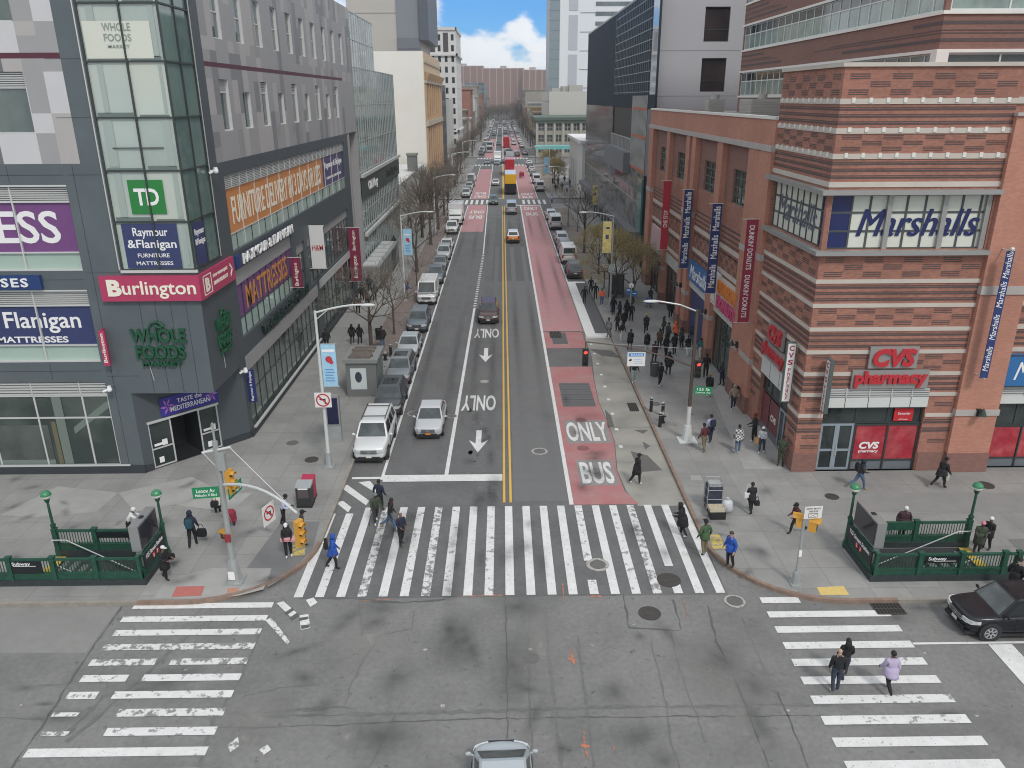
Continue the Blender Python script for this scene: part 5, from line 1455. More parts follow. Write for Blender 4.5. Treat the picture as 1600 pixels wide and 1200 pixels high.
# ================================================================ buildings farther along the street
def block(name,label,x0,x1,y0,y1,h,m,face='e',rows=0,cols=0,wm=None,frac=(.5,.55),z0=3.6,south=0,fr=None,roofm=None,cornice=None,one=False,cat='building',base_m=None):
 """plain block with rows x cols window openings on the street side (face e or w) and south columns on the side towards the crossing"""
 t=thing(name,label,cat,((x0+x1)/2,y0,0))
 sw_,ew_=[],[]
 rh=(h-z0-.8)/max(rows,1)
 for r in range(rows):
  zb=z0+rh*r+rh*(1-frac[1])/2
  for c_ in range(cols):
   w_=(y1-y0)/cols
   ew_.append((w_*(c_+.5-frac[0]/2),zb,w_*(c_+.5+frac[0]/2),zb+rh*frac[1]))
  for c_ in range(south):
   w_=(x1-x0)/south
   sw_.append((w_*(c_+.5-frac[0]/2),zb,w_*(c_+.5+frac[0]/2),zb+rh*frac[1]))
 eo=((x1,y0,.1),(0,1,0))if face=='e' else((x0,y1,.1),(0,-1,0))
 so2=((x0,y0,.1),(1,0,0))
 mb=MB()
 facade(mb,eo[0],eo[1],y1-y0,h,ew_,.25)
 facade(mb,so2[0],so2[1],x1-x0,h,sw_,.25)
 xo=x0 if face=='e' else x1
 mb.quad((xo,y1,.1),(xo,y0,.1),(xo,y0,h+.1),(xo,y1,h+.1));mb.quad((x0,y1,.1),(x0,y1,h+.1),(x1,y1,h+.1),(x1,y1,.1))
 mb.quad((x0,y0,h+.1),(x1,y0,h+.1),(x1,y1,h+.1),(x0,y1,h+.1),1)
 mb.build('wall',[m,roofm or mat('roof_gravel',(0,0,0))],t)
 wm=wm or GDARK
 allw=[(eo,w_)for w_ in ew_]+[(so2,w_)for w_ in sw_]
 for k,((o,u),r)in enumerate(allw):
  if k>=96:break
  g=MB();g.T=frame_T(o,u,Zv)
  g.quad((r[0],r[1],-.22),(r[2],r[1],-.22),(r[2],r[3],-.22),(r[0],r[3],-.22))
  if fr:
   xm=(r[0]+r[2])/2;g.box(xm-.06,r[1],-.22,xm+.06,r[3],-.15,1);ym=(r[1]+r[3])/2;g.box(r[0],ym-.05,-.22,r[2],ym+.05,-.155,1)
  g.build('window',[wm,fr]if fr else wm,t)
 if len(allw)>96:
  g=MB()
  for(o,u),r in allw[96:]:
   g.T=frame_T(o,u,Zv);g.quad((r[0],r[1],-.22),(r[2],r[1],-.22),(r[2],r[3],-.22),(r[0],r[3],-.22))
  tag(g.build('window',wm,t),kind='stuff')
 if cornice:
  mb=MB();xx=(x1-.05,x1+.6)if face=='e' else(x0-.6,x0+.05)
  mb.box(xx[0],y0-.5,h-.5,xx[1],y1,h+.2);mb.box(x0,y0-.5,h-.5,x1,y0+.05,h+.2)
  mb.build('cornice',cornice,t)
 if base_m:
  mb=MB();xx=(x1-.05,x1+.12)if face=='e' else(x0-.12,x0+.05)
  mb.box(xx[0],y0+.3,.15,xx[1],y1-.3,3.2);mb.build('shopfront',base_m,t)
 return t
CREAM=mat('wall_cream_white',(.72,.70,.65),.8,var=.04,vs=.12,stain=((.66,.63,.56),.5),ss=.1)
TAN=mat('wall_tan',(.42,.29,.19),.8,var=.10,vs=.5)
WHT=mat('wall_white',(.60,.60,.59),.75,var=.05,vs=.3)
DKB=mat('wall_blue_black',(.06,.068,.085),.5,var=.1)
PALE=mat('wall_pale_grey',(.46,.47,.45),.75,var=.05)
BRN=mat('wall_brown',(.20,.15,.12),.8,var=.2,vs=.5)
RBR=mat('wall_red_brick',(.27,.125,.095),.85,var=.12,vs=.4)
TGR=mat('wall_taupe',(.27,.25,.22),.8,var=.12,vs=.5)
GLD=mat('glass_blue_dark',(.06,.09,.10),.06,spec=.8,stain=((.18,.23,.25),.7),ss=.12)
# glass store next to the grey block
def glassblock(name,label,x0,x1,y0,y1,z0,z1,stepy,stepz,m,fr,wd=.12):
 t=thing(name,label,'building',((x0+x1)/2,y0,0))
 mb=MB();mb.box(x0,y0,z0,x1-.02,y1,z1);b_=mb.build('curtain_wall',m,t)
 o=(x1,y0,0)
 bars('mullion',b_,o,(0,1,0),[stepy*i for i in range(int((y1-y0)/stepy)+1)],[z for z in np.arange(z0+stepz,z1+.01,stepz)],(0,z0,y1-y0,z1),fr,wd,-.02,.03)
 bars('mullion',b_,(x0,y0,0),(1,0,0),[stepy*i for i in range(int((x1-x0)/stepy)+1)],[z for z in np.arange(z0+stepz,z1+.01,stepz)],(0,z0,x1-x0,z1),fr,wd,-.02,.10)
 return t
GCUR=mat('curtain_glass_green',(.25,.315,.31),.05,spec=.8,stain=((.045,.072,.068),1.0),ss=.75)  # strong light and dark spots paint in broken reflections
GCUR2=mat('curtain_glass_pale',(.44,.50,.49),.05,spec=.8,stain=((.18,.235,.23),1.0),ss=.6)  # reflections painted into the colour here too
MULL=mat('mullion_steel',(.42,.45,.45),.4,.3)
g1=glassblock('glass_store','green glass store with a fine steel grid beside the grey panelled block',-40,EX,88.2,121,.15,23,1.5,3.8,GCUR,MULL,.07)
for z,m_,w_ in((11.6,LOUV,.35),(5.2,LOUV,.35)):flat('band',m_,g1,(EX,88.2,0),(0,1,0),0,z,32.8,z+w_,.1,.35)
flat('sign_strip',mat('strip_dark_green',(.05,.075,.07),.4),g1,(EX,88.2,0),(0,1,0),0,9.2,32.8,11.5,.10,.06)
lettering(g1,'Nordstrom rack' if False else 'Old Navy',LETW,(EX+.17,96,10.2),(0,1,0),Zv,7,1.3,.06,.03)
lettering(g1,'Burlington',BLACKM,(EX+.17,113,10.2),(0,1,0),Zv,11,1.3,.06,.03)
glassblock('glass_upper_block','taller pale glass block rising behind the grey panelled store',-40,EX-.3,89.8,105.6,23.02,28.5,1.5,2.7,GCUR2,MULL,.08)
# low roofs in front of the white wall
block('low_store','low pale roofed store below the big blank white wall',-40,-16.2,124,166,7.0,PALE,roofm=mat('roof_pale',(.55,.55,.53),.8,var=.08))
t=thing('chimney_stack','square grey chimney stack on the low store roof','chimney',(-16.5,150,7))
MB().box(-17.6,149,7,-15.9,151,9.9).build('shaft',mat('stack_grey',(.16,.165,.165),.8,var=.1),t);MB().box(-17.75,148.85,9.9,-15.75,151.15,10.3).build('cap',mat('stack_cap',(.2,.22,.19),.8),t)
# big blank white wall with an ornate tan street front
cw=block('theatre_building','blank cream white side wall with an ornate tan arched street front',-40,EX,168,210,28.5,CREAM)
mb=MB();mb.T=frame_T((EX,168,.1),(0,1,0),Zv);mb.box(0,0,.0,42,28.4,.15)
fr_=mb.build('street_front',mat('front_tan_pale',(.52,.40,.28),.8,var=.08,vs=.4),cw)
mb=MB();mb.T=frame_T((EX+.15,168,.1),(0,1,0),Zv);mb.box(0,14.3,.0,42,15.3,.5);mb.box(0,22.6,0,42,23.2,.45);mb.box(0,26.4,0,42,26.9,.2);mb.build('cornice',mat('front_stone',(.42,.36,.28),.8,var=.1),fr_)
mb=MB();mb.T=frame_T((EX+.15,168,.1),(0,1,0),Zv)
for i in range(7):
 x=1.8+i*5.8
 mb.box(x,4,.01,x+3.6,13.4,.03);mb.box(x,15.9,.01,x+1.5,21.6,.03);mb.box(x+2.1,15.9,.01,x+3.6,21.6,.03);mb.cyl((x+1.8,13.4,.0),(x+1.8,13.4,.035),1.8,1.8,14)
mb.build('arched_window',mat('front_window_brown',(.14,.085,.055),.5,var=.2),fr_)
mb=MB();mb.T=frame_T((EX+.15,168,.1),(0,1,0),Zv)
for i in range(8):
 x=.3+i*5.8
 mb.box(x,3.2,.0,x+1.1,14.2,.3);mb.box(x,15.4,0,x+1.1,22.5,.3)
for i in range(21):mb.cyl((1.0+i*2,23.3,.1),(1.0+i*2,24.6,.5),.55,.8,8)
mb.build('pilaster',mat('front_tan',(.46,.31,.19),.8,var=.1,vs=.6),fr_)
mb=MB();mb.box(EX,168,3.0,EX+3.2,186,4.2);mb.build('marquee',mat('marquee_grey',(.10,.12,.12),.5),cw)
bt=block('concrete_tower','tall pale concrete tower with a dark slate end rising over the white wall',-40,-21.2,222,250,62,mat('tower_concrete',(.42,.40,.37),.8,var=.04,vs=.08))
mb=MB();mb.box(-27.2,221.7,0,-21.2,222.02,62);mb.box(-27.2,221.5,32,-21.2,222,34.6,1)
mb.build('end_wall',[mat('tower_slate',(.19,.205,.235),.7,var=.05,vs=.1),mat('tower_slate_dark',(.14,.15,.175),.7)],bt)
mb=MB();mb.box(-21.2,220.8,34.0,-18.9,252,62);mb.build('screen',mat('tower_screen',(.075,.09,.115),.5,var=.06),bt)
mb=MB()
for z in(40.5,48,55):mb.box(-40,221.9,z,-27.2,222.01,z+.15)
mb.build('joint',mat('tower_joint',(.32,.31,.29),.8),bt)
block('office_building','narrow blue-black building between the tan front and the pale wall',-34,EX,211,231,23,DKB,rows=5,cols=6,wm=GLD)
block('office_building','windowless pale grey side of a narrow building beside the white hotel',-30,-14.9,232,252,19.5,PALE)
# white hotel tower
th_=block('hotel_tower','tall white hotel tower with dark paired windows and a cornice line',-36,-15.6,288,322,41.5,WHT,rows=11,cols=9,south=9,wm=GDARK,frac=(.42,.58),cornice=None)
mb=MB()
for z in(33.4,8.6):mb.box(-36,287.4,z,-15.0,288.02,z+.7);mb.box(-15.62,287.4,z,-15.0,322,z+.7)
mb.box(-36,287.6,41.4,-15.2,288,42.3);mb.box(-15.62,287.6,41.4,-15.2,322,42.3)
mb.build('cornice',WHT,th_)
mb=MB()
for i in range(9):
 if i%2:mb.box(-36+20.4/9*(i+.12),287.9,34.6,-36+20.4/9*(i+.88),288.03,40.6)
mb.build('dark_panel',mat('hotel_dark_panel',(.07,.06,.065),.6),th_)
t=thing('street_arcade','dark green sheltered store front at the foot of the white hotel','shop',(-14,262,0))
MB().box(-16,286,.15,-12.4,300,5.2).build('canopy',mat('arcade_green',(.03,.06,.05),.5),t);MB().box(-16.2,285.9,4.4,-12.2,300,5.0).build('fascia',mat('arcade_fascia',(.05,.10,.085),.5),t)
# far left
lefts=[(-36,-15.4,324,352,12,TGR,3,7),(-36,-15.6,353,380,15,BRN,4,6),(-36,-15.3,381,402,11,PALE,3,5),(-36,-15.6,404,440,24,RBR,4,8),(-36,-15.4,441,470,13,TGR,3,6),(-36,-15.5,472,512,21,PALE,3,8),(-36,-15.6,514,560,27,TGR,4,8),(-36,-15.4,562,610,15,BRN,4,8),(-36,-15.4,612,690,22,RBR,4,10),(-38,-15.4,860,940,20,TGR,4,10),(-38,-15.4,945,1060,20,BRN,4,10)]
lab_l=['taupe','brown','pale','red brick','darker taupe','long pale','tall taupe','far brown','far red brick','farthest taupe','farthest brown']
for(x0,x1,y0,y1,h,m_,r_,c_),l_ in zip(lefts,lab_l):
 block('shop_building',f'{l_} row building past the white hotel, on its side of the street',x0,x1,y0,y1,h,m_,rows=r_,cols=c_,cornice=m_,base_m=mat('shopfront_mixed',(.14,.13,.13),.6,var=.6,vs=.25))
glassblock('glass_tower','blue glass building standing over the low shops beyond the hotel',-34,-15.3,760,850,.1,33,6,4.2,GLD,mat('mullion_blue',(.20,.25,.27),.4,.3),.5)
# right side
wh=thing('white_shop','small white building with a flat overhanging cornice and tall slots, beyond the black block','building',(20,168,0))
mb=MB();facade(mb,(16.5,199,.1),wu,32,11.3,[(5,.1,7,6.4),(11,.1,13.4,6.4),(17,.1,19,6.4)],.5);mb.quad((16.5,167,.1),(40,167,.1),(40,167,11.4),(16.5,167,11.4));mb.quad((16.5,199,.1),(16.5,199,11.4),(40,199,11.4),(40,199,.1));mb.quad((16.5,167,11.4),(40,167,11.4),(40,199,11.4),(16.5,199,11.4))
mb.build('wall',mat('shop_white',(.62,.63,.63),.7,var=.04),wh)
mb=MB();mb.box(15.9,166.6,10.9,40,199.6,11.5);mb.build('cornice',mat('shop_white2',(.70,.70,.70),.7),wh)
mb=MB();mb.T=frame_T((16.5,199,.1),wu,Zv)
for a_,b_ in((5,7),(11,13.4),(17,19)):mb.quad((a_,.1,-.4),(b_,.1,-.4),(b_,6.4,-.4),(a_,6.4,-.4))
mb.build('slot_window',GDARK,wh)
t=thing('construction_shed','teal sidewalk shed bridging the pavement in front of the stone building','scaffold',(14,258,0))
MB().box(10.2,254,4.6,22,258,5.7).build('deck',mat('shed_teal',(.16,.45,.45),.6,var=.1),t)
mb=MB()
for x in(10.5,14,18,21.5):
 for y in(254.3,257.7):MB().cyl((x,y,.1),(x,y,4.6),.09,.09,6).build('post',METG,t)
cl=block('stone_building','grey stone corner building with paired columns and a dark green cornice',12.2,34,289,330,12.6,mat('stone_warm_grey',(.34,.325,.285),.8,var=.08,vs=.5),face='w',rows=3,cols=7,south=7,wm=mat('stone_window',(.06,.07,.07),.2,var=.3,vs=.4),frac=(.6,.62),z0=.6,fr=PALE)
mb=MB();mb.box(11.4,288.2,12.3,34,330,13.3);mb.box(11.8,288.5,11.4,34,330,12.25)
mb.build('cornice',mat('copper_green_dark',(.085,.12,.10),.7),cl)
mb=MB()
for i in range(8):mb.box(12.2+i*3.11-.3,288.6,.2,12.2+i*3.11+.3,289.02,11.4)
mb.build('column',mat('stone_pale_green',(.42,.42,.37),.8,var=.08),cl)
bb=block('warehouse_building','large plain pale box of a building rising behind the stone corner building',18.9,60,331,395,22,mat('wall_pale_stone',(.50,.49,.46),.8,var=.03),face='w',rows=3,cols=3,wm=mat('wall_line',(.30,.3,.29),.8),frac=(.85,.05))
t=thing('roof_tank','jumble of grey plant on the roof of the pale box building','roof plant',(22,345,22))
mb=MB();mb.box(20.5,340,22.1,24,346,23.6);mb.cyl((25.6,343,22.1),(25.6,343,24.2),1.5,1.5,12);mb.box(27.5,340,22.1,33,347,24.6);mb.build('casing',mat('unit_pale',(0,0,0)),t)
# light panelled tower
tw=thing('panel_tower','tall tower with a slate strip and pale panels beyond the stone building','building',(35,400,0))
MB().box(22.6,400,.1,62,430,78).build('core',mat('tower_white',(.64,.67,.70),.5,var=.03),tw)
MB().box(22.55,399.9,.1,27.4,429,78.1).build('slate_strip',mat('tower_strip',(.20,.25,.28),.4,.1,var=.05),tw)
mb=MB()
for z in range(24,78,17):mb.box(31.6,399.8,z,35.8,400.02,z+15)
mb.build('grey_panel',mat('tower_panel',(.40,.43,.47),.5,var=.04),tw)
mb=MB()
for z in np.arange(22,78,4.2):mb.box(44,399.85,z,62,400.02,z+1.8)
mb.build('window_band',GLD,tw)
mb=MB()
for z in np.arange(20,78,4.2):mb.box(22.5,399.86,z,27.4,399.95,z+.2)
for z in np.arange(24,78,8.2):mb.box(37,399.9,z,44,400.01,z+.3)
mb.build('panel_joint',mat('tower_line',(.12,.15,.17),.5),tw)
for(y0,y1,h,m_,l_,cc)in((398,432,13,BRN,'dark brown',None),(434,470,15,mat('wall_mustard',(.52,.36,.13),.8,var=.1),'mustard yellow',None),(472,520,17,PALE,'pale',None),(522,560,14,mat('wall_orange',(.52,.16,.06),.8,var=.1),'orange',None),(562,640,25,TGR,'tall taupe',None),(642,740,20,GLD,'glassy blue-green',None),(745,850,18,RBR,'red brick',None),(855,1000,20,TGR,'farthest taupe',None)):
 block('shop_building',f'{l_} row building on the side of the street beyond the stone corner',15.8,36,y0,y1,h,m_,face='w',rows=4,cols=7,cornice=m_,base_m=mat('shopfront_mixed',(0,0,0)))
# brick apartment slabs closing the street
APT=mat('apartment_brick',(.21,.095,.075),.85,var=.06,vs=.05)
def apt(label,x0,x1,y,h,nb=6,rows=20):
 t=thing('apartment_slab',label,'building',((x0+x1)/2,y,0))
 MB().box(x0,y,0,x1,y+22,h).build('wall',APT,t)
 mb=MB();w_=(x1-x0)/nb
 for i in range(nb+1):
  for r in range(rows):mb.box(x0+w_*i-.8,y-.9,2+r*h/rows,x0+w_*i+.8,y+.01,2+r*h/rows+1.3)
 tag(mb.build('balcony',mat('balcony_cream',(.62,.55,.48),.8),t),kind='stuff')
 mb=MB()
 for i in range(nb):
  for k in(.25,.5,.75):
   for r in range(rows):mb.box(x0+w_*(i+k)-.8,y-.06,1.6+r*h/rows,x0+w_*(i+k)+.8,y+.02,1.6+r*h/rows+1.5)
 tag(mb.build('window',mat('apartment_window',(.12,.085,.08),.4),t),kind='stuff')
 mb=MB();mb.box((x0+x1)/2-5,y+4,h,(x0+x1)/2+5,y+14,h+4);mb.build('roof_house',mat('roof_house_grey',(.3,.27,.25),.8),t)
 MB().box(x0-.3,y-.3,h,x1+.3,y+22.3,h+.8).build('coping',mat('coping_pale',(.55,.48,.44),.8),t)
apt('wide dull red apartment slab with pale balconies closing the end of the street',-30,35,1310,63,6)
apt('dull red apartment slab at the end of the street, partly behind the white hotel',-95,-29,1350,68,6)
apt('dull red apartment slab at the end of the street, nearest the light tower',33,62,1290,60,3)
apt('red apartment slab stepping down beside the light tower',60,110,1330,61,4)
# more city off to the sides
for k,(x0,x1,y0,y1,h,m_)in enumerate(((-90,-50,60,150,20,TGR),(-110,-45,170,240,24,RBR),(62,110,45,110,22,TGR),(42,100,110,200,16,RBR),(45,110,210,300,20,TGR),(65,130,320,420,26,BRN),(-110,-40,260,360,26,TGR),(-120,-40,400,560,24,RBR),(45,130,480,640,24,TGR))):
 block('side_street_building',f'plain block {["behind the store roof", "behind the theatre wall", "east of the office block", "behind the museum block", "behind the white shop", "behind the pale box building", "behind the white hotel", "deep behind the shops", "deep behind the light tower"][k]}',x0,x1,y0,y1,h,m_,rows=4,cols=6,south=4)
# ================================================================ vehicles
TYRE=mat('tyre_rubber',(.018,.018,.019),.8)
RIM=mat('wheel_alloy',(.42,.43,.44),.35,.7)
CGLASS=mat('car_glass',(.035,.045,.046),.04,spec=.7,stain=((.12,.14,.14),.6),ss=1.2)
CGLS=mat('car_glass_side',(.022,.026,.028),.05,spec=.6)
LAMPW=mat('headlamp_glass',(.55,.57,.58),.15,.2,spec=.7)
LAMPR=mat('tail_lamp_red',(.32,.015,.015),.2)
TRIMB=mat('black_trim',(.022,.022,.024),.5)
CHROME=mat('chrome_trim',(.55,.56,.57),.2,.8)
PLATEW=mat('plate_white',(.62,.62,.56),.5)
PLATEO=mat('plate_orange',(.60,.22,.04),.5)
def paint(name,c,rough=.38):return mat('paint_'+name,c,rough,.15 if max(c)>.08 else 0,coat=.35,spec=.32)
PW=paint('white',(.66,.67,.67));PS=paint('silver',(.50,.515,.53));PG=paint('grey',(.20,.225,.245));PDG=paint('dark_grey',(.065,.075,.085));PBK=paint('black',(.012,.013,.017))
PBL=paint('blue_grey',(.14,.17,.20));PRD=paint('red',(.45,.02,.035));PTX=paint('taxi_orange',(.58,.20,.035));PMR=paint('maroon_black',(.075,.035,.04));PYL=paint('bus_yellow',(.72,.40,.02));PGN=paint('green_grey',(.10,.14,.14));PLG=paint('light_silver',(.42,.46,.48));PTQ=paint('pale_tan',(.5,.47,.40))
KIN={'sedan':(4.60,1.80,1.44,.17,.86,.92,.98,.27,.43,.72,.90,.32,.19,.79),'suv':(4.75,1.88,1.70,.22,1.02,1.08,1.06,.24,.38,.86,.965,.37,.19,.79),'bigsuv':(5.25,2.02,1.94,.26,1.16,1.20,1.18,.25,.36,.93,.98,.40,.18,.77),'hatch':(4.4,1.84,1.58,.17,.92,.99,1.0,.135,.34,.84,.97,.32,.19,.79),'van':(5.4,2.0,2.25,.22,1.12,1.25,1.25,.08,.24,.985,.995,.36,.15,.80),'pickup':(5.6,1.95,1.80,.25,1.10,1.14,1.10,.25,.36,.60,.66,.40,.17,.78)}
def q4(q,a,b):return(q[0].lerp(q[1],a)).lerp(q[3].lerp(q[2],a),b)
def pane_on(mb,q,u0,v0,u1,v1,off,m=0):
 n=(q[3]-q[0]).cross(q[1]-q[0]).normalized()*off
 mb.quad(*[q4(q,u,v)+n for u,v in((u0,v0),(u1,v0),(u1,v1),(u0,v1))],m)
def car(kind,paintm,label,cat='car',detail=True,plate=PLATEW,rails=False,grille=CHROME,roofm=None,group=None,panoroof=False,extra=None):
 L,W,H,zb,hz,bz_,tz,f1,f2,f3,f4,wr,fa,ra=KIN[kind]
 t=thing('parked_car' if cat=='car' else cat.replace(' ','_'),label,cat,(0,0,0),group)
 w=W/2
 def Y(f):return L/2-f*L
 NB=.26 if kind=='hatch' else(.17 if kind=='sedan' else .10)
 if kind=='van':sta=[(0,.62,.74),(.012,.90,.86),(.05,hz-.03,.95),(f1,hz,.98),(.3,bz_,1),(.7,bz_,1),(.96,bz_,.985),(1,bz_-.1,.95)]
 else:sta=[(0,hz*.72,.70),(.012,hz*.86,.82),(.045,hz-.075,.91),(.14,hz-.03,.97),(f1,hz+.01,.99),(f1+.12,bz_,1),(.6,bz_,1),(f3,bz_,1),(f4-.02,(bz_+tz)/2,.985),(.965,tz-.02,.95),(.99,tz-.12,.90),(1,tz*.72,.84)]
 rings=[]
 for f,zt,k in sta:
  ww=w*k;zl=zb+(.10 if f<.02 or f>.98 else 0)
  zm=zl+(zt-zl)*.45
  half=[(ww*.80,zl),(ww*.965,zl+.10),(ww,zm),(ww*.985,zt-.13*(zt-zl)),(ww*.93,zt-.035),(ww*.80,zt)]
  pts=half+[(0,zt+.025)]+[(-x,z)for x,z in reversed(half)]
  cv=NB if f<.1 else(NB*.7 if f>.95 else 0)
  rings.append([(x,Y(f)-(cv if f<.1 else-cv)*(abs(x)/w)**2.2*(1 if f<.03 or f>.985 else .5),z)for x,z in pts])
 mb=MB();mb.loft(rings,0)
 body=mb.build('body',paintm,t,smooth=True)
 sb_=body.modifiers.new('round','SUBSURF');sb_.levels=sb_.render_levels=1
 cb,ct=w*.93,w*(.74 if kind!='van' else .86)
 zB,zT=bz_-.02,H
 P=lambda x,f,z:Vector((x,Y(f),z))
 lo=[P(-cb,f1,zB-.03),P(cb,f1,zB-.03),P(cb,f4,zB),P(-cb,f4,zB)]
 hi=[P(-ct,f2,zT-.05),P(ct,f2,zT-.05),P(ct,f3,zT-.05),P(-ct,f3,zT-.05)]
 fm,fe=(f2+f3)/2,.02
 mb=MB()
 r0=lo;
 front=[lo[0],lo[1],hi[1],hi[0]];rear=[lo[2],lo[3],hi[3],hi[2]]
 rightq=[lo[1],lo[2],hi[2],hi[1]];leftq=[lo[3],lo[0],hi[0],hi[3]]
 for q in(front,rear,rightq,leftq):mb.quad(*q)
 c1=[P(-ct*.9,f2+.03,zT),P(ct*.9,f2+.03,zT),P(ct*.9,f3-.025,zT),P(-ct*.9,f3-.025,zT)]
 for i in range(4):mb.quad(hi[i],hi[(i+1)%4],c1[(i+1)%4],c1[i])
 mb.quad(c1[0],c1[1],c1[2]+Vector((0,0,.0)),c1[3])
 cab=mb.build('cabin',roofm or paintm,t,smooth=False)
 if panoroof:
  g=MB();g.quad(P(-ct*.72,f2+.07,zT+.006),P(ct*.72,f2+.07,zT+.006),P(ct*.72,fm+.08,zT+.006),P(-ct*.72,fm+.08,zT+.006));g.build('sunroof',CGLS,cab)
 g=MB();pane_on(g,front,.055,.06,.945,.94,.008);g.build('windshield',CGLASS,cab)
 g=MB();pane_on(g,rear,.09,.22 if kind in('suv','bigsuv','van')else .10,.91,.90,.008);g.build('rear_window',CGLASS,cab)
 for q,rv in((rightq,False),(leftq,True)):
  cuts=[(.06,.36),(.40,.68),(.72,.93)]if kind in('suv','bigsuv','sedan','hatch')else([(.06,.26)]if kind=='van' else[(.08,.5),(.55,.92)])
  for a,b in cuts:
   if rv:a,b=1-b,1-a
   g=MB();pane_on(g,q,a,.14,b,.88,.008);g.build('side_window',CGLS,cab)
 mb=MB()
 for f in(fa,ra):
  for s in(-1,1):mb.cyl((s*(w-.30),Y(f),wr),(s*(w+.004),Y(f),wr),wr+.065,wr+.065,18)
 mb.build('wheel_arch',TRIMB,t)
 for f in(fa,ra):
  for s in(-1,1):
   mb=MB();x1=s*(w+.022)
   mb.loft([[(x,Y(f)+r*cos(2*pi*i/18),wr+r*sin(2*pi*i/18))for i in range(18)]for x,r in((s*(w-.22),wr*.9),(s*(w-.20),wr),(s*(w-.03),wr),(x1,wr*.93),(x1,wr*.68),(s*(w-.03),wr*.66))])
   wh_=mb.build('wheel',TYRE,t)
   mb=MB();xr=s*(w+.012)
   mb.cyl((s*(w-.06),Y(f),wr),(s*(w+.008),Y(f),wr),wr*.68,wr*.68,16,1)
   for i in range(7):
    a=2*pi*i/7
    d=Vector((0,cos(a),sin(a)));e=Vector((0,-sin(a),cos(a)))
    c0=Vector((xr,Y(f),wr))
    mb.quad(c0+e*.03,c0+d*wr*.64+e*.035,c0+d*wr*.64-e*.035,c0-e*.03)
   mb.loft([[(x,Y(f)+r*cos(2*pi*i/16),wr+r*sin(2*pi*i/16))for i in range(16)]for x,r in((xr+s*.006,wr*.70),(xr+s*.006,wr*.60),(xr-s*.03,wr*.60))],cap=False)
   mb.build('rim',[RIM,TRIMB],wh_)
 mb=MB()
 mb.box(-w*.80,Y(.01),zb-.02,w*.80,Y(.15),zb+.10);mb.box(-w*.82,Y(.88),zb-.02,w*.82,Y(.995),zb+.12)
 mb.box(-w*.97,Y(fa+.09),zb-.03,-w*.86,Y(ra-.09),zb+.09);mb.box(w*.86,Y(fa+.09),zb-.03,w*.97,Y(ra-.09),zb+.09)
 mb.build('lower_trim',TRIMB,t)
 zl=hz*.70
 for s in(-1,1):
  mb=MB();mb.loft([[(s*w*a,y_+dy,z_)for dy,z_ in((.02,zl-.05+dz),(.0,zl+.10+dz),(-.10,zl+.10+dz),(-.10,zl-.05+dz))]for a,y_,dz in((.44,Y(0)-NB*.44**2.2+.015,.0),(.70,Y(.004)-NB*.70**2.2+.03,.015),(.90,Y(.035)-NB*.55*.9**2.2+.05,.03),(.955,Y(.075)-NB*.2,.05))])
  mb.build('headlight',LAMPW,t)
  mb=MB()
  zt_=tz*.74
  if kind in('sedan','pickup'):mb.box(s*w*.52,Y(.985)+.02,zt_-.06,s*w*.92,Y(1.0)-.012,zt_+.12)
  else:mb.box(s*w*.74,Y(.985)+.02,zt_-.02,s*w*.93,Y(1.0)-.01,zt_+.34)
  mb.build('tail_light',LAMPR,t)
  mb=MB();mb.ball((s*(w+.10),Y(f1+.05),bz_+.06),.10,.06,.075,0,8,5);mb.cyl((s*(w*.95),Y(f1+.05),bz_),(s*(w+.08),Y(f1+.05),bz_+.04),.03,.03,5)
  mb.build('side_mirror',paintm if detail else TRIMB,t)
 mb=MB()
 gw=w*.46
 mb.box(-gw,Y(.012)-.05,zl-.10,gw,Y(0)+.012,zl+.09)
 gr=mb.build('grille',TRIMB,t)
 mb=MB()
 for i in range(3):mb.box(-gw,Y(0)-.02,zl-.095+i*.075,gw,Y(0)+.028,zl-.07+i*.075)
 mb.box(-.09,Y(0),zl-.03,.09,Y(0)+.036,zl+.035)
 mb.build('grille_bar',grille,gr)
 mb=MB();mb.box(-w*.62,Y(.01)-.01,zb+.10,w*.62,Y(0)+.014,zb+.24);mb.build('intake',TRIMB,t)
 mb=MB();mb.box(-.16,Y(0),zb+.20,.16,Y(0)+.03,zb+.32);mb.build('front_plate',plate,t)
 mb=MB();mb.box(-.16,Y(1)-.02,tz*.62,.16,Y(1)+.02,tz*.62+.13);mb.build('rear_plate',plate,t)
 mb=MB();mb.box(-w*.86,Y(1.0)-.015,zb+.16,w*.86,Y(.985)+.02,zb+.36);mb.build('rear_bumper',TRIMB if kind in('suv','van','pickup')else paintm,t)
 if detail:
  for s in(-1,1):
   for f in(f2+.08,fm+.12):
    mb=MB();mb.box(s*(w*.985),Y(f)-.09,bz_-.16,s*(w+.014),Y(f)+.09,bz_-.12);mb.build('door_handle',paintm,t)
   mb=MB()
   for f in(f2+.005,fm+.01,min(f3-.02,fm+.17)):mb.box(s*(w*.99),Y(f)-.008,zb+.2,s*(w+.004),Y(f)+.008,bz_-.05)
   mb.build('door_gap',TRIMB,t)
 if rails:
  for s in(-1,1):
   mb=MB();mb.path([(s*ct*.92,Y(f2+.06),zT-.02),(s*ct*.92,Y(f2+.09),zT+.06),(s*ct*.92,Y(f3-.06),zT+.06),(s*ct*.92,Y(f3-.03),zT-.02)],.028,6);mb.build('roof_rail',rails,t)
  mb=MB()
  for f in(f2+.13,f3-.12):mb.box(-ct*.92,Y(f)-.03,zT+.05,ct*.92,Y(f)+.03,zT+.075)
  mb.build('roof_bar',rails,t)
 if kind=='pickup':
  mb=MB();mb.box(-w*.86,Y(.985),bz_-.03,w*.86,Y(f4+.02),bz_+.03);mb.build('bed_cover',TRIMB,t)
 return t
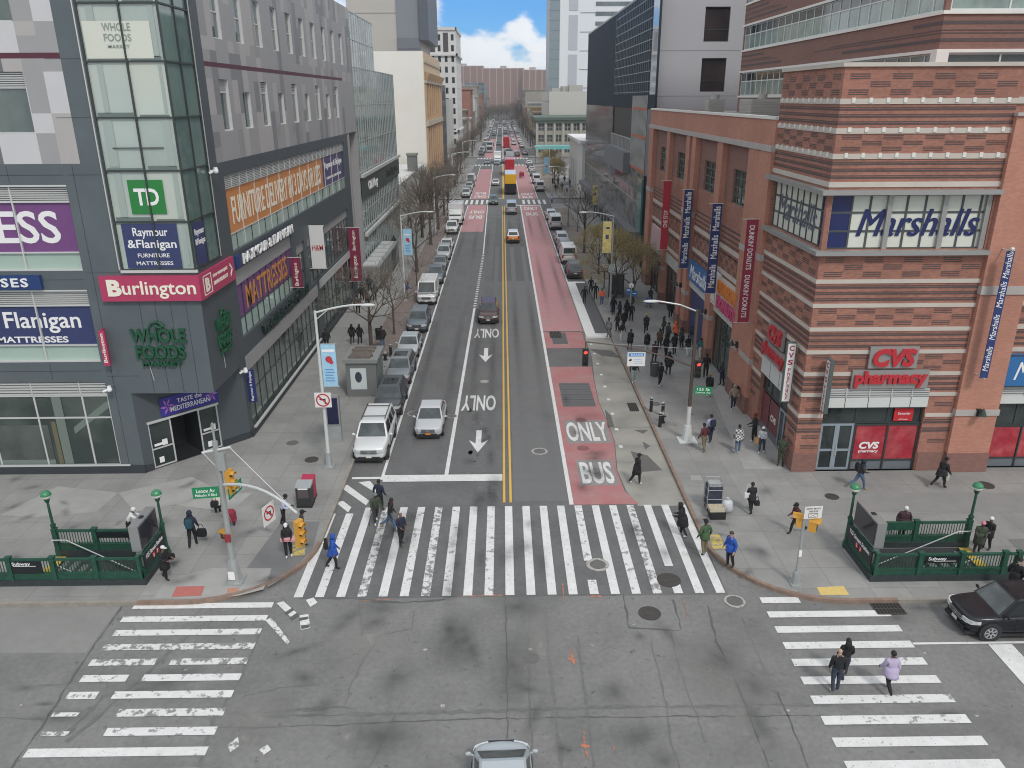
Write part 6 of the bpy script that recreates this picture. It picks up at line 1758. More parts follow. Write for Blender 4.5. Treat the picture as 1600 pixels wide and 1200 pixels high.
def park(t,px,py,heading,front=True,dx=0.0,x=None):
 """px, py: the ground under the end that faces the camera; heading 0 drives away from the camera"""
 p=G(px,py,0)
 xs=p.x if x is None else x
 L=KIN.get(t.get('k_','suv'),KIN['suv'])[0]
 t.location=(xs,p.y+L/2,0.006)
 t.rotation_euler=(0,0,rad(heading))
 return t
GPL='cars parked along the left kerb'
def place(kind,paintm,label,px,py,heading,x=None,cat='car',**k):
 t=car(kind,paintm,label,cat,**k)
 p=G(px,py,0)
 L=KIN[kind][0]
 xs=p.x if x is None else x
 t.location=(xs,p.y+L/2*abs(cos(rad(heading))),0.006)
 t.rotation_euler=(0,0,rad(heading))
 return t
# left kerb, noses towards the camera
place('bigsuv',PW,'big white SUV with roof rails parked nearest the crosswalk',573,727,180,x=-8.05+.25,rails=TRIMB,group=GPL)
place('suv',PDG,'dark grey SUV with a glass roof parked right behind the big white one',602,655,180,x=-7.75,panoroof=True,group=GPL)
place('suv',PG,'mid grey crossover with a sunroof parked third from the crosswalk',616,605,179,x=-7.8,panoroof=True,group=GPL)
place('sedan',PLG,'silver grey sedan parked between two crossovers, level with the turning arrow',632,562,180,x=-7.85,group=GPL)
place('suv',PBL,'blue grey crossover with chrome grille parked just before the white van',649,522,180,x=-7.8,group=GPL)
vn=place('van',PW,'white delivery van with a bright orange patch on its roof, parked on the left',662,478,180,x=-7.85,cat='van',group=GPL)
mb=MB();mb.add([(-.2,-1.7,2.262),(-.85,-1.7,2.262),(-.85,1.0,2.262),(-.2,.6,2.262)],[(0,1,2,3)]);mb.add([(-.4,-1.5,2.27),(-.7,-1.5,2.27),(-.7,.5,2.27),(-.4,.3,2.27)],[(0,1,2,3)],1);mb.build('roof_patch',[mat('patch_cream',(.68,.50,.38),.5),mat('patch_orange',(.62,.20,.05),.5)],vn)
place('pickup',PBL,'dark pickup truck parked behind the white van',677,446,180,x=-7.8,cat='truck',group=GPL)
place('sedan',PG,'grey sedan parked past the pickup',684,424,180,x=-7.85,group=GPL)
place('suv',PLG,'pale silver crossover parked under the second lamp with a blue banner',689,408,180,x=-7.8,group=GPL)
place('sedan',PW,'white sedan parked last before the white pickup',697,394,180,x=-7.85,group=GPL)
place('pickup',PW,'white pickup truck with a dark grille parked in front of a box truck',701,367,180,x=-8.0,cat='truck',group=GPL)
def truck(label,x,y,heading,L=7.5,W=2.4,H=3.4,boxm=None,cabm=None,cat='truck',name='box_truck',cargo_z=.9):
 t=thing(name,label,cat,(0,0,0))
 boxm=boxm or PW;cabm=cabm or PW
 w=W/2
 mb=MB();mb.box(-w,-L/2,cargo_z,w,L/2-2.1,H);mb.box(-w*.98,-L/2-.02,cargo_z+.1,w*.98,-L/2,H-.1);mb.build('cargo_box',boxm,t)
 mb=MB();mb.loft([[(-w*.92,L/2-2.0,.5),(w*.92,L/2-2.0,.5),(w*.92,L/2-2.0,2.5),(-w*.92,L/2-2.0,2.5)],[(-w*.92,L/2-1.2,.5),(w*.92,L/2-1.2,.5),(w*.88,L/2-1.2,2.45),(-w*.88,L/2-1.2,2.45)],[(-w*.9,L/2-.75,.5),(w*.9,L/2-.75,.5),(w*.88,L/2-.75,1.45),(-w*.88,L/2-.75,1.45)],[(-w*.86,L/2,.5),(w*.86,L/2,.5),(w*.84,L/2,1.2),(-w*.84,L/2,1.2)]]);mb.build('cab',cabm,t)
 mb=MB();mb.add([(-w*.8,L/2-1.185,2.3),(w*.8,L/2-1.185,2.3),(w*.82,L/2-.76,1.52),(-w*.82,L/2-.76,1.52)],[(0,1,2,3)]);mb.build('windshield',CGLASS,t)
 mb=MB();mb.box(-w*.5,L/2,.7,w*.5,L/2+.03,1.1);mb.build('grille',TRIMB,t)
 mb=MB();mb.box(-w*.9,-L/2,.5,w*.9,L/2-2,.9);mb.box(-w*.9,-L/2-.1,.45,w*.9,-L/2,.6);mb.build('chassis',TRIMB,t)
 for s in(-1,1):
  for f in(-L*.28,L*.33):
   mb=MB();mb.cyl((s*(w-.3),f,.45),(s*w*.99,f,.45),.45,.45,14);mb.build('wheel',TYRE,t)
  mb=MB();mb.box(s*w*.6,L/2-.01,.75,s*w*.84,L/2+.035,1.0);mb.build('headlight',LAMPW,t)
  mb=MB();mb.box(s*w*.8,-L/2-.05,.95,s*w*.95,-L/2-.02,1.2);mb.build('tail_light',LAMPR,t)
  mb=MB();mb.box(s*w*1.0,L/2-1.1,1.5,s*w*1.12,L/2-1.0,2.0);mb.build('side_mirror',TRIMB,t)
 t.location=(x,y,.006);t.rotation_euler=(0,0,rad(heading))
 return t
truck('white high box truck parked at the left kerb behind the white pickup',-7.9,133,180,L=7,H=3.3)
# moving towards the camera
place('sedan',PS,'silver sedan with an orange plate driving towards the crosswalk',673,688,180,x=-4.72,plate=PLATEO)
place('suv',PMR,'black SUV with a dark red hood driving down beside the yellow line',761,508,180,x=-1.45)
place('suv',PGN,'dark green crossover crossing the far crosswalk towards us',769,321,180,x=-1.9)
place('sedan',PW,'white sedan driving towards us beside the yellow bus',771,291,180,x=-1.7)
# moving away
place('suv',PTX,'orange taxi crossover with a white roof driving away',806,381,0,x=1.45,roofm=PW,cat='taxi')
place('van',PLG,'silver van with two dark rear windows driving away ahead of the taxi',800,336,0,x=1.55,cat='van')
# right kerb, tails towards the camera
GPR='cars parked along the right kerb'
place('suv',PDG,'dark grey crossover parked at the end of the bus island',901,437,0,x=8.35,group=GPR)
place('van',PW,'white van parked second on the right kerb',893,414,0,x=8.3,cat='van',group=GPR)
place('suv',PG,'grey crossover parked third on the right kerb',882,397,0,x=8.35,group=GPR)
place('suv',PS,'silver crossover parked behind the white van with two black windows',876,384,0,x=8.4,group=GPR)
vw=place('van',PW,'white van with two square black rear windows on the right kerb',868,360,0,x=8.4,cat='van',group=GPR)
mb=MB()
for s in(-1,1):mb.box(s*.12,-2.735,1.45,s*.72,-2.71,2.0)
mb.build('rear_door_window',CGLS,vw)
place('suv',PW,'white car parked at the near side of the far crosswalk',864,345,0,x=8.3,group=GPR)
place('van',PW,'white van parked just past the far crosswalk on the right',840,300,0,x=8.4,cat='van',group=GPR)
place('van',PW,'second white van past the far crosswalk, with dark rear glass',834,288,0,x=8.3,cat='van',group=GPR)
for i,(py,pm,l)in enumerate(((276,PG,'grey car'),(269,PS,'silver car'),(263,PDG,'dark car'),(258.5,PW,'white car'))):
 place('sedan',pm,f'{l} parked on the right kerb well past the white vans',826,py,0,x=8.3,group=GPR)
# the black SUV waiting on the avenue and the white car entering at the bottom
t=car('suv',PBK,'black SUV with orange papers on its dashboard, standing at the kerb beside the subway stairs')
t.location=(20.12,25.5,.006);t.rotation_euler=(0,0,rad(90))
mb=MB();mb.add([(-.55,.86,1.16),(.0,.86,1.16),(.0,.72,1.33),(-.55,.72,1.33)],[(0,1,2,3)]);mb.add([(-.42,.875,1.165),(-.15,.875,1.165),(-.15,.75,1.32),(-.42,.75,1.32)],[(0,1,2,3)],1);mb.build('dashboard_papers',[mat('paper_orange',(.62,.30,.06),.6),mat('paper_pale',(.65,.62,.5),.6)],t)
t=car('hatch',PLG,'pale silver car driving into the crossing at the bottom edge of the picture')
t.location=(-.12,17.0,.006);t.rotation_euler=(0,0,rad(2))
# double-decker tour buses
def bus(label,x,y,heading,lower,upper,L=11,W=2.5,H=4.3,top=None):
 t=thing('double_decker_bus',label,'bus',(0,0,0))
 w=W/2
 mb=MB();mb.box(-w,-L/2,.35,w,L/2,2.35);mb.build('lower_deck',lower,t)
 mb=MB();mb.box(-w*.99,-L/2,2.35,w*.99,L/2,H);mb.build('upper_deck',upper,t)
 mb=MB();mb.box(-w*.9,-L/2+.3,H,w*.9,L/2-.3,H+.08);mb.build('roof',top or PW,t)
 for s in(-1,1):
  mb=MB();mb.box(s*w*.98,-L/2+.5,1.3,s*(w+.012),L/2-.5,2.05);mb.box(s*w*.97,-L/2+.5,3.0,s*(w+.006),L/2-.4,3.8);mb.build('side_glazing',CGLS,t)
  for f in(-L*.3,L*.32):
   mb=MB();mb.cyl((s*(w-.3),f,.48),(s*(w+.01),f,.48),.48,.48,14);mb.build('wheel',TYRE,t)
  mb=MB();mb.box(s*w*.75,-L/2-.03,.7,s*w*.93,-L/2,1.1);mb.build('tail_light',LAMPR,t)
 mb=MB();mb.box(-w*.8,-L/2-.02,2.6,w*.8,-L/2,3.6);mb.build('rear_panel',upper,t)
 mb=MB();mb.box(-w*.85,L/2,1.0,w*.85,L/2+.02,2.1);mb.box(-w*.85,L/2,2.9,w*.85,L/2+.02,3.8);mb.build('windshield',CGLASS,t)
 t.location=(x,y,.006);t.rotation_euler=(0,0,rad(heading))
 return t
bus('yellow double-decker bus with a black lower deck and white roof, seen from behind',1.7,178.5,0,PBK,PYL)
bus('red double-decker bus just ahead of the yellow one',1.9,222,0,PRD,PRD,H=4.2,top=PRD)
bus('dark red double-decker bus far along the street beyond the avenue',1.6,345,0,PRD,PRD,H=4.3,top=PRD)
bus('white and grey city bus coming towards us beyond the avenue',-4.9,318,180,PLG,PW,H=3.1,W=2.5)
truck('white box truck coming towards us just this side of the avenue',-1.6,262,180,L=7.5,H=3.5)
bus('blue and white city bus driving away just past the red bus',2.3,263,0,paint('bus_blue',(.16,.18,.27)),PLG,H=3.1)
# far traffic, copies of a few cars
protos=[car('sedan',PW,'x'),car('suv',PDG,'x'),car('suv',PS,'x'),car('van',PW,'x','van'),car('sedan',PG,'x')]
fr2=random.Random(11)
spots=[(-1.7,254,180),(-4.8,258,180),(2.4,249,0),(1.8,300,0),(1.7,312,0),(5.2,292,0),(5.4,304,0),(-1.7,300,180),(8.2,300,0),(-7.8,300,180),(-7.8,312,180),(-7.9,325,180),(-7.8,338,180)]
for y in range(345,735,15):
 for x,h in((-7.8,180),(-4.7,180),(-1.6,180),(1.7,0),(5.2,0),(8.2,0)):
  if fr2.random()<(.85 if abs(x)>7 else .42):spots.append((x,y+fr2.uniform(-4,4),h))
for y in(170,177,184,191,198,205,212):spots.append((-7.75,y+fr2.uniform(-.4,.4),180))
used=set()
names=['white sedan','dark SUV','silver SUV','white van','grey sedan']
for i,(x,y,h)in enumerate(spots):
 k=fr2.randrange(5)
 if k not in used:o=protos[k];used.add(k)
 else:o=copy_tree(protos[k])
 o.location=(x+fr2.uniform(-.15,.15),y,.006)
 o.rotation_euler=(0,0,rad(h))
 near=y<240
 o['label']=f'small distant {names[k]} '+('parked at the left kerb between the two crosswalks' if near else('coming towards us' if h else 'heading away')+' beyond the avenue crosswalks')
 o['group']=f'distant {names[k]}s '+('at the left kerb' if near else('coming' if h else 'going'))
for k in range(5):
 if k not in used:protos[k].location=(3+k,735+k*12,0)
# ================================================================ street furniture
GALV=mat('galvanised_steel',(.40,.42,.42),.45,.4,var=.08,vs=3)
WPOST=mat('post_pale',(.58,.60,.59),.5,.1,var=.04)
SIGY=mat('signal_yellow',(.58,.30,.045),.45)
SIGK=mat('signal_black',(.02,.02,.022),.5)
SGRN=mat('sign_green',(.015,.22,.09),.45)
SUBG=mat('subway_green',(.014,.072,.046),.55,var=.3,vs=6,wear=((.10,.10,.09),.0,9.0))
SUBD=mat('subway_dark',(.03,.04,.042),.6,var=.2,vs=3)
RAILG=mat('handrail_steel',(.62,.64,.63),.3,.7)
# ---- subway stairs
def subway(x0,sgn,L,ynear,D,label,pit,far_len):
 """x0: closed end; the stairs open towards x0+sgn*L; near rail at ynear, far rail at ynear+D"""
 t=thing('subway_entrance',label,'subway entrance',(x0,ynear,KZ))
 X=lambda u:x0+sgn*u
 yf=ynear+D
 mb=MB()
 mb.box(X(-.12),ynear-.12,.1,X(L),ynear+.12,KZ+.28);mb.box(X(-.12),yf-.12,.1,X(far_len),yf+.12,KZ+.28);mb.box(X(-.12),ynear+.12,.1,X(.12),yf-.12,KZ+.28)
 mb.build('plinth',SUBD,t)
 mb=MB()
 def railing(p,q,post_u,gap=.125,panels=()):
  p,q=Vector(p),Vector(q)
  d=q-p;L_=d.length;d.normalize();e=Vector((-d.y,d.x,0))
  def bx(a,b,z0,z1,th):
   A,B=p+d*a,p+d*b
   pts=[A-e*th,B-e*th,B+e*th,A+e*th]
   mb.add([(v.x,v.y,z0)for v in pts]+[(v.x,v.y,z1)for v in pts],[(3,2,1,0),(4,5,6,7),(0,1,5,4),(1,2,6,5),(2,3,7,6),(3,0,4,7)])
  bx(0,L_,KZ+.28,KZ+.55,.045);bx(0,L_,KZ+.55,KZ+.60,.075);bx(0,L_,KZ+1.22,KZ+1.31,.06)
  for u in post_u:bx(max(u-.10,0),min(u+.10,L_),KZ+.1,KZ+1.34,.1);bx(max(u-.13,0),min(u+.13,L_),KZ+1.34,KZ+1.40,.12)
  n=int(L_/gap)
  for i in range(1,n):
   u=i*gap
   if any(a<u<b for a,b in panels):continue
   bx(u-.013,u+.013,KZ+.60,KZ+1.22,.013)
 railing((X(0),ynear,0),(X(L),ynear,0),[0.05,1.95,3.75,5.6,L-.1])
 railing((X(0),yf,0),(X(far_len),yf,0),[.05,1.2,3.1,far_len-.1])
 railing((X(0),ynear+.17,0),(X(0),yf-.17,0),[])
 mb.build('railing',SUBG,t)
 mb=MB()
 a,b,c,d=pit
 n=12
 for i in range(n):
  u0=(c-a)*(.06+.9*i/n);u1=(c-a)*(.06+.9*(i+1)/n)
  z=KZ-.17*(n-i)if True else 0
  xa,xb=(a+u0,a+u1)if sgn>0 else(c-u0,c-u1)
  mb.box(xa,b,-2.6,xb,d,z)
 mb.build('stair',mat('stair_concrete',(.17,.175,.175),.8,var=.12,vs=2),t)
 mb=MB()
 for i in range(n):
  u0=(c-a)*(.06+.9*(i+1)/n)
  xa=a+u0 if sgn>0 else c-u0
  mb.box(xa-sgn*.06,b+.02,KZ-.17*(n-i)+.002,xa,d-.02,KZ-.17*(n-i)+.012)
 mb.build('stair_nosing',SUBG,t)
 mb=MB()
 mb.quad((a,b,-2.6),(c,b,-2.6),(c,b,KZ),(a,b,KZ));mb.quad((a,d,KZ),(c,d,KZ),(c,d,-2.6),(a,d,-2.6));mb.quad((a,b,KZ),(a,d,KZ),(a,d,-2.6),(a,b,-2.6));mb.quad((c,b,-2.6),(c,d,-2.6),(c,d,KZ),(c,b,KZ));mb.quad((a,b,-2.6),(c,b,-2.6),(c,d,-2.6),(a,d,-2.6))
 mb.build('pit_wall',mat('pit_tile',(.07,.075,.075),.6,var=.2,vs=2),t)
 mb=MB();mb.box(X(far_len-.5),ynear+D*.30,KZ,X(far_len-.05),yf-.2,KZ+.03);mb.build('warning_strip',mat('warning_yellow',(.55,.38,.06),.7,var=.15,vs=8),t)
 for yy in(ynear+.35,yf-.35):
  mb=MB();mb.path([(X(far_len-.1),yy,KZ+.98),(X(far_len-.75),yy,KZ+.98),(X(.9),yy,KZ-1.0)],.03,8);mb.build('handrail',RAILG,t)
 for u in(-.02,far_len-.1):
  p=(X(u),yf,0)
  mb=MB();mb.cyl((p[0],p[1],.1),(p[0],p[1],KZ+.35),.17,.15,8);mb.cyl((p[0],p[1],KZ+.35),(p[0],p[1],KZ+1.5),.11,.09,8);mb.cyl((p[0],p[1],KZ+1.5),(p[0],p[1],KZ+1.6),.12,.12,8);mb.cyl((p[0],p[1],KZ+1.6),(p[0],p[1],KZ+2.75),.065,.055,8);mb.cyl((p[0],p[1],KZ+2.75),(p[0],p[1],KZ+2.9),.09,.13,10)
  lp=mb.build('lamp_post',SUBG,t)
  mb=MB();mb.ball((p[0],p[1],KZ+3.08),.23,.23,.22,0,14,6,0,pi/2);mb.build('globe_top',mat('globe_green',(.04,.21,.10),.35),lp)
  mb=MB();mb.ball((p[0],p[1],KZ+3.08),.225,.225,.20,0,14,6,pi/2,pi);mb.build('globe_bottom',mat('globe_white',(.70,.70,.64),.35),lp)
 mb=MB();mb.box(X(.02),ynear+.28,KZ+1.42,X(.42),yf-.28,KZ+2.62);mb.box(X(.08),ynear+.4,KZ+.6,X(.34),ynear+.5,KZ+1.42);mb.box(X(.08),yf-.5,KZ+.6,X(.34),yf-.4,KZ+1.42)
 cs=mb.build('screen_case',mat('case_steel',(.42,.43,.43),.35,.6),t)
 mb=MB();mb.box(X(-.012),ynear+.36,KZ+1.50,X(.02),yf-.36,KZ+2.54);mb.box(X(.42),ynear+.36,KZ+1.50,X(.452),yf-.36,KZ+2.54);mb.build('screen',mat('screen_dark',(.035,.035,.042),.12),cs)
 mb=MB();mb.box(X(.12),ynear+1.0,KZ+2.62,X(.28),ynear+1.2,KZ+2.67);mb.build('screen_cap',SIGK,cs)
 mb=MB();mb.box(X(-.10),ynear+.14,KZ+.62,X(-.05),yf-.14,KZ+1.30);bd=mb.build('station_board',mat('board_black',(.012,.016,.018),.4),t)
 uu=(0,1,0)if sgn<0 else(0,-1,0)
 ym=ynear+D/2
 lettering(bd,'125 Street Station',LETW,(X(-.102),ym,KZ+1.12),uu,Zv,D-.7,.2,.008,.015)
 for k,ch in enumerate('23'):
  yc=ym+(-.18+.36*k)*(1 if sgn<0 else-1)
  mb=MB();mb.T=frame_T((X(-.102),yc,KZ+.82),uu,Zv);mb.cyl((0,0,0),(0,0,.008),.13,.13,16);mb.build('line_disc',mat('disc_red',(.50,.03,.03),.4),bd)
  lettering(bd,ch,LETW,(X(-.112)if sgn<0 else X(-.112),yc,KZ+.82),uu,Zv,.09,.15,.006,.015)
 su_a=4.0 if sgn<0 else 1.95
 su_b=5.6 if sgn<0 else 3.75
 mb=MB();mb.box(X(su_a+.2),ynear-.07,KZ+(.62 if sgn<0 else .88),X(su_b-.1),ynear-.03,KZ+1.22);bd=mb.build('subway_board',mat('board_black',(0,0,0)),t)
 lettering(bd,'Subway',LETW,(X((su_a+su_b)/2+(.25 if sgn<0 else-.2)),ynear-.072,KZ+1.07),(1,0,0),Zv,.78,.2,.006,.016)
 mb=MB();mb.box(X((su_a+su_b)/2-.35*sgn*(-1 if sgn<0 else 1)),ynear-.078,KZ+.965,X((su_a+su_b)/2+.6),ynear-.07,KZ+.985);mb.build('board_arrow',LETW,bd)
 mb=MB();mb.box(X(1.25),yf-.06,KZ+.9,X(3.0),yf-.02,KZ+1.22);mb.build('far_board',SUBG if sgn>0 else mat('board_black',(0,0,0)),t)
 return t
subway(-15.62,-1,11.0,28.78,2.35,'green railed subway stairs with a screen box on the left corner',PITL,5.0)
subway(15.80,1,6.3,28.45,2.65,'green railed subway stairs with a screen box beside the black SUV',PITR,5.65)
# ---- lamp posts with banners
def curve_arm(p,d,reach,rise,n=7):
 p=Vector(p);d=Vector(d)
 return[p+d*(reach*i/n)+Vector((0,0,rise*sin(pi/2*i/n)))for i in range(n+1)]
def lamp(label,x,y,side,H=9.2,reach=2.9,m=None,group=None,head=True,base=True):
 t=thing('street_lamp',label,'street lamp',(x,y,KZ),group)
 m=m or WPOST
 mb=MB();mb.cyl((x,y,KZ+.9),(x,y,H),.10,.07,8);mb.build('pole',m,t)
 mb=MB()
 mb.box(x-.28,y-.28,KZ,x+.28,y+.28,KZ+.12);mb.cyl((x,y,KZ+.12),(x,y,KZ+.95),.22,.16,8)
 mb.build('base',GALV,t)
 mb=MB();pts=curve_arm((x,y,H-.1),(side,0,0),reach,.42);mb.path(pts,.055,6);mb.path([(x,y,H-.5),tuple(pts[2])],.03,5);mb.build('arm',m,t)
 e=pts[-1]
 mb=MB();mb.ball((e.x+side*.3,e.y,e.z-.02),.42,.15,.08,0,10,5);mb.build('lamp_head',WPOST,t)
 return t
LG='cobra head street lamps with pale posts'
def lamp_banner(label,x,y,z0,z1,wd,side,m,extra):
 s=thing('banner',label,'banner',(x,y,z0))
 xa,xb=x+side*.12,x+side*(.12+wd)
 mb=MB();mb.box(xa,y-.02,z0,xb,y+.02,z1);c_=mb.build('cloth',m,s)
 mb=MB()
 for z in(z0-.02,z1+.02):mb.cyl((x,y,z),(x+side*(wd+.2),y,z),.022,.022,6)
 mb.build('bracket',GALV,s)
 extra(s,(xa+xb)/2,y-.022)
 return s
BBL=mat('banner_sky_blue',(.33,.56,.72),.7,var=.16,vs=1.4)
def pep(s,xc,y):
 mb=MB();mb.T=frame_T((xc,y,0),(1,0,0),Zv);z=s.location.z
 mb.cyl((0,z+1.55,0),(0,z+1.55,.004),.19,.19,12);mb.cyl((.12,z+1.4,0),(.12,z+1.4,.006),.12,.12,10)
 mb.build('print_spot',mat('print_red',(.45,.04,.05),.6),s)
 mb=MB();mb.T=frame_T((xc,y,0),(1,0,0),Zv)
 for i in range(5):mb.box(-.26+.03*(i%2),z+.3+i*.16,.001,.26-.04*(i%3),z+.36+i*.16,.004)
 mb.build('print_line',mat('print_blue',(.12,.26,.55),.6),s)
 mb=MB();mb.T=frame_T((xc,y,0),(1,0,0),Zv);mb.box(-.33,z+1.98,.001,.33,z+2.12,.004);mb.build('print_head',LETW,s)
lamp('tall lamp post on the left kerb carrying a turn sign and a sky blue banner',-9.97,39.96,1,9.3,2.5)
lamp_banner('sky blue banner with a red mark on the lamp post beside the phone kiosk',-9.97,39.96,5.05,7.45,.78,1,BBL,pep)
s=thing('road_sign','square no-left-turn sign with a red ring on the lamp post at the left kerb','road sign',(-9.97,39.7,4.2))
mb=MB();mb.box(-10.38,39.74,3.9,-9.48,39.78,4.75);pl=mb.build('plate',mat('sign_white',(.70,.69,.67),.5),s)
def no_turn(pl,c,u,r):
 T=frame_T(c,u,Zv)
 mb=MB();mb.T=T
 mb.loft([[(a*cos(2*pi*i/24),a*sin(2*pi*i/24),z)for i in range(24)]for a,z in((r,0),(r,.008),(r*.82,.008),(r*.82,0))],cap=False)
 mb.add([(-r*.70,r*.55,.005),(-r*.55,r*.70,.005),(r*.70,-r*.55,.005),(r*.55,-r*.70,.005)],[(0,1,2,3)])
 mb.build('red_ring',mat('sign_red',(.42,.02,.03),.5),pl)
 mb=MB();mb.T=T
 mb.poly([(.22*r,-.6*r,.003),(.38*r,-.6*r,.003),(.38*r,.22*r,.003),(.22*r,.05*r,.003)]);mb.poly([(-.2*r,.05*r,.003),(.38*r,.05*r,.003),(.38*r,.22*r,.003),(-.2*r,.22*r,.003)]);mb.poly([(-.55*r,.14*r,.003),(-.2*r,-.10*r,.003),(-.2*r,.38*r,.003)])
 mb.build('arrow',SIGK,pl)
no_turn(pl,(-9.93,39.738,4.325),(1,0,0),.38)
lamp('second lamp post on the left kerb with a sky blue banner',-10.2,78.6,1,8.9,2.6,group=LG)
lamp_banner('sky blue banner with a red drop on the second lamp post of the left kerb',-10.2,78.6,4.9,7.5,.9,1,BBL,pep)
lamp('third lamp post on the left kerb among the bare trees',-10.2,118,1,8.9,2.6,group=LG)
lamp('lamp post on the left at the far crosswalk',-10.0,160,1,9.5,2.8,group=LG)
lamp('lamp post on the left beyond the far crosswalk',-10.0,205,1,9.5,2.8,group=LG)
YB=mat('banner_cream_yellow',(.62,.52,.20),.7,var=.25,vs=2.5)
def yel(s,xc,y):
 mb=MB();mb.T=frame_T((xc,y,0),(1,0,0),Zv);z=s.location.z
 mb.box(-.16,z+1.35,.001,.16,z+1.75,.004);mb.box(-.12,z+2.3,.001,.22,z+2.5,.004);mb.build('print_mark',mat('print_dark_blue',(.06,.07,.16),.6),s)
lamp('grey lamp post behind the bus shelter with a yellow banner',10.6,75.4,-1,9.2,2.6,GALV)
lamp_banner('cream and yellow banner on the lamp post behind the bus shelter',10.6,75.4,5.6,8.6,.85,-1,YB,yel)
lamp('lamp post on the right kerb by the white vans with a pale yellow banner',10.6,128,-1,9.2,2.6,GALV)
lamp_banner('pale yellow banner on the lamp post beside the black block',13.2,118,4.8,7.6,.8,1,YB,yel)
lamp('lamp post on the right kerb past the far crosswalk',10.2,176,-1,9.5,2.8)
lamp_banner('sky blue banner on the right past the far crosswalk',10.2,176,4.2,7.6,1.1,-1,BBL,pep)
# ---- traffic lights
def signal(name,label,x,y,z,face,body=SIGY,lit=None,vis=True,group=None,n=3,parent=None):
 """vertical three-lens head centred at x, y, z; face: direction it shines"""
 t=thing(name,label,'traffic light',(x,y,z),group)
 f=Vector(face).normalized();u=Vector((-f.y,f.x,0))
 T=frame_T((x,y,z),tuple(u),Zv)
 mb=MB();mb.T=T;mb.box(-.17,-.53,-.12,.17,.53,.08);mb.build('housing',body,t)
 for i in range(3):
  yc=.34-.34*i
  c=(.30,.02,.02),(.25,.14,.01),(.01,.14,.07)
  on=(lit==i)
  mb=MB();mb.T=T;mb.cyl((0,yc,.08),(0,yc,.095),.115,.115,14)
  mb.build('lens',mat('lens_red_lit',(.5,.02,.02),.4,emit=(1,.06,.04),emits=1.6)if on else mat('lens_dark_%d'%i,tuple(q*.15 for q in c[i]),.3),t)
  mb=MB();mb.T=T
  mb.loft([[(r*cos(a_)*1,yc+r*sin(a_),zz)for a_ in[pi*k/10-.25 for k in range(11)]+[0]][:11]for r,zz in((.14,.08),(.14,.26),(.128,.26),(.128,.08))],cap=False,closed=False)
  mb.build('visor',body,t)
 return t
# left corner pole
t=thing('signal_pole','pale steel pole with a curved mast arm on the left corner','pole',(-11.75,28.9,KZ))
px_,py_=-11.75,28.9
mb=MB();mb.cyl((px_,py_,KZ+.9),(px_,py_,6.8),.13,.11,10);mb.build('pole',GALV,t)
mb=MB();mb.box(px_-.38,py_-.38,KZ,px_+.38,py_+.38,KZ+.08);mb.cyl((px_,py_,KZ+.08),(px_,py_,KZ+1.05),.34,.20,8);mb.build('base',GALV,t)
ax=[Vector((px_+.12,py_,4.84))+Vector((3.9*i/8,-3.4*i/8,.95*sin(pi*i/8*.62)-.02*i*i*.26))for i in range(9)]
mb=MB();mb.path(ax,[.07-.003*i for i in range(9)],8);mb.build('mast_arm',WPOST,t)
mb=MB();mb.cyl((px_-.6,py_+.05,6.27),(px_+.65,py_-.1,6.58),.05,.05,8);mb.build('crossbar',WPOST,t)
mb=MB();mb.cyl((px_+.6,py_-.1,6.57),tuple(ax[8]),.016,.016,5);mb.cyl((px_-.55,py_,6.28),(px_+.1,py_,5.4),.016,.016,5);mb.build('guy_wire',WPOST,t)
mb=MB();mb.cyl((px_,py_,6.8),(px_,py_,7.6),.05,.05,8);mb.box(px_+.05,py_-.2,5.55,px_+.36,py_+.02,6.3);mb.build('control_box',GALV,t)
mb=MB();mb.box(px_-.14,py_-.36,.45,px_+.14,py_-.345,.85);mb.box(px_-.11,py_-.2,2.2,px_+.13,py_-.13,2.55,1);mb.build('sticker',[LETW,mat('sticker_red',(.25,.03,.04),.5)],t)
signal('traffic_light','yellow traffic light mounted on the left corner pole above the street sign',px_+.42,py_-.05,5.0,(1,-.25,0))
signal('traffic_light','yellow traffic light hanging from the end of the mast arm over the left kerb',px_+4.05,py_-3.42,4.55,(.9,-.45,0))
def street_sign(label,x,y,z,u,t1,t2):
 s=thing('street_sign',label,'street sign',(x,y,z))
 mb=MB();mb.T=frame_T((x,y,z),u,Zv);mb.box(-.53,-.25,-.012,.53,.25,.012);p_=mb.build('plate',SGRN,s)
 n=Vector(u).cross(Vector(Zv)).normalized()*.013
 lettering(p_,t1,LETW,Vector((x,y,z+.09))+n,u,Zv,.74,.17,.004,.012)
 lettering(p_,t2,LETW,Vector((x,y,z-.11))+n,u,Zv,.86,.12,.004,.008)
street_sign('green street name sign reading Lenox Av on the left corner pole',px_-.62,py_-.15,4.55,(1,.12,0),'Lenox Av','Malcolm X Blvd')
street_sign('green street name sign seen edge on behind the left corner pole',px_+.45,py_+.25,4.5,(.2,1,0),'125 St','Dr M L King Jr Bl')
s=thing('road_sign','no-turn sign turned edge on, hanging beside the mast arm','road sign',(px_+2.6,py_-2.3,4.2))
mb=MB();mb.T=frame_T((px_+2.6,py_-2.3,4.75),(.35,.94,0),Zv);mb.box(-.36,-.42,-.01,.36,.42,.01);pl=mb.build('plate',mat('sign_white',(0,0,0)),s)
no_turn(pl,Vector((px_+2.6,py_-2.3,4.78))+Vector((.94,-.35,0))*.012,(.35,.94,0),.3)
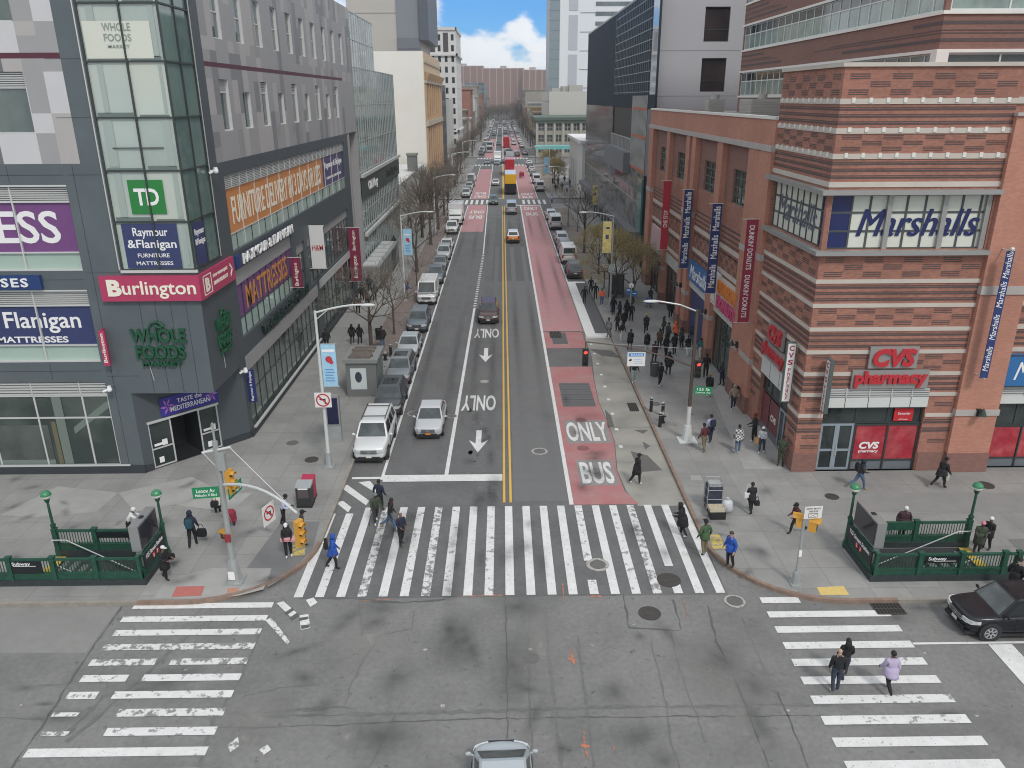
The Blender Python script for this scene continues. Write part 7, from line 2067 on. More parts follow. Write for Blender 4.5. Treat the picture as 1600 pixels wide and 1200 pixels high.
# right sidewalk pole
rx,ry=11.1,43.2
BRNM=mat('pole_brown',(.085,.062,.052),.6,.1,var=.15,vs=2)
t=thing('signal_pole','tall brown topped signal pole with a long arm and lamp on the right sidewalk','pole',(rx,ry,KZ))
mb=MB();mb.cyl((rx,ry,2.4),(rx,ry,8.35),.115,.09,10);mb.build('pole',BRNM,t)
mb=MB();mb.box(rx-.55,ry-.5,KZ,rx+.55,ry+.5,KZ+.06);mb.cyl((rx,ry,KZ+.06),(rx,ry,KZ+1.0),.33,.22,8);mb.cyl((rx,ry,KZ+1.0),(rx,ry,2.4),.14,.125,10);mb.build('base',WPOST,t)
mb=MB();mb.path([(rx,ry,4.9),(rx-1.5,ry,5.5),(rx-4,ry,6.2),(rx-6.35,ry,6.48)],[.06,.05,.042,.038],7);mb.path([(rx-6.2,ry,6.46),(rx-6.35,ry,6.48),(rx-6.35,ry,6.0)],.03,6);mb.build('mast_arm',BRNM,t)
mb=MB();mb.path([(rx,ry,8.25),(rx-1.0,ry,8.65),(rx-2.3,ry,8.88)],.05,7);mb.build('lamp_arm',GALV,t)
mb=MB();mb.ball((rx-2.65,ry,8.87),.5,.17,.08,0,10,5);mb.build('lamp_head',WPOST,t)
mb=MB();mb.cyl((rx,ry,6.0),(rx-5.2,ry,6.36),.012,.012,5);mb.build('guy_wire',GALV,t)
signal('traffic_light','dark traffic light showing red at the far end of the arm over the bus lane',rx-6.35,ry-.05,5.54,(0,-1,0),SIGK,0)
signal('traffic_light','dark traffic light showing red on the brown topped pole',rx+.28,ry-.2,4.8,(0,-1,0),SIGK,0)
s=thing('road_sign','white bus lane board with a blue header hanging from the signal arm','road sign',(rx-3.3,ry,5.4))
mb=MB();mb.box(rx-3.9,ry-.12,5.0,rx-2.85,ry-.09,5.85);pl=mb.build('plate',mat('sign_white',(0,0,0)),s)
mb=MB();mb.box(rx-3.83,ry-.13,5.6,rx-2.92,ry-.12,5.80);mb.build('header',mat('sign_header_blue',(.05,.25,.55),.5),pl)
lettering(pl,'BUS LANE',LETW,(rx-3.35,ry-.131,5.7),(1,0,0),Zv,.7,.12,.004,.01)
mb=MB();mb.box(rx-3.75,ry-.125,5.42,rx-3.63,ry-.12,5.46);mb.box(rx-3.8,ry-.126,5.32,rx-3.65,ry-.12,5.41);mb.build('arrow',SIGK,pl)
mb=MB()
for i in range(3):mb.box(rx-3.5,ry-.126,5.15+i*.13,rx-2.95-.06*i,ry-.12,5.19+i*.13)
mb.build('small_print',mat('print_sky',(.35,.5,.65),.6),pl)
street_sign('green street name sign on the right sidewalk signal pole',rx+.72,ry-.1,3.42,(1,-.12,0),'125 St','Lenox Av')
# small pedestrian signal pole on the right corner
qx,qy=12.43,28.25
t=thing('signal_post','short pale post with pedestrian signals on the right corner','pole',(qx,qy,KZ))
mb=MB();mb.cyl((qx,qy,KZ+.5),(qx,qy,3.3),.075,.065,8);mb.build('pole',GALV,t)
mb=MB();mb.box(qx-.24,qy-.24,KZ,qx+.24,qy+.24,KZ+.06);mb.cyl((qx,qy,KZ+.06),(qx,qy,KZ+.62),.2,.16,8);mb.build('base',GALV,t)
mb=MB();mb.box(qx-.06,qy-.09,1.55,qx+.06,qy-.06,1.85);mb.build('sticker',LETW,t)
def pedsig(label,x,y,z,f):
 s=thing('pedestrian_signal',label,'pedestrian signal',(x,y,z))
 f=Vector(f).normalized();u=Vector((-f.y,f.x,0));T=frame_T((x,y,z),tuple(u),Zv)
 mb=MB();mb.T=T;mb.box(-.23,-.22,-.2,.23,.22,.12);mb.box(-.25,.2,-.05,.25,.235,.26);mb.build('housing',SIGY,s)
 mb=MB();mb.T=T;mb.box(-.19,-.18,.12,.19,.18,.13);mb.build('lens',mat('ped_lens',(.045,.04,.045),.3),s)
 mb=MB();mb.T=T;mb.box(-.06,-.06,.13,.06,.1,.135);mb.build('hand_symbol',mat('ped_hand',(.42,.12,.05),.4),s)
pedsig('yellow pedestrian signal facing along the kerb on the short right corner post',qx+.42,qy-.05,3.05,(.85,-.5,0))
pedsig('yellow pedestrian signal on the street side of the short right corner post',qx-.1,qy+.28,3.1,(-.9,.35,0))
pedsig('orange pedestrian signal housing near the person crouching behind the left corner pole',-13.05,31.75,.75,(-.5,-.85,0))
s=thing('road_sign','white rectangular keep-the-box-clear sign above the short right corner post','road sign',(qx+.2,qy,3.6))
mb=MB();mb.T=frame_T((qx+.28,qy-.1,3.68),(1,.08,0),Zv);mb.box(-.38,-.28,-.012,.38,.28,.012);pl=mb.build('plate',mat('sign_white',(0,0,0)),s)
lettering(pl,"DON'T BLOCK",SIGK,(qx+.28,qy-.115,3.87),(1,.08,0),Zv,.62,.08,.004,.006)
lettering(pl,'THE BOX',SIGK,(qx+.28,qy-.115,3.74),(1,.08,0),Zv,.4,.08,.004,.006)
mb=MB();mb.T=frame_T((qx+.28,qy-.113,3.55),(1,.08,0),Zv)
for a_,b_,c_,d_ in((-.2,-.1,.2,-.085),(-.2,.085,.2,.1),(-.2,-.1,-.185,.1),(.185,-.1,.2,.1)):mb.box(a_,b_,0,c_,d_,.004)
mb.add([(-.2,-.1,.003),(-.18,-.1,.003),(.2,.1,.003),(.18,.1,.003)],[(0,1,2,3)]);mb.add([(.18,-.1,.003),(.2,-.1,.003),(-.18,.1,.003),(-.2,.1,.003)],[(0,1,2,3)])
mb.build('box_symbol',SIGK,pl)
for(x,y,l)in((-10.1,165.5,'far signal post on the left of the far crosswalk'),(10.4,166,'far signal post on the right of the far crosswalk')):
 t=thing('signal_post',l,'pole',(x,y,KZ))
 mb=MB();mb.cyl((x,y,KZ),(x,y,5.2),.1,.08,8);mb.build('pole',GALV,t)
 signal('traffic_light','dark traffic light on the '+l,x,y-.2,3.6,(0,-1,0),SIGK)
# ---- kiosks and boxes on the left sidewalk
kx,ky=-10.35,43.6
t=thing('phone_kiosk','slim grey phone kiosk with dark blue screens on the left sidewalk','kiosk',(kx,ky,KZ))
mb=MB();mb.box(kx-.42,ky-.14,KZ,kx+.42,ky+.14,KZ+1.0);mb.build('base',GALV,t)
mb=MB();mb.box(kx-.42,ky-.14,KZ+1.0,kx+.42,ky+.14,KZ+3.0);mb.build('body',mat('kiosk_steel',(.33,.34,.35),.4,.4),t)
for y_ in(ky-.148,ky+.144):
 mb=MB();mb.box(kx-.33,y_,KZ+1.15,kx+.33,y_+.004,KZ+2.85);mb.build('screen',mat('kiosk_screen',(.015,.017,.055),.15),t)
kx,ky=-9.95,52.6
t=thing('news_stand','grey metal news stand with brown tarps on its roof','kiosk',(kx,ky,KZ))
mb=MB();mb.box(kx-1.05,ky-1.5,KZ,kx+1.05,ky+1.5,KZ+2.5);mb.build('body',mat('stand_grey',(.19,.20,.195),.5,.3,var=.08),t)
mb=MB();mb.box(kx-1.2,ky-1.65,KZ+2.5,kx+1.2,ky+1.65,KZ+2.75);mb.build('roof',mat('stand_roof',(.25,.265,.255),.5,.2),t)
mb=MB()
for i in range(7):mb.box(kx-.95+rnd.uniform(0,.2),ky-1.3+i*.36,KZ+2.75,kx+.85-rnd.uniform(0,.3),ky-1.05+i*.36,KZ+2.82+rnd.uniform(0,.08))
mb.build('tarp',mat('tarp_brown',(.14,.115,.10),.8,var=.3,vs=3),t)
mb=MB();mb.box(kx-.75,ky-1.53,KZ+.55,kx+.35,ky-1.5,KZ+2.1);pn=mb.build('poster',mat('poster_pale',(.55,.60,.60),.5),t)
mb=MB();mb.T=frame_T((kx-.2,ky-1.532,KZ+1.45),(1,0,0),Zv);mb.poly([(.24*cos(a_)*1,.4*sin(a_),0)for a_ in[2*pi*i/16 for i in range(16)]]);mb.build('poster_print',mat('poster_dark',(.04,.05,.07),.5),pn)
mb=MB();mb.box(kx+1.05,ky-1.2,KZ+.5,kx+1.08,ky+1.2,KZ+2.2);mb.build('side_shutter',mat('shutter_green_grey',(.14,.18,.17),.6,var=.5,vs=3),t)
def newsbox(label,x,y,m,w=.55,d=.5,h=1.15,top=None):
 t=thing('newspaper_box',label,'newspaper box',(x,y,KZ))
 mb=MB();mb.box(x-w/2,y-d/2,KZ+.12,x+w/2,y+d/2,KZ+h);mb.build('body',m,t)
 mb=MB();mb.box(x-w/2-.02,y-d/2-.02,KZ,x+w/2+.02,y+d/2+.02,KZ+.12);mb.build('base',SIGK,t)
 mb=MB();mb.add([(x-w/2-.02,y-d/2-.02,KZ+h),(x+w/2+.02,y-d/2-.02,KZ+h),(x+w/2+.02,y+d/2,KZ+h+.16),(x-w/2-.02,y+d/2,KZ+h+.16),(x-w/2-.02,y-d/2-.02,KZ+h-.03),(x+w/2+.02,y-d/2-.02,KZ+h-.03),(x+w/2+.02,y+d/2,KZ+h-.03),(x-w/2-.02,y+d/2,KZ+h-.03)],[(0,1,2,3),(4,5,1,0),(5,6,2,1),(6,7,3,2),(7,4,0,3)]);mb.build('lid',top or m,t)
 mb=MB();mb.box(x-w*.36,y-d/2-.012,KZ+.55,x+w*.36,y-d/2,KZ+h-.15);mb.build('door_window',mat('box_window',(.10,.08,.085),.3),t)
 mb=MB();mb.box(x-w*.33,y-d/2-.016,KZ+h-.12,x+w*.33,y-d/2-.002,KZ+h-.03);mb.build('title_strip',LETW,t)
newsbox('black newspaper box with a worn grey lid by the left kerb',-10.28,35.6,mat('box_black',(.03,.032,.034),.5,var=.3,vs=4),.75,.6,1.15,GALV)
newsbox('red newspaper box just behind the black one',-10.25,36.35,mat('box_red',(.38,.025,.07),.5),.62,.55,1.1)
def post_thing(name,label,cat,x,y,parts,group=None):
 t=thing(name,label,cat,(x,y,KZ),group)
 for nm,m,f in parts:
  mb=MB();f(mb);mb.build(nm,m,t)
 return t
def bollard(x,y,label,m=SIGK,h=.95):
 post_thing('bollard',label,'bollard',x,y,[('post',m,lambda b:b.cyl((x,y,KZ),(x,y,KZ+h),.11,.11,10)),('cap',GALV,lambda b:b.ball((x,y,KZ+h),.115,.115,.08,0,10,5)),('band',GALV,lambda b:b.cyl((x,y,KZ+h-.15),(x,y,KZ+h-.1),.115,.115,10))])
def hydrant(x,y,label):
 def b1(b):b.cyl((x,y,KZ),(x,y,KZ+.55),.12,.11,10);b.cyl((x,y,KZ),(x,y,KZ+.06),.18,.18,10)
 def b2(b):b.ball((x,y,KZ+.6),.14,.14,.14,0,10,6);b.cyl((x,y,KZ+.72),(x,y,KZ+.82),.03,.03,6)
 def b3(b):b.cyl((x-.22,y,KZ+.42),(x+.22,y,KZ+.42),.06,.06,8);b.cyl((x,y-.2,KZ+.4),(x,y,KZ+.4),.08,.08,8)
 post_thing('fire_hydrant',label,'hydrant',x,y,[('barrel',SIGK,b1),('bonnet',GALV,b2),('outlet',SIGK,b3)])
hydrant(10.15,46.0,'black hydrant with a silver top on the right sidewalk by the kerb')
bollard(9.85,45.3,'black bollard nearest the kerb beside the right hydrant')
bollard(9.75,47.9,'black bollard just past the right hydrant')
bollard(10.35,47.0,'black bollard on the building side of the right hydrant')
hydrant(-9.5,59.2,'small silver topped hydrant on the left sidewalk by the parked crossovers')
bollard(-9.85,58.6,'bollard left of the small hydrant on the left sidewalk')
bollard(-9.2,60.2,'bollard right of the small hydrant on the left sidewalk')
p=G(588,572,KZ)
post_thing('parking_meter','tall black parking meter column beside the news stand','parking meter',p.x,p.y,[('column',SIGK,lambda b:b.box(p.x-.17,p.y-.14,KZ,p.x+.17,p.y+.14,KZ+1.7)),('head',mat('meter_dark',(.05,.055,.06),.4),lambda b:b.box(p.x-.19,p.y-.16,KZ+1.3,p.x+.19,p.y+.16,KZ+1.78)),('display',mat('meter_display',(.22,.25,.25),.3),lambda b:b.box(p.x-.1,p.y-.175,KZ+1.45,p.x+.1,p.y-.16,KZ+1.62))])
def bin_(px,py,label,m,r=.3,h=.95):
 p=G(px,py,KZ);x,y=p.x,p.y
 def b1(b):
  b.loft([[(x+a*cos(2*pi*i/14),y+a*sin(2*pi*i/14),z)for i in range(14)]for a,z in((r*.8,KZ),(r,KZ+h),(r*.93,KZ+h),(r*.75,KZ+.1))],cap=False)
 def b2(b):b.cyl((x,y,KZ+.05),(x,y,KZ+h*.86),r*.72,r*.88,12)
 post_thing('litter_bin',label,'bin',x,y,[('basket',m,b1),('bag',mat('bag_pale',(.36,.38,.37),.5),b2)])
bin_(1022,587,'wire litter bin with a pale bag in the bus stop crowd',mat('bin_wire',(.10,.11,.11),.5,.4),.36,1.05)
bin_(592,530,'dark litter bin beside the bare tree on the left sidewalk',SIGK)
bin_(1010,640,'low grey bin lid by the hydrant',GREYI,.3,.25)if False else None
# bus stop
p=G(984,498,KZ)
post_thing('bus_stop_sign','bus stop pole with a round topped blue and white sign','bus stop',p.x,p.y,[('pole',GALV,lambda b:b.cyl((p.x,p.y,KZ),(p.x,p.y,3.4),.06,.05,8)),('panel',mat('stop_blue',(.03,.17,.42),.4),lambda b:(b.box(p.x-.45,p.y-.03,2.5,p.x-.05,p.y+.03,3.1),b.box(p.x+.1,p.y-.03,2.3,p.x+.55,p.y+.03,2.85))),('panel_text',LETW,lambda b:(b.box(p.x-.38,p.y-.036,2.85,p.x-.12,p.y-.03,2.98),b.box(p.x+.15,p.y-.036,2.55,p.x+.48,p.y-.03,2.62))),('disc',LETW,lambda b:b.cyl((p.x,p.y-.03,3.35),(p.x,p.y+.03,3.35),.24,.24,14))])
sx_,sy_=11.75,81.5
t=thing('bus_shelter','glass bus shelter with a pale roof on the right sidewalk','bus shelter',(sx_,sy_,KZ))
mb=MB()
for a_ in(-.75,.75):
 for b_ in(-2,2):mb.box(sx_+a_-.06,sy_+b_-.06,KZ,sx_+a_+.06,sy_+b_+.06,KZ+2.5)
mb.build('frame',ALUD,t)
mb=MB();mb.box(sx_-1.0,sy_-2.3,KZ+2.5,sx_+1.0,sy_+2.3,KZ+2.62);mb.build('roof',mat('shelter_roof',(.36,.38,.36),.4,var=.1),t)
mb=MB();mb.box(sx_+.72,sy_-2,KZ+.3,sx_+.74,sy_+2,KZ+2.4);mb.box(sx_-.7,sy_-2.03,KZ+.3,sx_+.7,sy_-2.0,KZ+2.4);mb.build('pane',mat('shelter_glass',(.06,.085,.09),.06,spec=.7),t)
mb=MB();mb.box(sx_+.2,sy_-1.4,KZ+.42,sx_+.65,sy_+1.4,KZ+.48);mb.build('bench',GALV,t)
# handcart with bags, crates and small goods
p=G(1113,795,KZ);hx,hy=p.x,p.y
t=thing('hand_cart','tall wire hand cart loaded with dark bundles on the right corner sidewalk','cart',(hx,hy,KZ))
mb=MB()
for a_ in(-.38,.38):
 for b_ in(-.3,.4):mb.cyl((hx+a_,hy+b_,KZ+.15),(hx+a_,hy+b_,KZ+1.65),.02,.02,6)
for z in(.25,.7,1.2,1.62):
 for b_ in(-.3,.4):mb.cyl((hx-.38,hy+b_,KZ+z),(hx+.38,hy+b_,KZ+z),.014,.014,5)
 for a_ in(-.38,.38):mb.cyl((hx+a_,hy-.3,KZ+z),(hx+a_,hy+.4,KZ+z),.014,.014,5)
mb.build('frame',GALV,t)
mb=MB();mb.box(hx-.35,hy-.27,KZ+.2,hx+.35,hy+.37,KZ+1.35);mb.build('load',mat('load_navy',(.035,.04,.065),.7,var=.5,vs=6),t)
mb=MB();mb.box(hx-.3,hy-.2,KZ+1.35,hx+.3,hy+.3,KZ+1.5);mb.build('load_top',mat('load_pale',(.33,.34,.34),.7,var=.4,vs=8),t)
for a_ in(-.3,.3):
 mb=MB();mb.cyl((hx+a_-.03,hy-.2,KZ+.1),(hx+a_+.03,hy-.2,KZ+.1),.1,.1,10);mb.cyl((hx+a_-.03,hy+.3,KZ+.1),(hx+a_+.03,hy+.3,KZ+.1),.1,.1,10);mb.build('wheel',TYRE,t)
def sack(name,label,x,y,z,rx_,ry2,rz,m,seed):
 r_=random.Random(seed)
 t=thing(name,label,'bag',(x,y,z))
 mb=MB()
 rings=[]
 for j in range(8):
  tt=pi*j/7
  st=max(sin(tt)**.7,.02)
  rings.append([(x+rx_*st*cos(2*pi*i/12)*r_.uniform(.85,1.12),y+ry2*st*sin(2*pi*i/12)*r_.uniform(.85,1.12),z+rz-rz*cos(tt))for i in range(12)])
 mb.loft(rings);mb.build('sack',m,t,smooth=True)
 mb=MB();mb.cyl((x,y,z+rz*1.9),(x,y,z+rz*2.25),.05,.09,7);mb.build('knot',m,t)
sack('plastic_bag','pale translucent plastic bag leaning on the hand cart',hx+.62,hy-.35,KZ,.33,.3,.36,mat('bag_pale_blue',(.48,.50,.53),.35),2)
def crate(label,x,y,z,m,cm,w=.6,d=.45,h=.32):
 t=thing('crate',label,'crate',(x,y,z))
 mb=MB()
 for a_,b_,c_,d_ in((-w/2,-d/2,w/2,-d/2+.02),(-w/2,d/2-.02,w/2,d/2),(-w/2,-d/2,-w/2+.02,d/2),(w/2-.02,-d/2,w/2,d/2)):mb.box(x+a_,y+b_,z,x+c_,y+d_,z+h)
 mb.box(x-w/2,y-d/2,z,x+w/2,y+d/2,z+.02);mb.build('box',m,t)
 mb=MB();mb.box(x-w/2+.03,y-d/2+.03,z+.02,x+w/2-.03,y+d/2-.03,z+h-.04);mb.build('contents',cm,t)
crate('dark crate standing on the pavement in front of the hand cart',hx,hy-.85,KZ,SIGK,SIGK,.75,.5,.4)
crate('open crate of cream goods lying on top of the dark crate at the hand cart',hx-.05,hy-.85,KZ+.4,mat('crate_cream',(.50,.45,.36),.7),mat('goods_mixed',(.42,.36,.26),.8,var=.6,vs=14),.8,.5,.22)
p=G(362,818,KZ)
t=thing('shopping_trolley','small red folding shopping trolley behind the left corner pole','trolley',(p.x,p.y,KZ))
mb=MB();mb.loft([[(p.x-.2,p.y-.15,KZ+.15),(p.x+.22,p.y-.15,KZ+.15),(p.x+.22,p.y+.2,KZ+.15),(p.x-.2,p.y+.2,KZ+.15)],[(p.x-.24,p.y-.15,KZ+.6),(p.x+.18,p.y-.15,KZ+.6),(p.x+.18,p.y+.25,KZ+.6),(p.x-.24,p.y+.25,KZ+.6)],[(p.x-.15,p.y-.1,KZ+.72),(p.x+.08,p.y-.1,KZ+.72),(p.x+.08,p.y+.2,KZ+.72),(p.x-.15,p.y+.2,KZ+.72)]]);mb.build('bag',mat('trolley_red',(.28,.025,.05),.7),t)
mb=MB();mb.path([(p.x+.1,p.y-.2,KZ+.1),(p.x-.1,p.y-.16,KZ+.95)],.015,5);mb.build('handle',GALV,t)
for a_ in(-.18,.2):
 mb=MB();mb.cyl((p.x+a_-.02,p.y-.18,KZ+.09),(p.x+a_+.02,p.y-.18,KZ+.09),.09,.09,10);mb.build('wheel',TYRE,t)
# ================================================================ people
SKIN={'d':mat('skin_deep',(.085,.045,.030),.6),'b':mat('skin_brown',(.19,.10,.065),.6),'l':mat('skin_light',(.46,.29,.22),.6)}
def cloth(name,c,**k):return mat('cloth_'+name,c,.85,bump=.15,bs=25,**k)
CK=cloth('black',(.012,.012,.014));CN=cloth('navy',(.016,.020,.040));CD=cloth('charcoal',(.035,.037,.040));CJ=cloth('jeans',(.075,.125,.21));CJD=cloth('dark_jeans',(.030,.040,.062))
CW=cloth('white',(.62,.62,.62));CB=cloth('royal_blue',(.016,.075,.36));CG=cloth('olive_green',(.045,.062,.040));CGR=cloth('green',(.05,.10,.045));CM=cloth('maroon',(.085,.018,.028));CLV=cloth('lavender',(.42,.36,.50))
CLB=cloth('pale_blue',(.42,.46,.62));CT=cloth('tan',(.30,.25,.19));CKH=cloth('khaki',(.17,.14,.085));CO=cloth('orange',(.70,.13,.05));CRD=cloth('red',(.5,.04,.03));CTL=cloth('teal',(.02,.17,.16));CCR=cloth('cream',(.52,.48,.42));CGY=cloth('grey',(.16,.165,.17));CYL=cloth('yellow',(.62,.50,.05));CPK=cloth('pink',(.55,.20,.26));CBR=cloth('brown',(.085,.055,.04));CGD=cloth('gold',(.38,.22,.035));CPL=cloth('plum',(.05,.022,.03))
CPLAID=mat('cloth_plaid',(.42,.42,.40),.85)
def plaid_nodes():
 t=CPLAID.node_tree;b=t.nodes['Principled BSDF']
 g=t.nodes.new('ShaderNodeTexCoord');c=t.nodes.new('ShaderNodeTexChecker')
 c.inputs['Scale'].default_value=9;c.inputs[1].default_value=(.55,.55,.53,1);c.inputs[2].default_value=(.10,.105,.12,1)
 t.links.new(g.outputs['Object'],c.inputs['Vector']);t.links.new(c.outputs[0],b.inputs['Base Color'])
plaid_nodes()
SHK=mat('shoe_black',(.016,.015,.015),.6);SHW=mat('shoe_white',(.60,.60,.60),.6);SHB=mat('shoe_tan',(.30,.19,.08),.7)
HAIR=mat('hair_black',(.010,.009,.009),.7);HAIRB=mat('hair_brown',(.05,.03,.02),.7);HGREY=mat('hair_grey',(.3,.3,.29),.8)
EYE=mat('eye_white',(.6,.6,.58),.3)
PEND=[]
def person(label,px,py,face,top=CK,leg=CK,shoe=SHK,skin='d',h=1.73,walk=0.0,lean=0.0,bulk=1.0,arms='down',head='hair',hm=None,coat=0.0,xyz=None,group=None,fingers=True,z=KZ,headturn=0,seat=False,zoff=0.0):
 """face: degrees, 0 looks away from the camera (+y), 90 looks left (-x), 180 towards the camera"""
 PEND.append(dict(label=label,p=Vector(xyz)if xyz else G(px,py,z),face=face,top=top,leg=leg,shoe=shoe,skin=skin,h=h,walk=walk,lean=lean,bulk=bulk,arms=arms,head=head,hm=hm,coat=coat,group=group,fingers=fingers,headturn=headturn,seat=seat))
def skeleton(d):
 """vertices, edges, radii and bone kinds (0 skin, 1 top, 2 legs, 3 shoes) of a posed figure of 1.75 m facing +y"""
 V,E,Rr,K=[],[],[],[]
 def v(p,r):V.append(Vector(p));Rr.append(r);return len(V)-1
 def e(a,b,k):E.append((a,b));K.append(k)
 bk=d['bulk'];ln=rad(d['lean'])
 hip=Vector((0,0,.93))
 def up(x,f,z):
  zz=z-.93
  return Vector((x,f*cos(ln)+zz*sin(ln),.93+zz*cos(ln)-f*sin(ln)))
 pel=v((0,0,.95),(.155*bk,.125*bk));wst=v(up(0,0,1.10),(.15*bk,.115*bk));che=v(up(0,.01,1.30),(.175*bk,.13*bk));nb=v(up(0,0,1.44),(.105,.09))
 e(pel,wst,1);e(wst,che,1);e(che,nb,1)
 nk=v(up(0,.015,1.51),(.055,.055));hd0=v(up(0,.035,1.585),(.072,.080));hd=v(up(0,.03,1.655),(.080,.094));cr=v(up(0,.02,1.72),(.058,.068))
 e(nb,nk,0);e(nk,hd0,0);e(hd0,hd,0);e(hd,cr,0)
 w=d['walk']
 for s in(-1,1):
  ph=s*w
  th=rad(26)*ph;kb=rad(8+26*abs(w)*(1 if ph<0 else .35))
  if d['seat']:th,kb=rad(80),rad(95)
  hj=Vector((s*.095,0,.90))
  kn=hj+Vector((s*.01,sin(th)*.43,-cos(th)*.43))
  a2=th-kb
  an=kn+Vector((0,sin(a2)*.42,-cos(a2)*.42))
  toe=an+Vector((s*.02,.17,-.04 if ph>=0 else-.07));heel=an+Vector((0,-.04,-.045))
  i0=v(hj,(.108*min(bk,1.15),.11*min(bk,1.15)));i1=v(kn,(.076,.078));i1b=v(kn.lerp(an,.45),(.070,.070));i2=v(an,(.052,.054));i3=v(toe,(.044,.032));
  e(pel,i0,2);e(i0,i1,2);e(i1,i1b,2);e(i1b,i2,2);e(i2,i3,3)
  sj=up(s*(.185+.02*(bk-1)),0,1.405)
  if d['arms']=='down':sw=-ph*rad(24);eb=rad(14+16*abs(w));out=rad(9)
  elif d['arms']=='front':sw=rad(4);eb=rad(74);out=rad(5)
  elif d['arms']=='phone':sw,eb,out=(rad(34),rad(100),rad(6))if s>0 else(rad(4),rad(16),rad(8))
  elif d['arms']=='reach':sw=rad(48);eb=rad(22);out=rad(6)
  elif d['arms']=='carry':sw=rad(8);eb=rad(30);out=rad(11)
  elif d['arms']=='pocket':sw=rad(-12);eb=rad(42);out=rad(20)
  up_d=Vector((s*sin(out),sin(sw)*cos(out),-cos(sw)*cos(out)))
  el=sj+up_d*.285
  fa=sw+eb
  fd=Vector((s*sin(out)*(.4 if d['arms']!='front' else-2.2),sin(fa),-cos(fa)));fd.normalize()
  wr=el+fd*.245
  sh=v(sj,(.082*bk,.080*bk));ie=v(el,(.056*bk,.056*bk));iw=v(wr,(.040*bk,.040*bk))
  e(che,sh,1);e(sh,ie,1);e(ie,iw,1)
  pm=v(wr+fd*.075,(.026,.034));e(iw,pm,0)
  if d['fingers']:
   ax=Vector((0,1,0)).cross(fd);ax=ax.normalized()if ax.length>.1 else Vector((1,0,0))
   fw_=fd.cross(ax).normalized()
   pc=wr+fd*.11
   for k,(o_,l_)in enumerate(((-.027,.065),(-.009,.078),(.009,.074),(.026,.058))):
    b0=v(pc+fw_*o_*1.0,(.010,.010));b1=v(pc+fw_*o_*1.1+fd*l_*.55+ax*.010*s,(.0085,.0085));b2=v(pc+fw_*o_*1.1+fd*l_+ax*.032*s,(.0075,.0075))
    e(pm,b0,0);e(b0,b1,0);e(b1,b2,0)
   t0=v(wr+fd*.05+fw_*.042,(.011,.011));t1=v(wr+fd*.095+fw_*.062+ax*.02*s,(.0085,.0085))
   e(pm,t0,0);e(t0,t1,0)
 return V,E,Rr,K
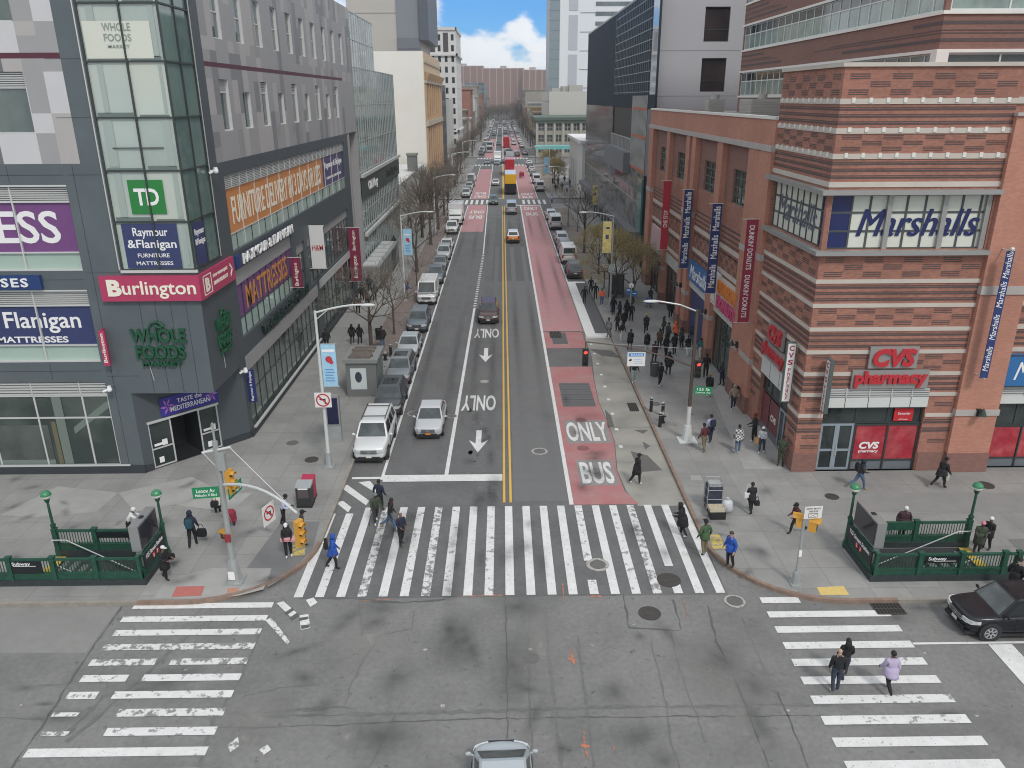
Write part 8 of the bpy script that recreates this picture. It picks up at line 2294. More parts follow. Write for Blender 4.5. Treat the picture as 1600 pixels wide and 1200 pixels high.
def build_people():
 tmp=[]
 cache={}
 for d in PEND:
  V,E,Rr,K=skeleton(d)
  me=bpy.data.meshes.new('body')
  me.from_pydata([tuple(p)for p in V],E,[])
  o=bpy.data.objects.new('body',me)
  COL.objects.link(o)
  mo=o.modifiers.new('skin','SKIN')
  mo.branch_smoothing=.35
  for i,r in enumerate(Rr):
   sv=me.skin_vertices[0].data[i]
   sv.radius=r
   sv.use_root=(i==0)
  ms=o.modifiers.new('sub','SUBSURF')
  ms.levels=1;ms.render_levels=1
  tmp.append((d,o,V,E,K))
 bpy.context.view_layer.update()
 dg=bpy.context.evaluated_depsgraph_get()
 done=[]
 for d,o,V,E,K in tmp:
  me=bpy.data.meshes.new_from_object(o.evaluated_get(dg))
  done.append((d,me,V,E,K))
 for d,o,V,E,K in tmp:
  m0=o.data
  bpy.data.objects.remove(o)
  bpy.data.meshes.remove(m0)
 for d,me,V,E,K in done:
  n=len(me.polygons)
  c=np.empty(n*3);me.polygons.foreach_get('center',c);c=c.reshape(-1,3)
  A=np.array([V[a]for a,b in E]);B=np.array([V[b]for a,b in E])
  AB=B-A
  tt=np.clip(((c[:,None,:]-A[None])*AB[None]).sum(2)/np.maximum((AB*AB).sum(1),1e-9)[None],0,1)
  dist=np.linalg.norm(A[None]+AB[None]*tt[...,None]-c[:,None,:],axis=2)
  kind=np.array(K)[dist.argmin(1)]
  me.materials.clear()
  for m_ in(SKIN[d['skin']],d['top'],d['leg'],d['shoe']):me.materials.append(m_)
  me.polygons.foreach_set('material_index',kind.astype(np.int32))
  me.polygons.foreach_set('use_smooth',np.ones(n,bool))
  me.name='body'
  t=thing('person',d['label'],'person',(0,0,0),d['group'])
  put('body',me,t)
  ln=rad(d['lean'])
  def up(x,f,z):
   zz=z-.93
   return Vector((x,f*cos(ln)+zz*sin(ln),.93+zz*cos(ln)-f*sin(ln)))
  hc=up(0,.025,1.655)
  hd,hm=d['head'],d['hm']
  ht=Matrix.Translation(hc)@Matrix.Rotation(rad(d['headturn']),4,'Z')@Matrix.Rotation(-ln*.8,4,'X')
  mb=MB();mb.T=ht
  for s in(-1,1):mb.ball((s*.033,.083,.0),.013,.009,.009,0,6,4)
  mb.build('eye',EYE,t,local=True)
  mb=MB();mb.T=ht;mb.loft([[(-.009,.09,.01),(.009,.09,.01),(.006,.094,.01)],[(-.016,.088,-.035),(.016,.088,-.035),(0,.115,-.03)]]);mb.box(-.022,.082,-.066,.022,.091,-.056,1)
  for s in(-1,1):mb.ball((s*.084,.0,-.01),.012,.022,.032,0,6,4)
  mb.build('face',[SKIN[d['skin']],mat('lip',(.16,.06,.05),.6)],t,local=True)
  def capmesh(rx_,ry_,rz_,t1,dz=0.0,dy=0.0):
   b=MB();b.T=ht;b.ball((0,dy,dz),rx_,ry_,rz_,0,14,7,0,t1);return b
  if hd in('hair','long','cap','bun','afro'):
   b=capmesh(.092,.104,.105,pi*.52,.008,-.012)
   if hd=='long':
    b.loft([[(-.09,-.03,.02),(.09,-.03,.02),(.085,-.10,.02),(-.085,-.10,.02)],[(-.12,-.05,-.12),(.12,-.05,-.12),(.11,-.13,-.12),(-.11,-.13,-.12)],[(-.13,-.07,-.34),(.13,-.07,-.34),(.11,-.14,-.34),(-.11,-.14,-.34)]])
   elif hd=='bun':b.ball((0,-.09,.08),.055,.055,.055,0,10,6)
   else:b.loft([[(-.085,-.02,.02),(.085,-.02,.02),(.07,-.105,.02),(-.07,-.105,.02)],[(-.07,-.03,-.06),(.07,-.03,-.06),(.05,-.09,-.06),(-.05,-.09,-.06)]])
   if hd=='afro':b.ball((0,-.01,.03),.125,.125,.12,0,12,6)
   b.build('hair',(hm if hd not in('cap',)and hm else HAIR),t,smooth=True,local=True)
  if hd in('cap','beanie'):
   b=capmesh(.098,.112,.115,pi*.5,.015,-.005)
   if hd=='cap':b.loft([[(-.07,.08,.02),(.07,.08,.02),(.07,.08,.035),(-.07,.08,.035)],[(-.05,.18,.005),(.05,.18,.005),(.05,.18,.015),(-.05,.18,.015)]])
   else:b.loft([[(.104*cos(2*pi*i/14),.115*sin(2*pi*i/14)-.005,z)for i in range(14)]for z in(.0,.05)])
   b.build('hat',hm or CK,t,smooth=True,local=True)
  if hd=='brim':
   b=capmesh(.098,.112,.12,pi*.5,.03,0);b.cyl((0,0,.025),(0,0,.04),.2,.17,16);b.build('hat',hm or CW,t,smooth=True,local=True)
  if hd=='hood':
   b=MB();b.T=ht
   rings=[]
   for j in range(7):
    a_=-.10+.20*j/6
    k_=[1.0,1.12,1.18,1.18,1.12,.95,.5][j]
    rings.append([(.105*k_*cos(2*pi*i/14),.075-j*.035,.01+.128*k_*sin(2*pi*i/14)-.0)for i in range(14)])
   b.loft(rings);
   b.loft([[(.12*cos(2*pi*i/12),.12*sin(2*pi*i/12)-.02,-.10)for i in range(12)],[(.19*cos(2*pi*i/12),.15*sin(2*pi*i/12)-.02,-.22)for i in range(12)]],cap=False)
   b.build('hood',hm or d['top'],t,smooth=True,local=True)
  if hd=='scarf':
   b=capmesh(.105,.12,.122,pi*.75,.0,-.02);b.build('headscarf',hm or CW,t,smooth=True,local=True)
  if d['coat']and not d['seat']:
   b=MB();bk=d['bulk'];rings=[]
   for z,r1,r2 in((1.12,.18,.145),(.98,.195,.165),(.93-.45*d['coat']*.5,.195,.172+.05*abs(d['walk'])),(.93-.45*d['coat'],.200,.178+.09*abs(d['walk']))):
    rings.append([(r1*bk*cos(2*pi*i/16),r2*bk*sin(2*pi*i/16)+(0 if z<.95 else(z-.93)*sin(ln)),z)for i in range(16)])
   b.loft(rings);b.build('coat_skirt',d['top'],t,smooth=True,local=True)
  if d['head']!='hood':
   b=MB();rings=[]
   for z,r in((1.42,.105),(1.47,.082),(1.50,.074)):rings.append([tuple(up(r*cos(2*pi*i/12),r*.95*sin(2*pi*i/12),z))for i in range(12)])
   b.loft(rings,cap=False);b.build('collar',d['top'],t,smooth=True,local=True)
  zmin=min(min(v_.co.z for v_ in me.vertices),9)
  k=d['h']/1.75
  t.scale=(k,k,k)
  t.location=d['p']+Vector((0,0,-zmin*k+.004))
  t.rotation_euler=(0,0,rad(d['face']))
def bag_at(name,label,px,py,z0,w,dd,h,m,kind='box',zb=KZ,dxy=(0,0),face=0,strap=None,xyz=None):
 """a bag carried or worn: px, py is the ground under it"""
 p=Vector(xyz)if xyz else G(px,py,zb)
 t=thing(name,label,'backpack' if 'backpack' in name else 'bag',(0,0,0))
 mb=MB()
 mb.loft([[(-w/2*a,-dd/2*b,z),(w/2*a,-dd/2*b,z),(w/2*a,dd/2*b,z),(-w/2*a,dd/2*b,z)]for a,b,z in((.85,.8,0),(1,1,h*.12),(1,1,h*.75),(.85,.75,h))])
 mb.build('pouch',m,t,local=True)
 mb=MB();s_=strap or .25
 mb.path([(-w*.3,0,h*.95),(-w*.2,0,h+s_*.8),(0,0,h+s_),(w*.2,0,h+s_*.8),(w*.3,0,h*.95)],.012,5)
 if 'backpack' in name:mb.box(-w*.3,-dd*.7,h*.1,w*.3,-dd*.45,h*.5)
 mb.build('strap' if 'backpack' not in name else 'pocket',m,t,local=True)
 t.location=(p.x+dxy[0],p.y+dxy[1],z0);t.rotation_euler=(0,0,rad(face))
def backpack_on(label,px,py,face,m,z=KZ,zc=1.08,off=.24,h=.45):
 p=G(px,py,z);a=rad(face)
 b=Vector((sin(a),-cos(a),0))*off
 bag_at('backpack',label,0,0,z+zc,.30,.17,h,m,face=face,xyz=(p.x+b.x,p.y+b.y,0),strap=.06)
P_=person
# left corner
P_('person in a bulky navy jacket walking away across the left corner with a teal backpack',303,853,8,CN,CK,SHK,'d',1.78,.5,4,1.22,'carry','hood',CN)
backpack_on('teal backpack on the bulky navy jacket at the left corner',303,853,8,cloth('dark_teal',(.02,.07,.10)))
bag_at('shopping_bag','black square shopping bag in the hand of the person with the teal backpack',318,850,KZ+.42,.42,.16,.40,CK)
P_('person in black with a white cap and yellow scarf beside the left subway stairs',261,905,-100,CK,CK,SHK,'b',1.66,.35,4,1.15,'front','cap',CW,.8)
bag_at('handbag','black handbag held in front by the person in the white cap',271,896,KZ+.75,.34,.16,.26,CK)
P_('person in a white hooded coat leaning beside the screen box of the left subway stairs',205,842,-75,CW,CK,SHK,'d',1.70,.0,28,1.2,'reach','scarf',CW)
P_('person in black holding a pink box at the left kerb under the traffic light',452,871,-165,CK,CK,SHW,'d',1.74,.12,0,1.05,'front','cap',CW)
backpack_on('dark backpack of the person holding the pink box',452,871,-165,CD)
bx_=G(456,868,KZ)
t=thing('pink_box','flat pink box carried by the person in black at the left kerb','box',(bx_.x,bx_.y-.2,KZ+.98))
mb=MB();mb.box(bx_.x-.32,bx_.y-.42,KZ+.98,bx_.x+.34,bx_.y-.08,KZ+1.08);mb.build('carton',mat('carton_pink',(.58,.27,.30),.6),t)
mb=MB();mb.box(bx_.x-.33,bx_.y-.43,KZ+1.075,bx_.x+.35,bx_.y-.07,KZ+1.10);mb.build('lid',mat('carton_pink_lid',(.62,.32,.35),.6),t)
P_('person in dark clothes waiting behind the traffic light at the left kerb',474,851,-70,CD,CN,SHK,'d',1.80,.35,6,1.1,'pocket','cap',CK)
P_('person in a pale blue shirt seen under the curved mast arm',445,822,-95,CLB,CK,SHK,'d',1.76,.3,14,1.08,'front','beanie',CK)
P_('person in a cream jacket crouching over crates behind the left corner pole',343,805,30,CCR,CK,SHK,'d',1.60,.0,30,1.1,'front','hair',None,0,seat=True)
bag_at('shoulder_bag','black shoulder bag of the person in the cream jacket behind the pole',338,806,KZ+.5,.36,.18,.34,CK)
# crosswalk
P_('person in a bright blue hooded raincoat walking over the crosswalk',522,888,-75,CB,CK,SHK,'b',1.70,.55,5,1.2,'down','hood',CB,.45,z=0.02)
backpack_on('black backpack on the bright blue raincoat',522,888,-75,CK,z=.02,off=.25)
P_('person in a dark green coat with white shoes and a cane on the crosswalk',588,818,-150,CG,CD,SHW,'d',1.75,.5,8,1.2,'carry','beanie',cloth('cap_grey_green',(.16,.18,.15)),z=.02)
cn_=G(577,822,.02)
t=thing('walking_cane','thin dark cane of the person in the dark green coat','cane',(cn_.x,cn_.y,.02))
mb=MB();mb.cyl((cn_.x,cn_.y,.025),(cn_.x+.1,cn_.y+.05,.85),.014,.014,6);mb.build('shaft',SIGK,t)
mb=MB();mb.path([(cn_.x+.1,cn_.y+.05,.85),(cn_.x+.13,cn_.y+.03,.90),(cn_.x+.2,cn_.y+.0,.88)],.017,6);mb.build('handle',SIGK,t)
P_('person in navy walking away at the hatched end of the crosswalk',594,798,-20,CN,CK,SHK,'d',1.75,.4,2,1.12,'pocket','hair',None,z=.02)
P_('person in a black jacket and blue jeans striding over the crosswalk',611,829,-95,CK,CJ,SHB,'d',1.82,.95,7,1.18,'pocket','long',HAIR,z=.02)
P_('bare headed person in a navy top and black trousers on the crosswalk, nearest the lens',628,852,-140,CN,CK,SHK,'b',1.76,.3,0,1.1,'front','none',None,z=.02)
# right side of the street
P_('person in a long black coat walking in the road beside the word BUS',994,756,-70,CK,CK,SHW,'d',1.80,.6,6,1.15,'down','cap',CK,.7,z=.01)
P_('person in a black padded coat with a hood at the right crosswalk end',1065,837,60,CK,CK,SHW,'d',1.72,.4,12,1.4,'front','hood',CK,.75,z=.02)
P_('person in a green jacket standing on the right kerb',1099,866,20,CGR,CKH,SHK,'d',1.78,.2,0,1.1,'pocket','cap',CK,.3)
P_('person in a bright blue jacket with sunglasses standing on the right corner',1139,886,115,CB,CK,SHK,'l',1.80,.15,3,1.18,'pocket','hair',HAIRB,.3)
P_('person in black with a white shoulder bag walking away past the hand cart',1172,801,12,CK,CK,SHK,'d',1.68,.45,2,1.12,'carry','hair',None,.4)
bag_at('shoulder_bag','white shoulder bag on the person in black past the hand cart',1165,801,KZ+.85,.34,.16,.30,CW,strap=.45)
bag_at('handbag','black bag in the hand of the person with the white shoulder bag',1181,800,KZ+.38,.26,.14,.26,CK)
P_('person in a maroon jacket running behind the short signal post',1243,834,110,CM,CK,SHK,'d',1.74,1.0,12,1.1,'front','cap',CK)
P_('person in a dark jacket and pale jeans walking past the pharmacy posters',1341,764,-85,CD,CJ,SHB,'b',1.74,1.0,4,1.15,'front','hood',CN)
backpack_on('black backpack on the walker in pale jeans',1341,764,-85,CK,off=.22)
P_('person in a black jacket with a tan hood walking by the orange pier',1467,762,-70,CK,CK,SHK,'d',1.80,.9,10,1.28,'carry','cap',CK,.35)
bag_at('shopping_bag','pale shopping bag carried by the walker at the orange pier',1475,760,KZ+.35,.3,.16,.36,mat('bag_greenish',(.42,.46,.36),.5))
P_('person in a maroon coat with a white hood behind the right subway railing',1407,842,165,CPL,CK,SHK,'b',1.72,.2,2,1.3,'pocket','scarf',CW,.8)
P_('person in a pink hat and olive coat by the right subway stairs',1525,865,160,CG,CD,SHK,'d',1.68,.1,6,1.25,'front','beanie',CPK,.9)
P_('person in a white hat and black coat beside the pink hat',1539,859,120,CK,CK,SHK,'b',1.70,.2,2,1.15,'front','beanie',CW,.5)
P_('person in black with a dark cap at the open end of the right subway stairs',1580,930,-60,CK,CK,SHK,'l',1.78,.3,0,1.22,'pocket','beanie',CK,.4)
P_('person with long black hair walking up the crossing ahead of the bald one',1317,1058,-8,CK,CJD,SHK,'b',1.66,.5,2,1.12,'carry','long',HAIR,z=.02)
P_('bald person in a black jacket and dark jeans on the right crossing',1303,1079,-6,CK,CJD,SHW,'l',1.76,.15,0,1.2,'down','none',None,z=.02)
P_('person in a lavender hooded coat walking away on the right crossing',1386,1080,4,CLV,CK,SHW,'d',1.70,.7,2,1.35,'down','hair',HAIR,.4,z=.02)
# right sidewalk
P_('person in a maroon and white jacket with khaki trousers by the signal pole base',1099,705,30,CM,CKH,SHB,'d',1.76,.3,6,1.2,'pocket','hair',None)
P_('person with a navy backpack walking ahead of the maroon and white jacket',1109,690,10,CLB,CN,SHK,'d',1.76,.4,2,1.1,'down','hair',None)
backpack_on('navy backpack on the walker near the signal pole base',1109,690,10,CN)
P_('person in a black and white plaid shirt and pale jeans',1152,706,-12,CPLAID,CJ,SHW,'d',1.72,.5,2,1.28,'down','hair',HAIR,.3)
P_('person in a white patterned jacket and dark jeans by the pharmacy side window',1189,708,150,cloth('white_print',(.50,.50,.55),wear=((.2,.2,.24),.4,20.0)),CJD,SHW,'d',1.68,.3,2,1.15,'front','beanie',CW)
bag_at('paper_bag','brown paper bag held by the person in the white patterned jacket',1182,706,KZ+.55,.32,.2,.36,mat('paper_brown',(.48,.26,.12),.8))
P_('tall person in black with reddish hair against the pharmacy side wall',1177,692,95,CK,CK,SHW,'d',1.90,.2,2,1.1,'front','beanie',cloth('dark_red',(.16,.02,.025)))
P_('person in camouflage leaning on the brick corner',1219,728,150,CG,cloth('camo',(.07,.08,.05),wear=((.02,.022,.016),.5,9.0)),SHK,'d',1.86,.1,2,1.0,'front','beanie',CK)
P_('person in a tan hooded jacket with a backpack walking towards us',1145,640,175,CT,CJD,SHW,'b',1.75,.3,2,1.2,'pocket','hood',CT)
backpack_on('dark backpack beside the tan hooded jacket',1150,639,175,CK)
P_('person in a black coat with golden hair and white trousers by the green sign',1107,620,-20,CK,CW,SHK,'b',1.70,.4,2,1.25,'down','beanie',CGD,.3)
P_('person in black near the doughnut shop door, arms loose',1102,589,-15,CK,CK,SHK,'d',1.82,.35,4,1.18,'carry','hair',None)
P_('person in navy holding a white paper at the doughnut shop door',1127,602,110,CN,CN,SHK,'d',1.76,.2,2,1.1,'front','hair',None)
P_('person in a teal jacket beside the brown signal pole',1094,561,20,CTL,CCR,SHK,'d',1.72,.2,2,1.15,'down','hair',None)
# bus stop crowd
P_('person in black with a pink front and white shoes in front of the litter bin',1031,603,-150,CK,CK,SHW,'d',1.78,.2,0,1.1,'front','hair',None)
P_('person in pale trousers half hidden by the white bus lane board',990,598,-170,CK,cloth('pale_teal',(.26,.34,.34)),SHW,'d',1.75,.2,0,1.2,'pocket','hair',None)
P_('person in a black padded coat and blue jeans beside the litter bin',1044,586,-30,CK,CJD,SHW,'d',1.78,.3,2,1.35,'pocket','hood',CK,.5)
P_('person in black with a pale bag in the middle of the bus stop crowd',1022,566,-40,CPL,CK,SHW,'d',1.74,.2,2,1.25,'front','hair',None,.3)
P_('person in a black coat standing close behind the middle of the crowd',1040,556,30,CK,CK,SHK,'d',1.72,.1,4,1.25,'pocket','hood',CK,.5)
P_('person in a dark brown coat with the crowd',1030,545,160,CBR,CK,SHK,'d',1.74,.1,4,1.3,'front','hair',None,.5)
P_('person in a black jacket with a shoulder bag in front of the red coat',1053,553,10,CK,CK,SHK,'d',1.76,.2,2,1.15,'carry','hair',None,.2)
P_('person in a bright orange red coat in the crowd',1055,535,15,CO,CK,SHK,'d',1.74,.1,8,1.25,'front','hood',CO,.3)
P_('person in a charcoal coat left of the orange red coat',1043,535,-60,CD,CK,SHK,'d',1.72,.1,4,1.2,'pocket','hair',None,.4)
P_('person in black with white leggings near the brown signal pole',1074,556,10,CK,CW,SHW,'d',1.72,.3,0,1.2,'front','hair',None,.25)
P_('person in a black coat and white leggings facing the crowd',1010,550,-160,CK,CW,SHW,'d',1.74,.15,0,1.3,'front','beanie',HGREY,.6)
P_('person with a bright yellow hat at the bus stop',1009,521,-10,CK,CK,SHK,'d',1.74,.1,2,1.25,'front','beanie',CYL,.4)
P_('person in a long black coat near the kerb end of the bus island',984,546,-30,CK,CM,SHK,'d',1.72,.3,8,1.35,'front','hair',None,.7)
P_('person in black and white stepping along the kerb beside the island',971,533,-160,CK,CW,SHW,'d',1.72,.4,4,1.1,'carry','hair',None)
P_('person in a grey coat on the end of the bus island',951,527,140,CGY,CGY,SHK,'d',1.76,.3,2,1.15,'pocket','cap',CK,.4)
P_('person in black on the kerb behind the grey coat',964,518,120,CK,CK,SHK,'d',1.72,.2,2,1.15,'pocket','hair',None)
P_('person in black with a white bag by the bus stop pole',986,502,-20,CK,CK,SHW,'d',1.76,.3,2,1.25,'carry','hair',None)
P_('person in a black coat beside the bus stop pole, next to the white bag',979,497,20,CK,CK,SHK,'d',1.74,.2,2,1.2,'pocket','hood',CK,.4)
P_('person in a black jacket walking along the brick wing',1047,498,170,CK,CK,SHW,'d',1.76,.3,2,1.25,'pocket','hair',None,.3)
P_('person in dark clothes right beside the brick pilaster',1058,503,160,CK,CK,SHK,'d',1.76,.2,2,1.2,'pocket','hair',None,.3)
P_('person with a blue and white pushchair on the sidewalk',1016,475,160,CD,CK,SHK,'d',1.72,.3,8,1.15,'front','hair',None)
P_('person in an orange vest by the bus shelter',940,478,-170,CO,CJ,SHW,'d',1.78,.15,0,1.25,'pocket','hair',None)
P_('person in dark clothes on the far half of the bus island',913,474,-170,CK,CK,SHK,'d',1.76,.2,0,1.15,'pocket','hair',None)
P_('person in black on the kerb near the far end of the bus island',923,458,170,CK,CK,SHK,'d',1.74,.3,0,1.1,'pocket','hair',None)
P_('person in black beside the orange vest',930,468,170,CK,CPL,SHK,'d',1.74,.3,0,1.15,'pocket','hair',None)
P_('person seated in the shade of the bus shelter',958,492,-170,CK,CK,SHK,'d',1.74,.1,2,1.25,'pocket','hood',CK)
r6=random.Random(77)
kinds_=[(CK,'a black coat'),(CN,'a navy coat'),(CD,'a charcoal jacket'),(CBR,'a brown coat'),(CGY,'a grey coat'),(CG,'an olive coat')]
for i,(px,py)in enumerate(((1064,545),(1036,522),(968,500),(1080,540),(975,512),(957,488))):
 m_,w_=kinds_[r6.randrange(6)]
 P_(f'person in {w_} standing at the edge of the bus stop crowd',px,py,r6.uniform(0,360),m_,r6.choice([CK,CJD,CD,CJ]),r6.choice([SHK,SHW]),'d',r6.uniform(1.62,1.84),r6.uniform(.05,.4),2,r6.uniform(1.1,1.35),r6.choice(['pocket','front','down','carry']),r6.choice(['hair','hood','beanie','cap','long']),None,r6.choice([0,.3,.6]),group='bus stop crowd, '+w_)
# left sidewalk
P_('person in black in front of the store glass by the tall lamp post',511,546,10,CK,CJD,SHK,'d',1.80,.2,2,1.3,'pocket','hair',None,.3)
P_('long haired person in a black coat by the kiosk, left one of a pair',551,537,5,CK,CD,SHK,'d',1.72,.3,2,1.25,'pocket','long',HAIR,.5)
P_('long haired person in a black coat by the kiosk, right one of a pair',563,537,-5,CK,CK,SHK,'d',1.70,.3,2,1.2,'pocket','long',HAIR,.5)
P_('tall person in black and blue jeans beside the litter bin on the left sidewalk',598,543,15,CK,CJ,SHK,'d',1.84,.2,2,1.25,'pocket','beanie',CK,.3)
P_('person in blue beside the open door of the white van',636,466,-100,cloth('mid_blue',(.05,.08,.22)),CGY,SHK,'d',1.76,.3,12,1.15,'front','hair',None)
r4=random.Random(21)
for i,(px,py)in enumerate(((600,432),(606,420),(578,455),(590,447),(566,470),(574,478),(616,388),(613,405),(640,376),(640,352),(560,490),(586,470))):
 P_('small dark figure walking on the left sidewalk among the bare trees',px,py,r4.choice([0,180,170,10]),r4.choice([CK,CN,CD,CBR]),CK,SHK,'d',r4.uniform(1.65,1.82),.4,2,1.2,'pocket',r4.choice(['hair','hood','beanie']),None,.3,group='distant walkers on the left sidewalk',fingers=False)
for i,(px,py)in enumerate(((933,372),(941,385),(926,398),(952,420),(868,300),(878,297),(886,300),(890,292),(872,288),(882,285),(946,402),(862,318))):
 P_('small dark figure on the right sidewalk beyond the bus shelter',px,py,r4.choice([0,180,170,10]),r4.choice([CK,CN,CD,CBR,CLB]),CK,SHK,'d',r4.uniform(1.65,1.82),.4,2,1.2,'pocket',r4.choice(['hair','hood','beanie']),None,.3,group='distant walkers on the right sidewalk',fingers=False)
P_('red jacketed rider sitting low on a small red vehicle in the far bus lane',814,278,10,CRD,CK,SHK,'d',1.7,0,10,1.1,'front','beanie',CK,fingers=False,z=0)
build_people()
# pushchair and pedicab
p=G(1013,480,KZ)
t=thing('pushchair','small blue and white pushchair in front of a person on the sidewalk','pushchair',(p.x,p.y,KZ))
mb=MB();mb.loft([[(p.x-.22,p.y-.3,KZ+.35),(p.x+.22,p.y-.3,KZ+.35),(p.x+.22,p.y+.2,KZ+.35),(p.x-.22,p.y+.2,KZ+.35)],[(p.x-.22,p.y-.1,KZ+.85),(p.x+.22,p.y-.1,KZ+.85),(p.x+.22,p.y+.3,KZ+.95),(p.x-.22,p.y+.3,KZ+.95)]]);mb.build('seat',cloth('pram_blue',(.10,.11,.3)),t)
mb=MB()
for a_ in(-.2,.2):mb.path([(p.x+a_,p.y-.35,KZ+.1),(p.x+a_,p.y+.2,KZ+.6),(p.x+a_,p.y+.5,KZ+1.0)],.015,5)
mb.build('frame',GALV,t)
for a_ in(-.2,.2):
 for b_ in(-.35,.25):
  mb=MB();mb.cyl((p.x+a_-.02,p.y+b_,KZ+.1),(p.x+a_+.02,p.y+b_,KZ+.1),.1,.1,10);mb.build('wheel',TYRE,t)
p=G(815,278,0)
t=thing('pedicab','small dark red three wheeled vehicle in the far bus lane','pedicab',(p.x,p.y,0))
mb=MB();mb.box(p.x-.6,p.y-.5,.4,p.x+.6,p.y+.6,1.0);mb.box(p.x-.6,p.y-.6,.9,p.x+.6,p.y-.45,1.5);mb.build('seat',mat('pedicab_red',(.25,.02,.03),.5),t)
for a_ in(-.6,.6):
 mb=MB();mb.cyl((p.x+a_-.04,p.y,.36),(p.x+a_+.04,p.y,.36),.36,.36,14);mb.build('wheel',TYRE,t)
mb=MB();mb.path([(p.x,p.y+.6,.6),(p.x,p.y+1.8,.9),(p.x-.3,p.y+1.8,1.0)],.03,6);mb.build('handlebar',BLACKM,t)
# ================================================================ street trees, bare or just budding
BARK=mat('bark_grey_brown',(.085,.070,.058),.9,var=.2,vs=6)
BARKT=mat('twig_brown',(.15,.125,.105),.9)
BUD=mat('bud_olive',(.27,.22,.09),.8,var=.2,vs=3)
def tree_meshes(seed,H=7.5,spread=.62,depth=6,buds=0,trunk=2.4,r0=.13,twig=None):
 r=random.Random(seed)
 tr=MB();cr=MB();bd=MB()
 tr.cyl((0,0,-.05),(0,0,.3),r0*1.5,r0*1.05,8);tr.cyl((0,0,.3),(r.uniform(-.06,.06),r.uniform(-.06,.06),trunk),r0*1.05,r0*.8,8)
 def grow(p,d,l,rd,k):
  n=2 if k>1 else 1
  q=p
  for i in range(n):
   d=(d+Vector((r.uniform(-.15,.15),r.uniform(-.15,.15),r.uniform(-.04,.12)))).normalized()
   q2=q+d*(l/n)
   cr.cyl(q,q2,rd*(1-.2*i),rd*(1-.2*(i+1)),5 if k>2 else 3,0 if k>2 else 1,False)
   q=q2
   if k<=3 and r.random()<.7:
    sd_=(d+Vector((r.uniform(-1,1),r.uniform(-1,1),r.uniform(-.2,.6)))*.8).normalized()
    cr.cyl(q,q+sd_*l*.45,rd*.4,rd*.15,3,1,False)
  if buds and k<=3:
   for _ in range(buds):
    c=p.lerp(q,r.random())+Vector((r.uniform(-.22,.22),r.uniform(-.22,.22),r.uniform(-.2,.2)))
    a=Vector((r.uniform(-1,1),r.uniform(-1,1),r.uniform(-1,1))).normalized()*r.uniform(.03,.06);b=a.orthogonal().normalized()*r.uniform(.02,.045)
    bd.quad(c-a,c+b,c+a,c-b)
  if k==0:return
  m=3 if k>=depth-1 else(2 if r.random()<.62 else 3)
  a0=r.uniform(0,2*pi)
  for i in range(m):
   an=a0+2*pi*i/m+r.uniform(-.4,.4)
   side=d.orthogonal().normalized();side2=d.cross(side)
   sp=spread*r.uniform(.6,1.25)
   nd=(d+(side*cos(an)+side2*sin(an))*sp+Vector((0,0,.10))).normalized()
   grow(q,nd,l*r.uniform(.66,.86),rd*.64,k-1)
 top=Vector((0,0,trunk))
 grow(top,Vector((0,0,1)),H*.14,r0*.72,depth)
 for i in range(3):
  an=2*pi*i/3+r.uniform(-.5,.5)
  grow(top-Vector((0,0,.25+.2*i)),Vector((cos(an)*.8,sin(an)*.8,.75)).normalized(),H*.16,r0*.5,depth-1)
 return tr,cr,bd
TREES=[]
for s_,kw in((1,{}),(5,dict(spread=.7)),(9,dict(H=8.5,trunk=3.2,spread=.5)),(14,dict(buds=8,H=8.5,spread=.6,trunk=2.2)),(23,dict(H=7,depth=5,r0=.07,trunk=2.0))):
 tr,cr,bd=tree_meshes(s_,**kw)
 t=thing('street_tree','x','tree',(0,0,0))
 tr.build('trunk',BARK,t);c=cr.build('crown',[BARK,BARKT],t)
 if bd.v:bd.build('bud',BUD,c)
 TREES.append([t,False])
r5=random.Random(31)
def plant(x,y,k,sc_,label,group=None,z=KZ):
 o=TREES[k][0]
 if TREES[k][1]:o=copy_tree(o)
 TREES[k][1]=True
 o.location=(x,y,z);o.scale=(sc_,sc_,sc_*r5.uniform(.92,1.1));o.rotation_euler=(0,0,r5.uniform(0,6.28))
 o['label']=label
 if group:o['group']=group
 elif 'group' in o:del o['group']
plant(-11.1,62.2,1,1.3,'bare spreading street tree beside the litter bin on the left sidewalk')
plant(-9.75,66.5,4,1.35,'thin young bare tree at the left kerb by the crossovers')
plant(-10.4,92.8,0,1.4,'bare vase shaped tree with a clear trunk past the second blue banner')
plant(-9.7,85.5,4,.9,'thin young bare tree at the kerb near the second lamp post')
for i in range(5):plant(-12.3+r5.uniform(-.5,.5),108+i*9.3,r5.randrange(3),r5.uniform(1.1,1.4),'bare tree on the building side of the left sidewalk','bare trees on the building side of the left sidewalk')
GT='bare trees along the left kerb farther on'
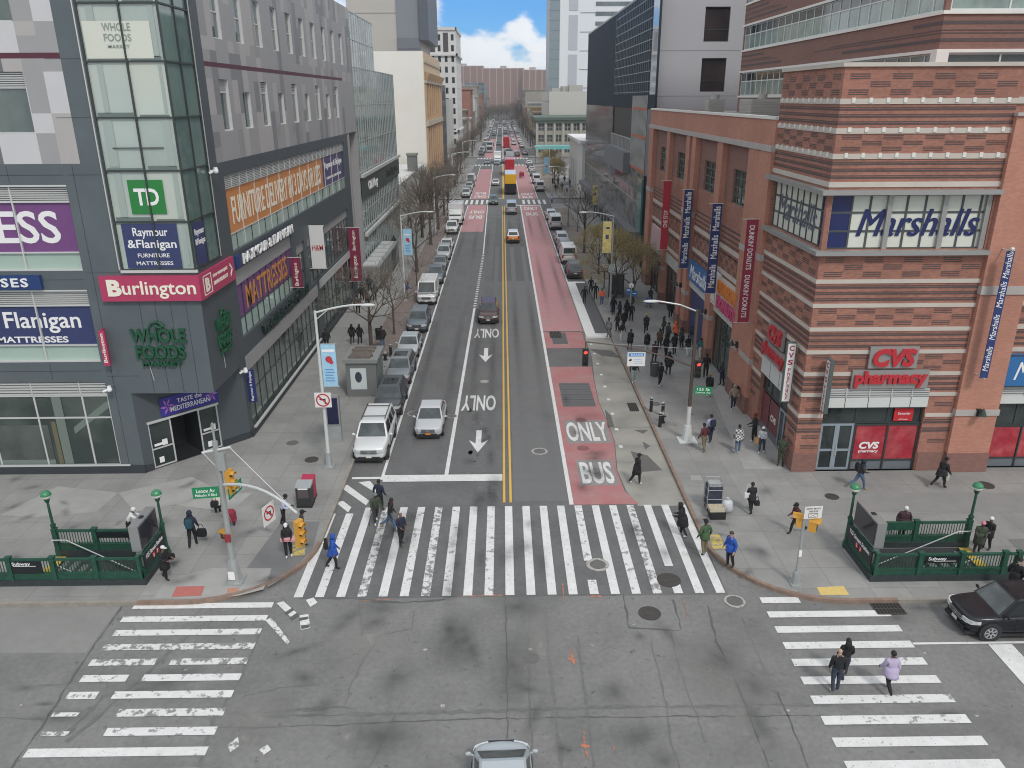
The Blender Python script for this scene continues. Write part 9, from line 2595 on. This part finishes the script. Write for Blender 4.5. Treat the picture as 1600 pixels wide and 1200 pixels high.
for i,(y,k)in enumerate(((111.5,2),(125.5,0),(118,1),(133,2),(141,1),(148,0),(104,4),(137,0))):
 plant(-10.7+r5.uniform(-.4,.5)-(1.8 if i in(2,6,7)else 0),y,k,r5.uniform(1.25,1.5),'bare dark street tree in the row along the left kerb before the far crosswalk',GT)
for y in(168,178,188,198,210,222,236,246):plant(-11.4+r5.uniform(-.5,.5),y,r5.randrange(3),r5.uniform(1.1,1.4),'bare street tree on the left between the far crosswalk and the avenue','bare trees on the left beyond the far crosswalk')
plant(10.9,104.5,2,1.35,'bare tree with upswept limbs in the paved strip on the right')
plant(11.7,79.2,3,1.15,'budding yellow green tree rising beside the bus shelter')
plant(13.2,77.3,3,1.05,'second budding tree between the bus shelter and the brick wing')
plant(11.3,91,3,.85,'small budding tree behind the yellow banner')
for y in(112,122,139):plant(11.6,y,4,.9,'thin young tree on the right sidewalk beyond the bare upswept one','thin young trees on the right sidewalk')
for y in(184,194,205,216,228,240):plant(12.6+r5.uniform(-.8,1.2),y,3,r5.uniform(.8,1.0),'budding brownish tree on the right before the avenue','budding trees on the right before the avenue')
for y in range(292,700,17):
 for x in(-11.2,12.2):
  if r5.random()<.6:plant(x+r5.uniform(-.6,.6),y+r5.uniform(-4,4),r5.randrange(3),r5.uniform(1.2,1.6),'bare tree far down the street beyond the avenue','bare trees beyond the avenue')
for i in range(44):plant(-15.5+(i%22)*1.5,775+r5.uniform(-20,20)+(i//22)*40,r5.randrange(3),r5.uniform(1.5,2.3),'tall bare tree in the belt before the red slabs','bare trees before the red slabs',0)
# ================================================================ the air
hm_=bpy.data.materials.new('haze_air')
hm_.use_nodes=True
ht_=hm_.node_tree
ht_.nodes.remove(ht_.nodes['Principled BSDF'])
hv=ht_.nodes.new('ShaderNodeVolumePrincipled')
hv.inputs['Color'].default_value=(.93,.96,1.0,1)
hv.inputs['Density'].default_value=0.00022
hv.inputs['Anisotropy'].default_value=0.1
ht_.links.new(hv.outputs[0],[n for n in ht_.nodes if n.type=='OUTPUT_MATERIAL'][0].inputs['Volume'])
tag(MB().box(-3010,-310,-3.8,3010,5010,85).build('haze',hm_),kind='stuff')
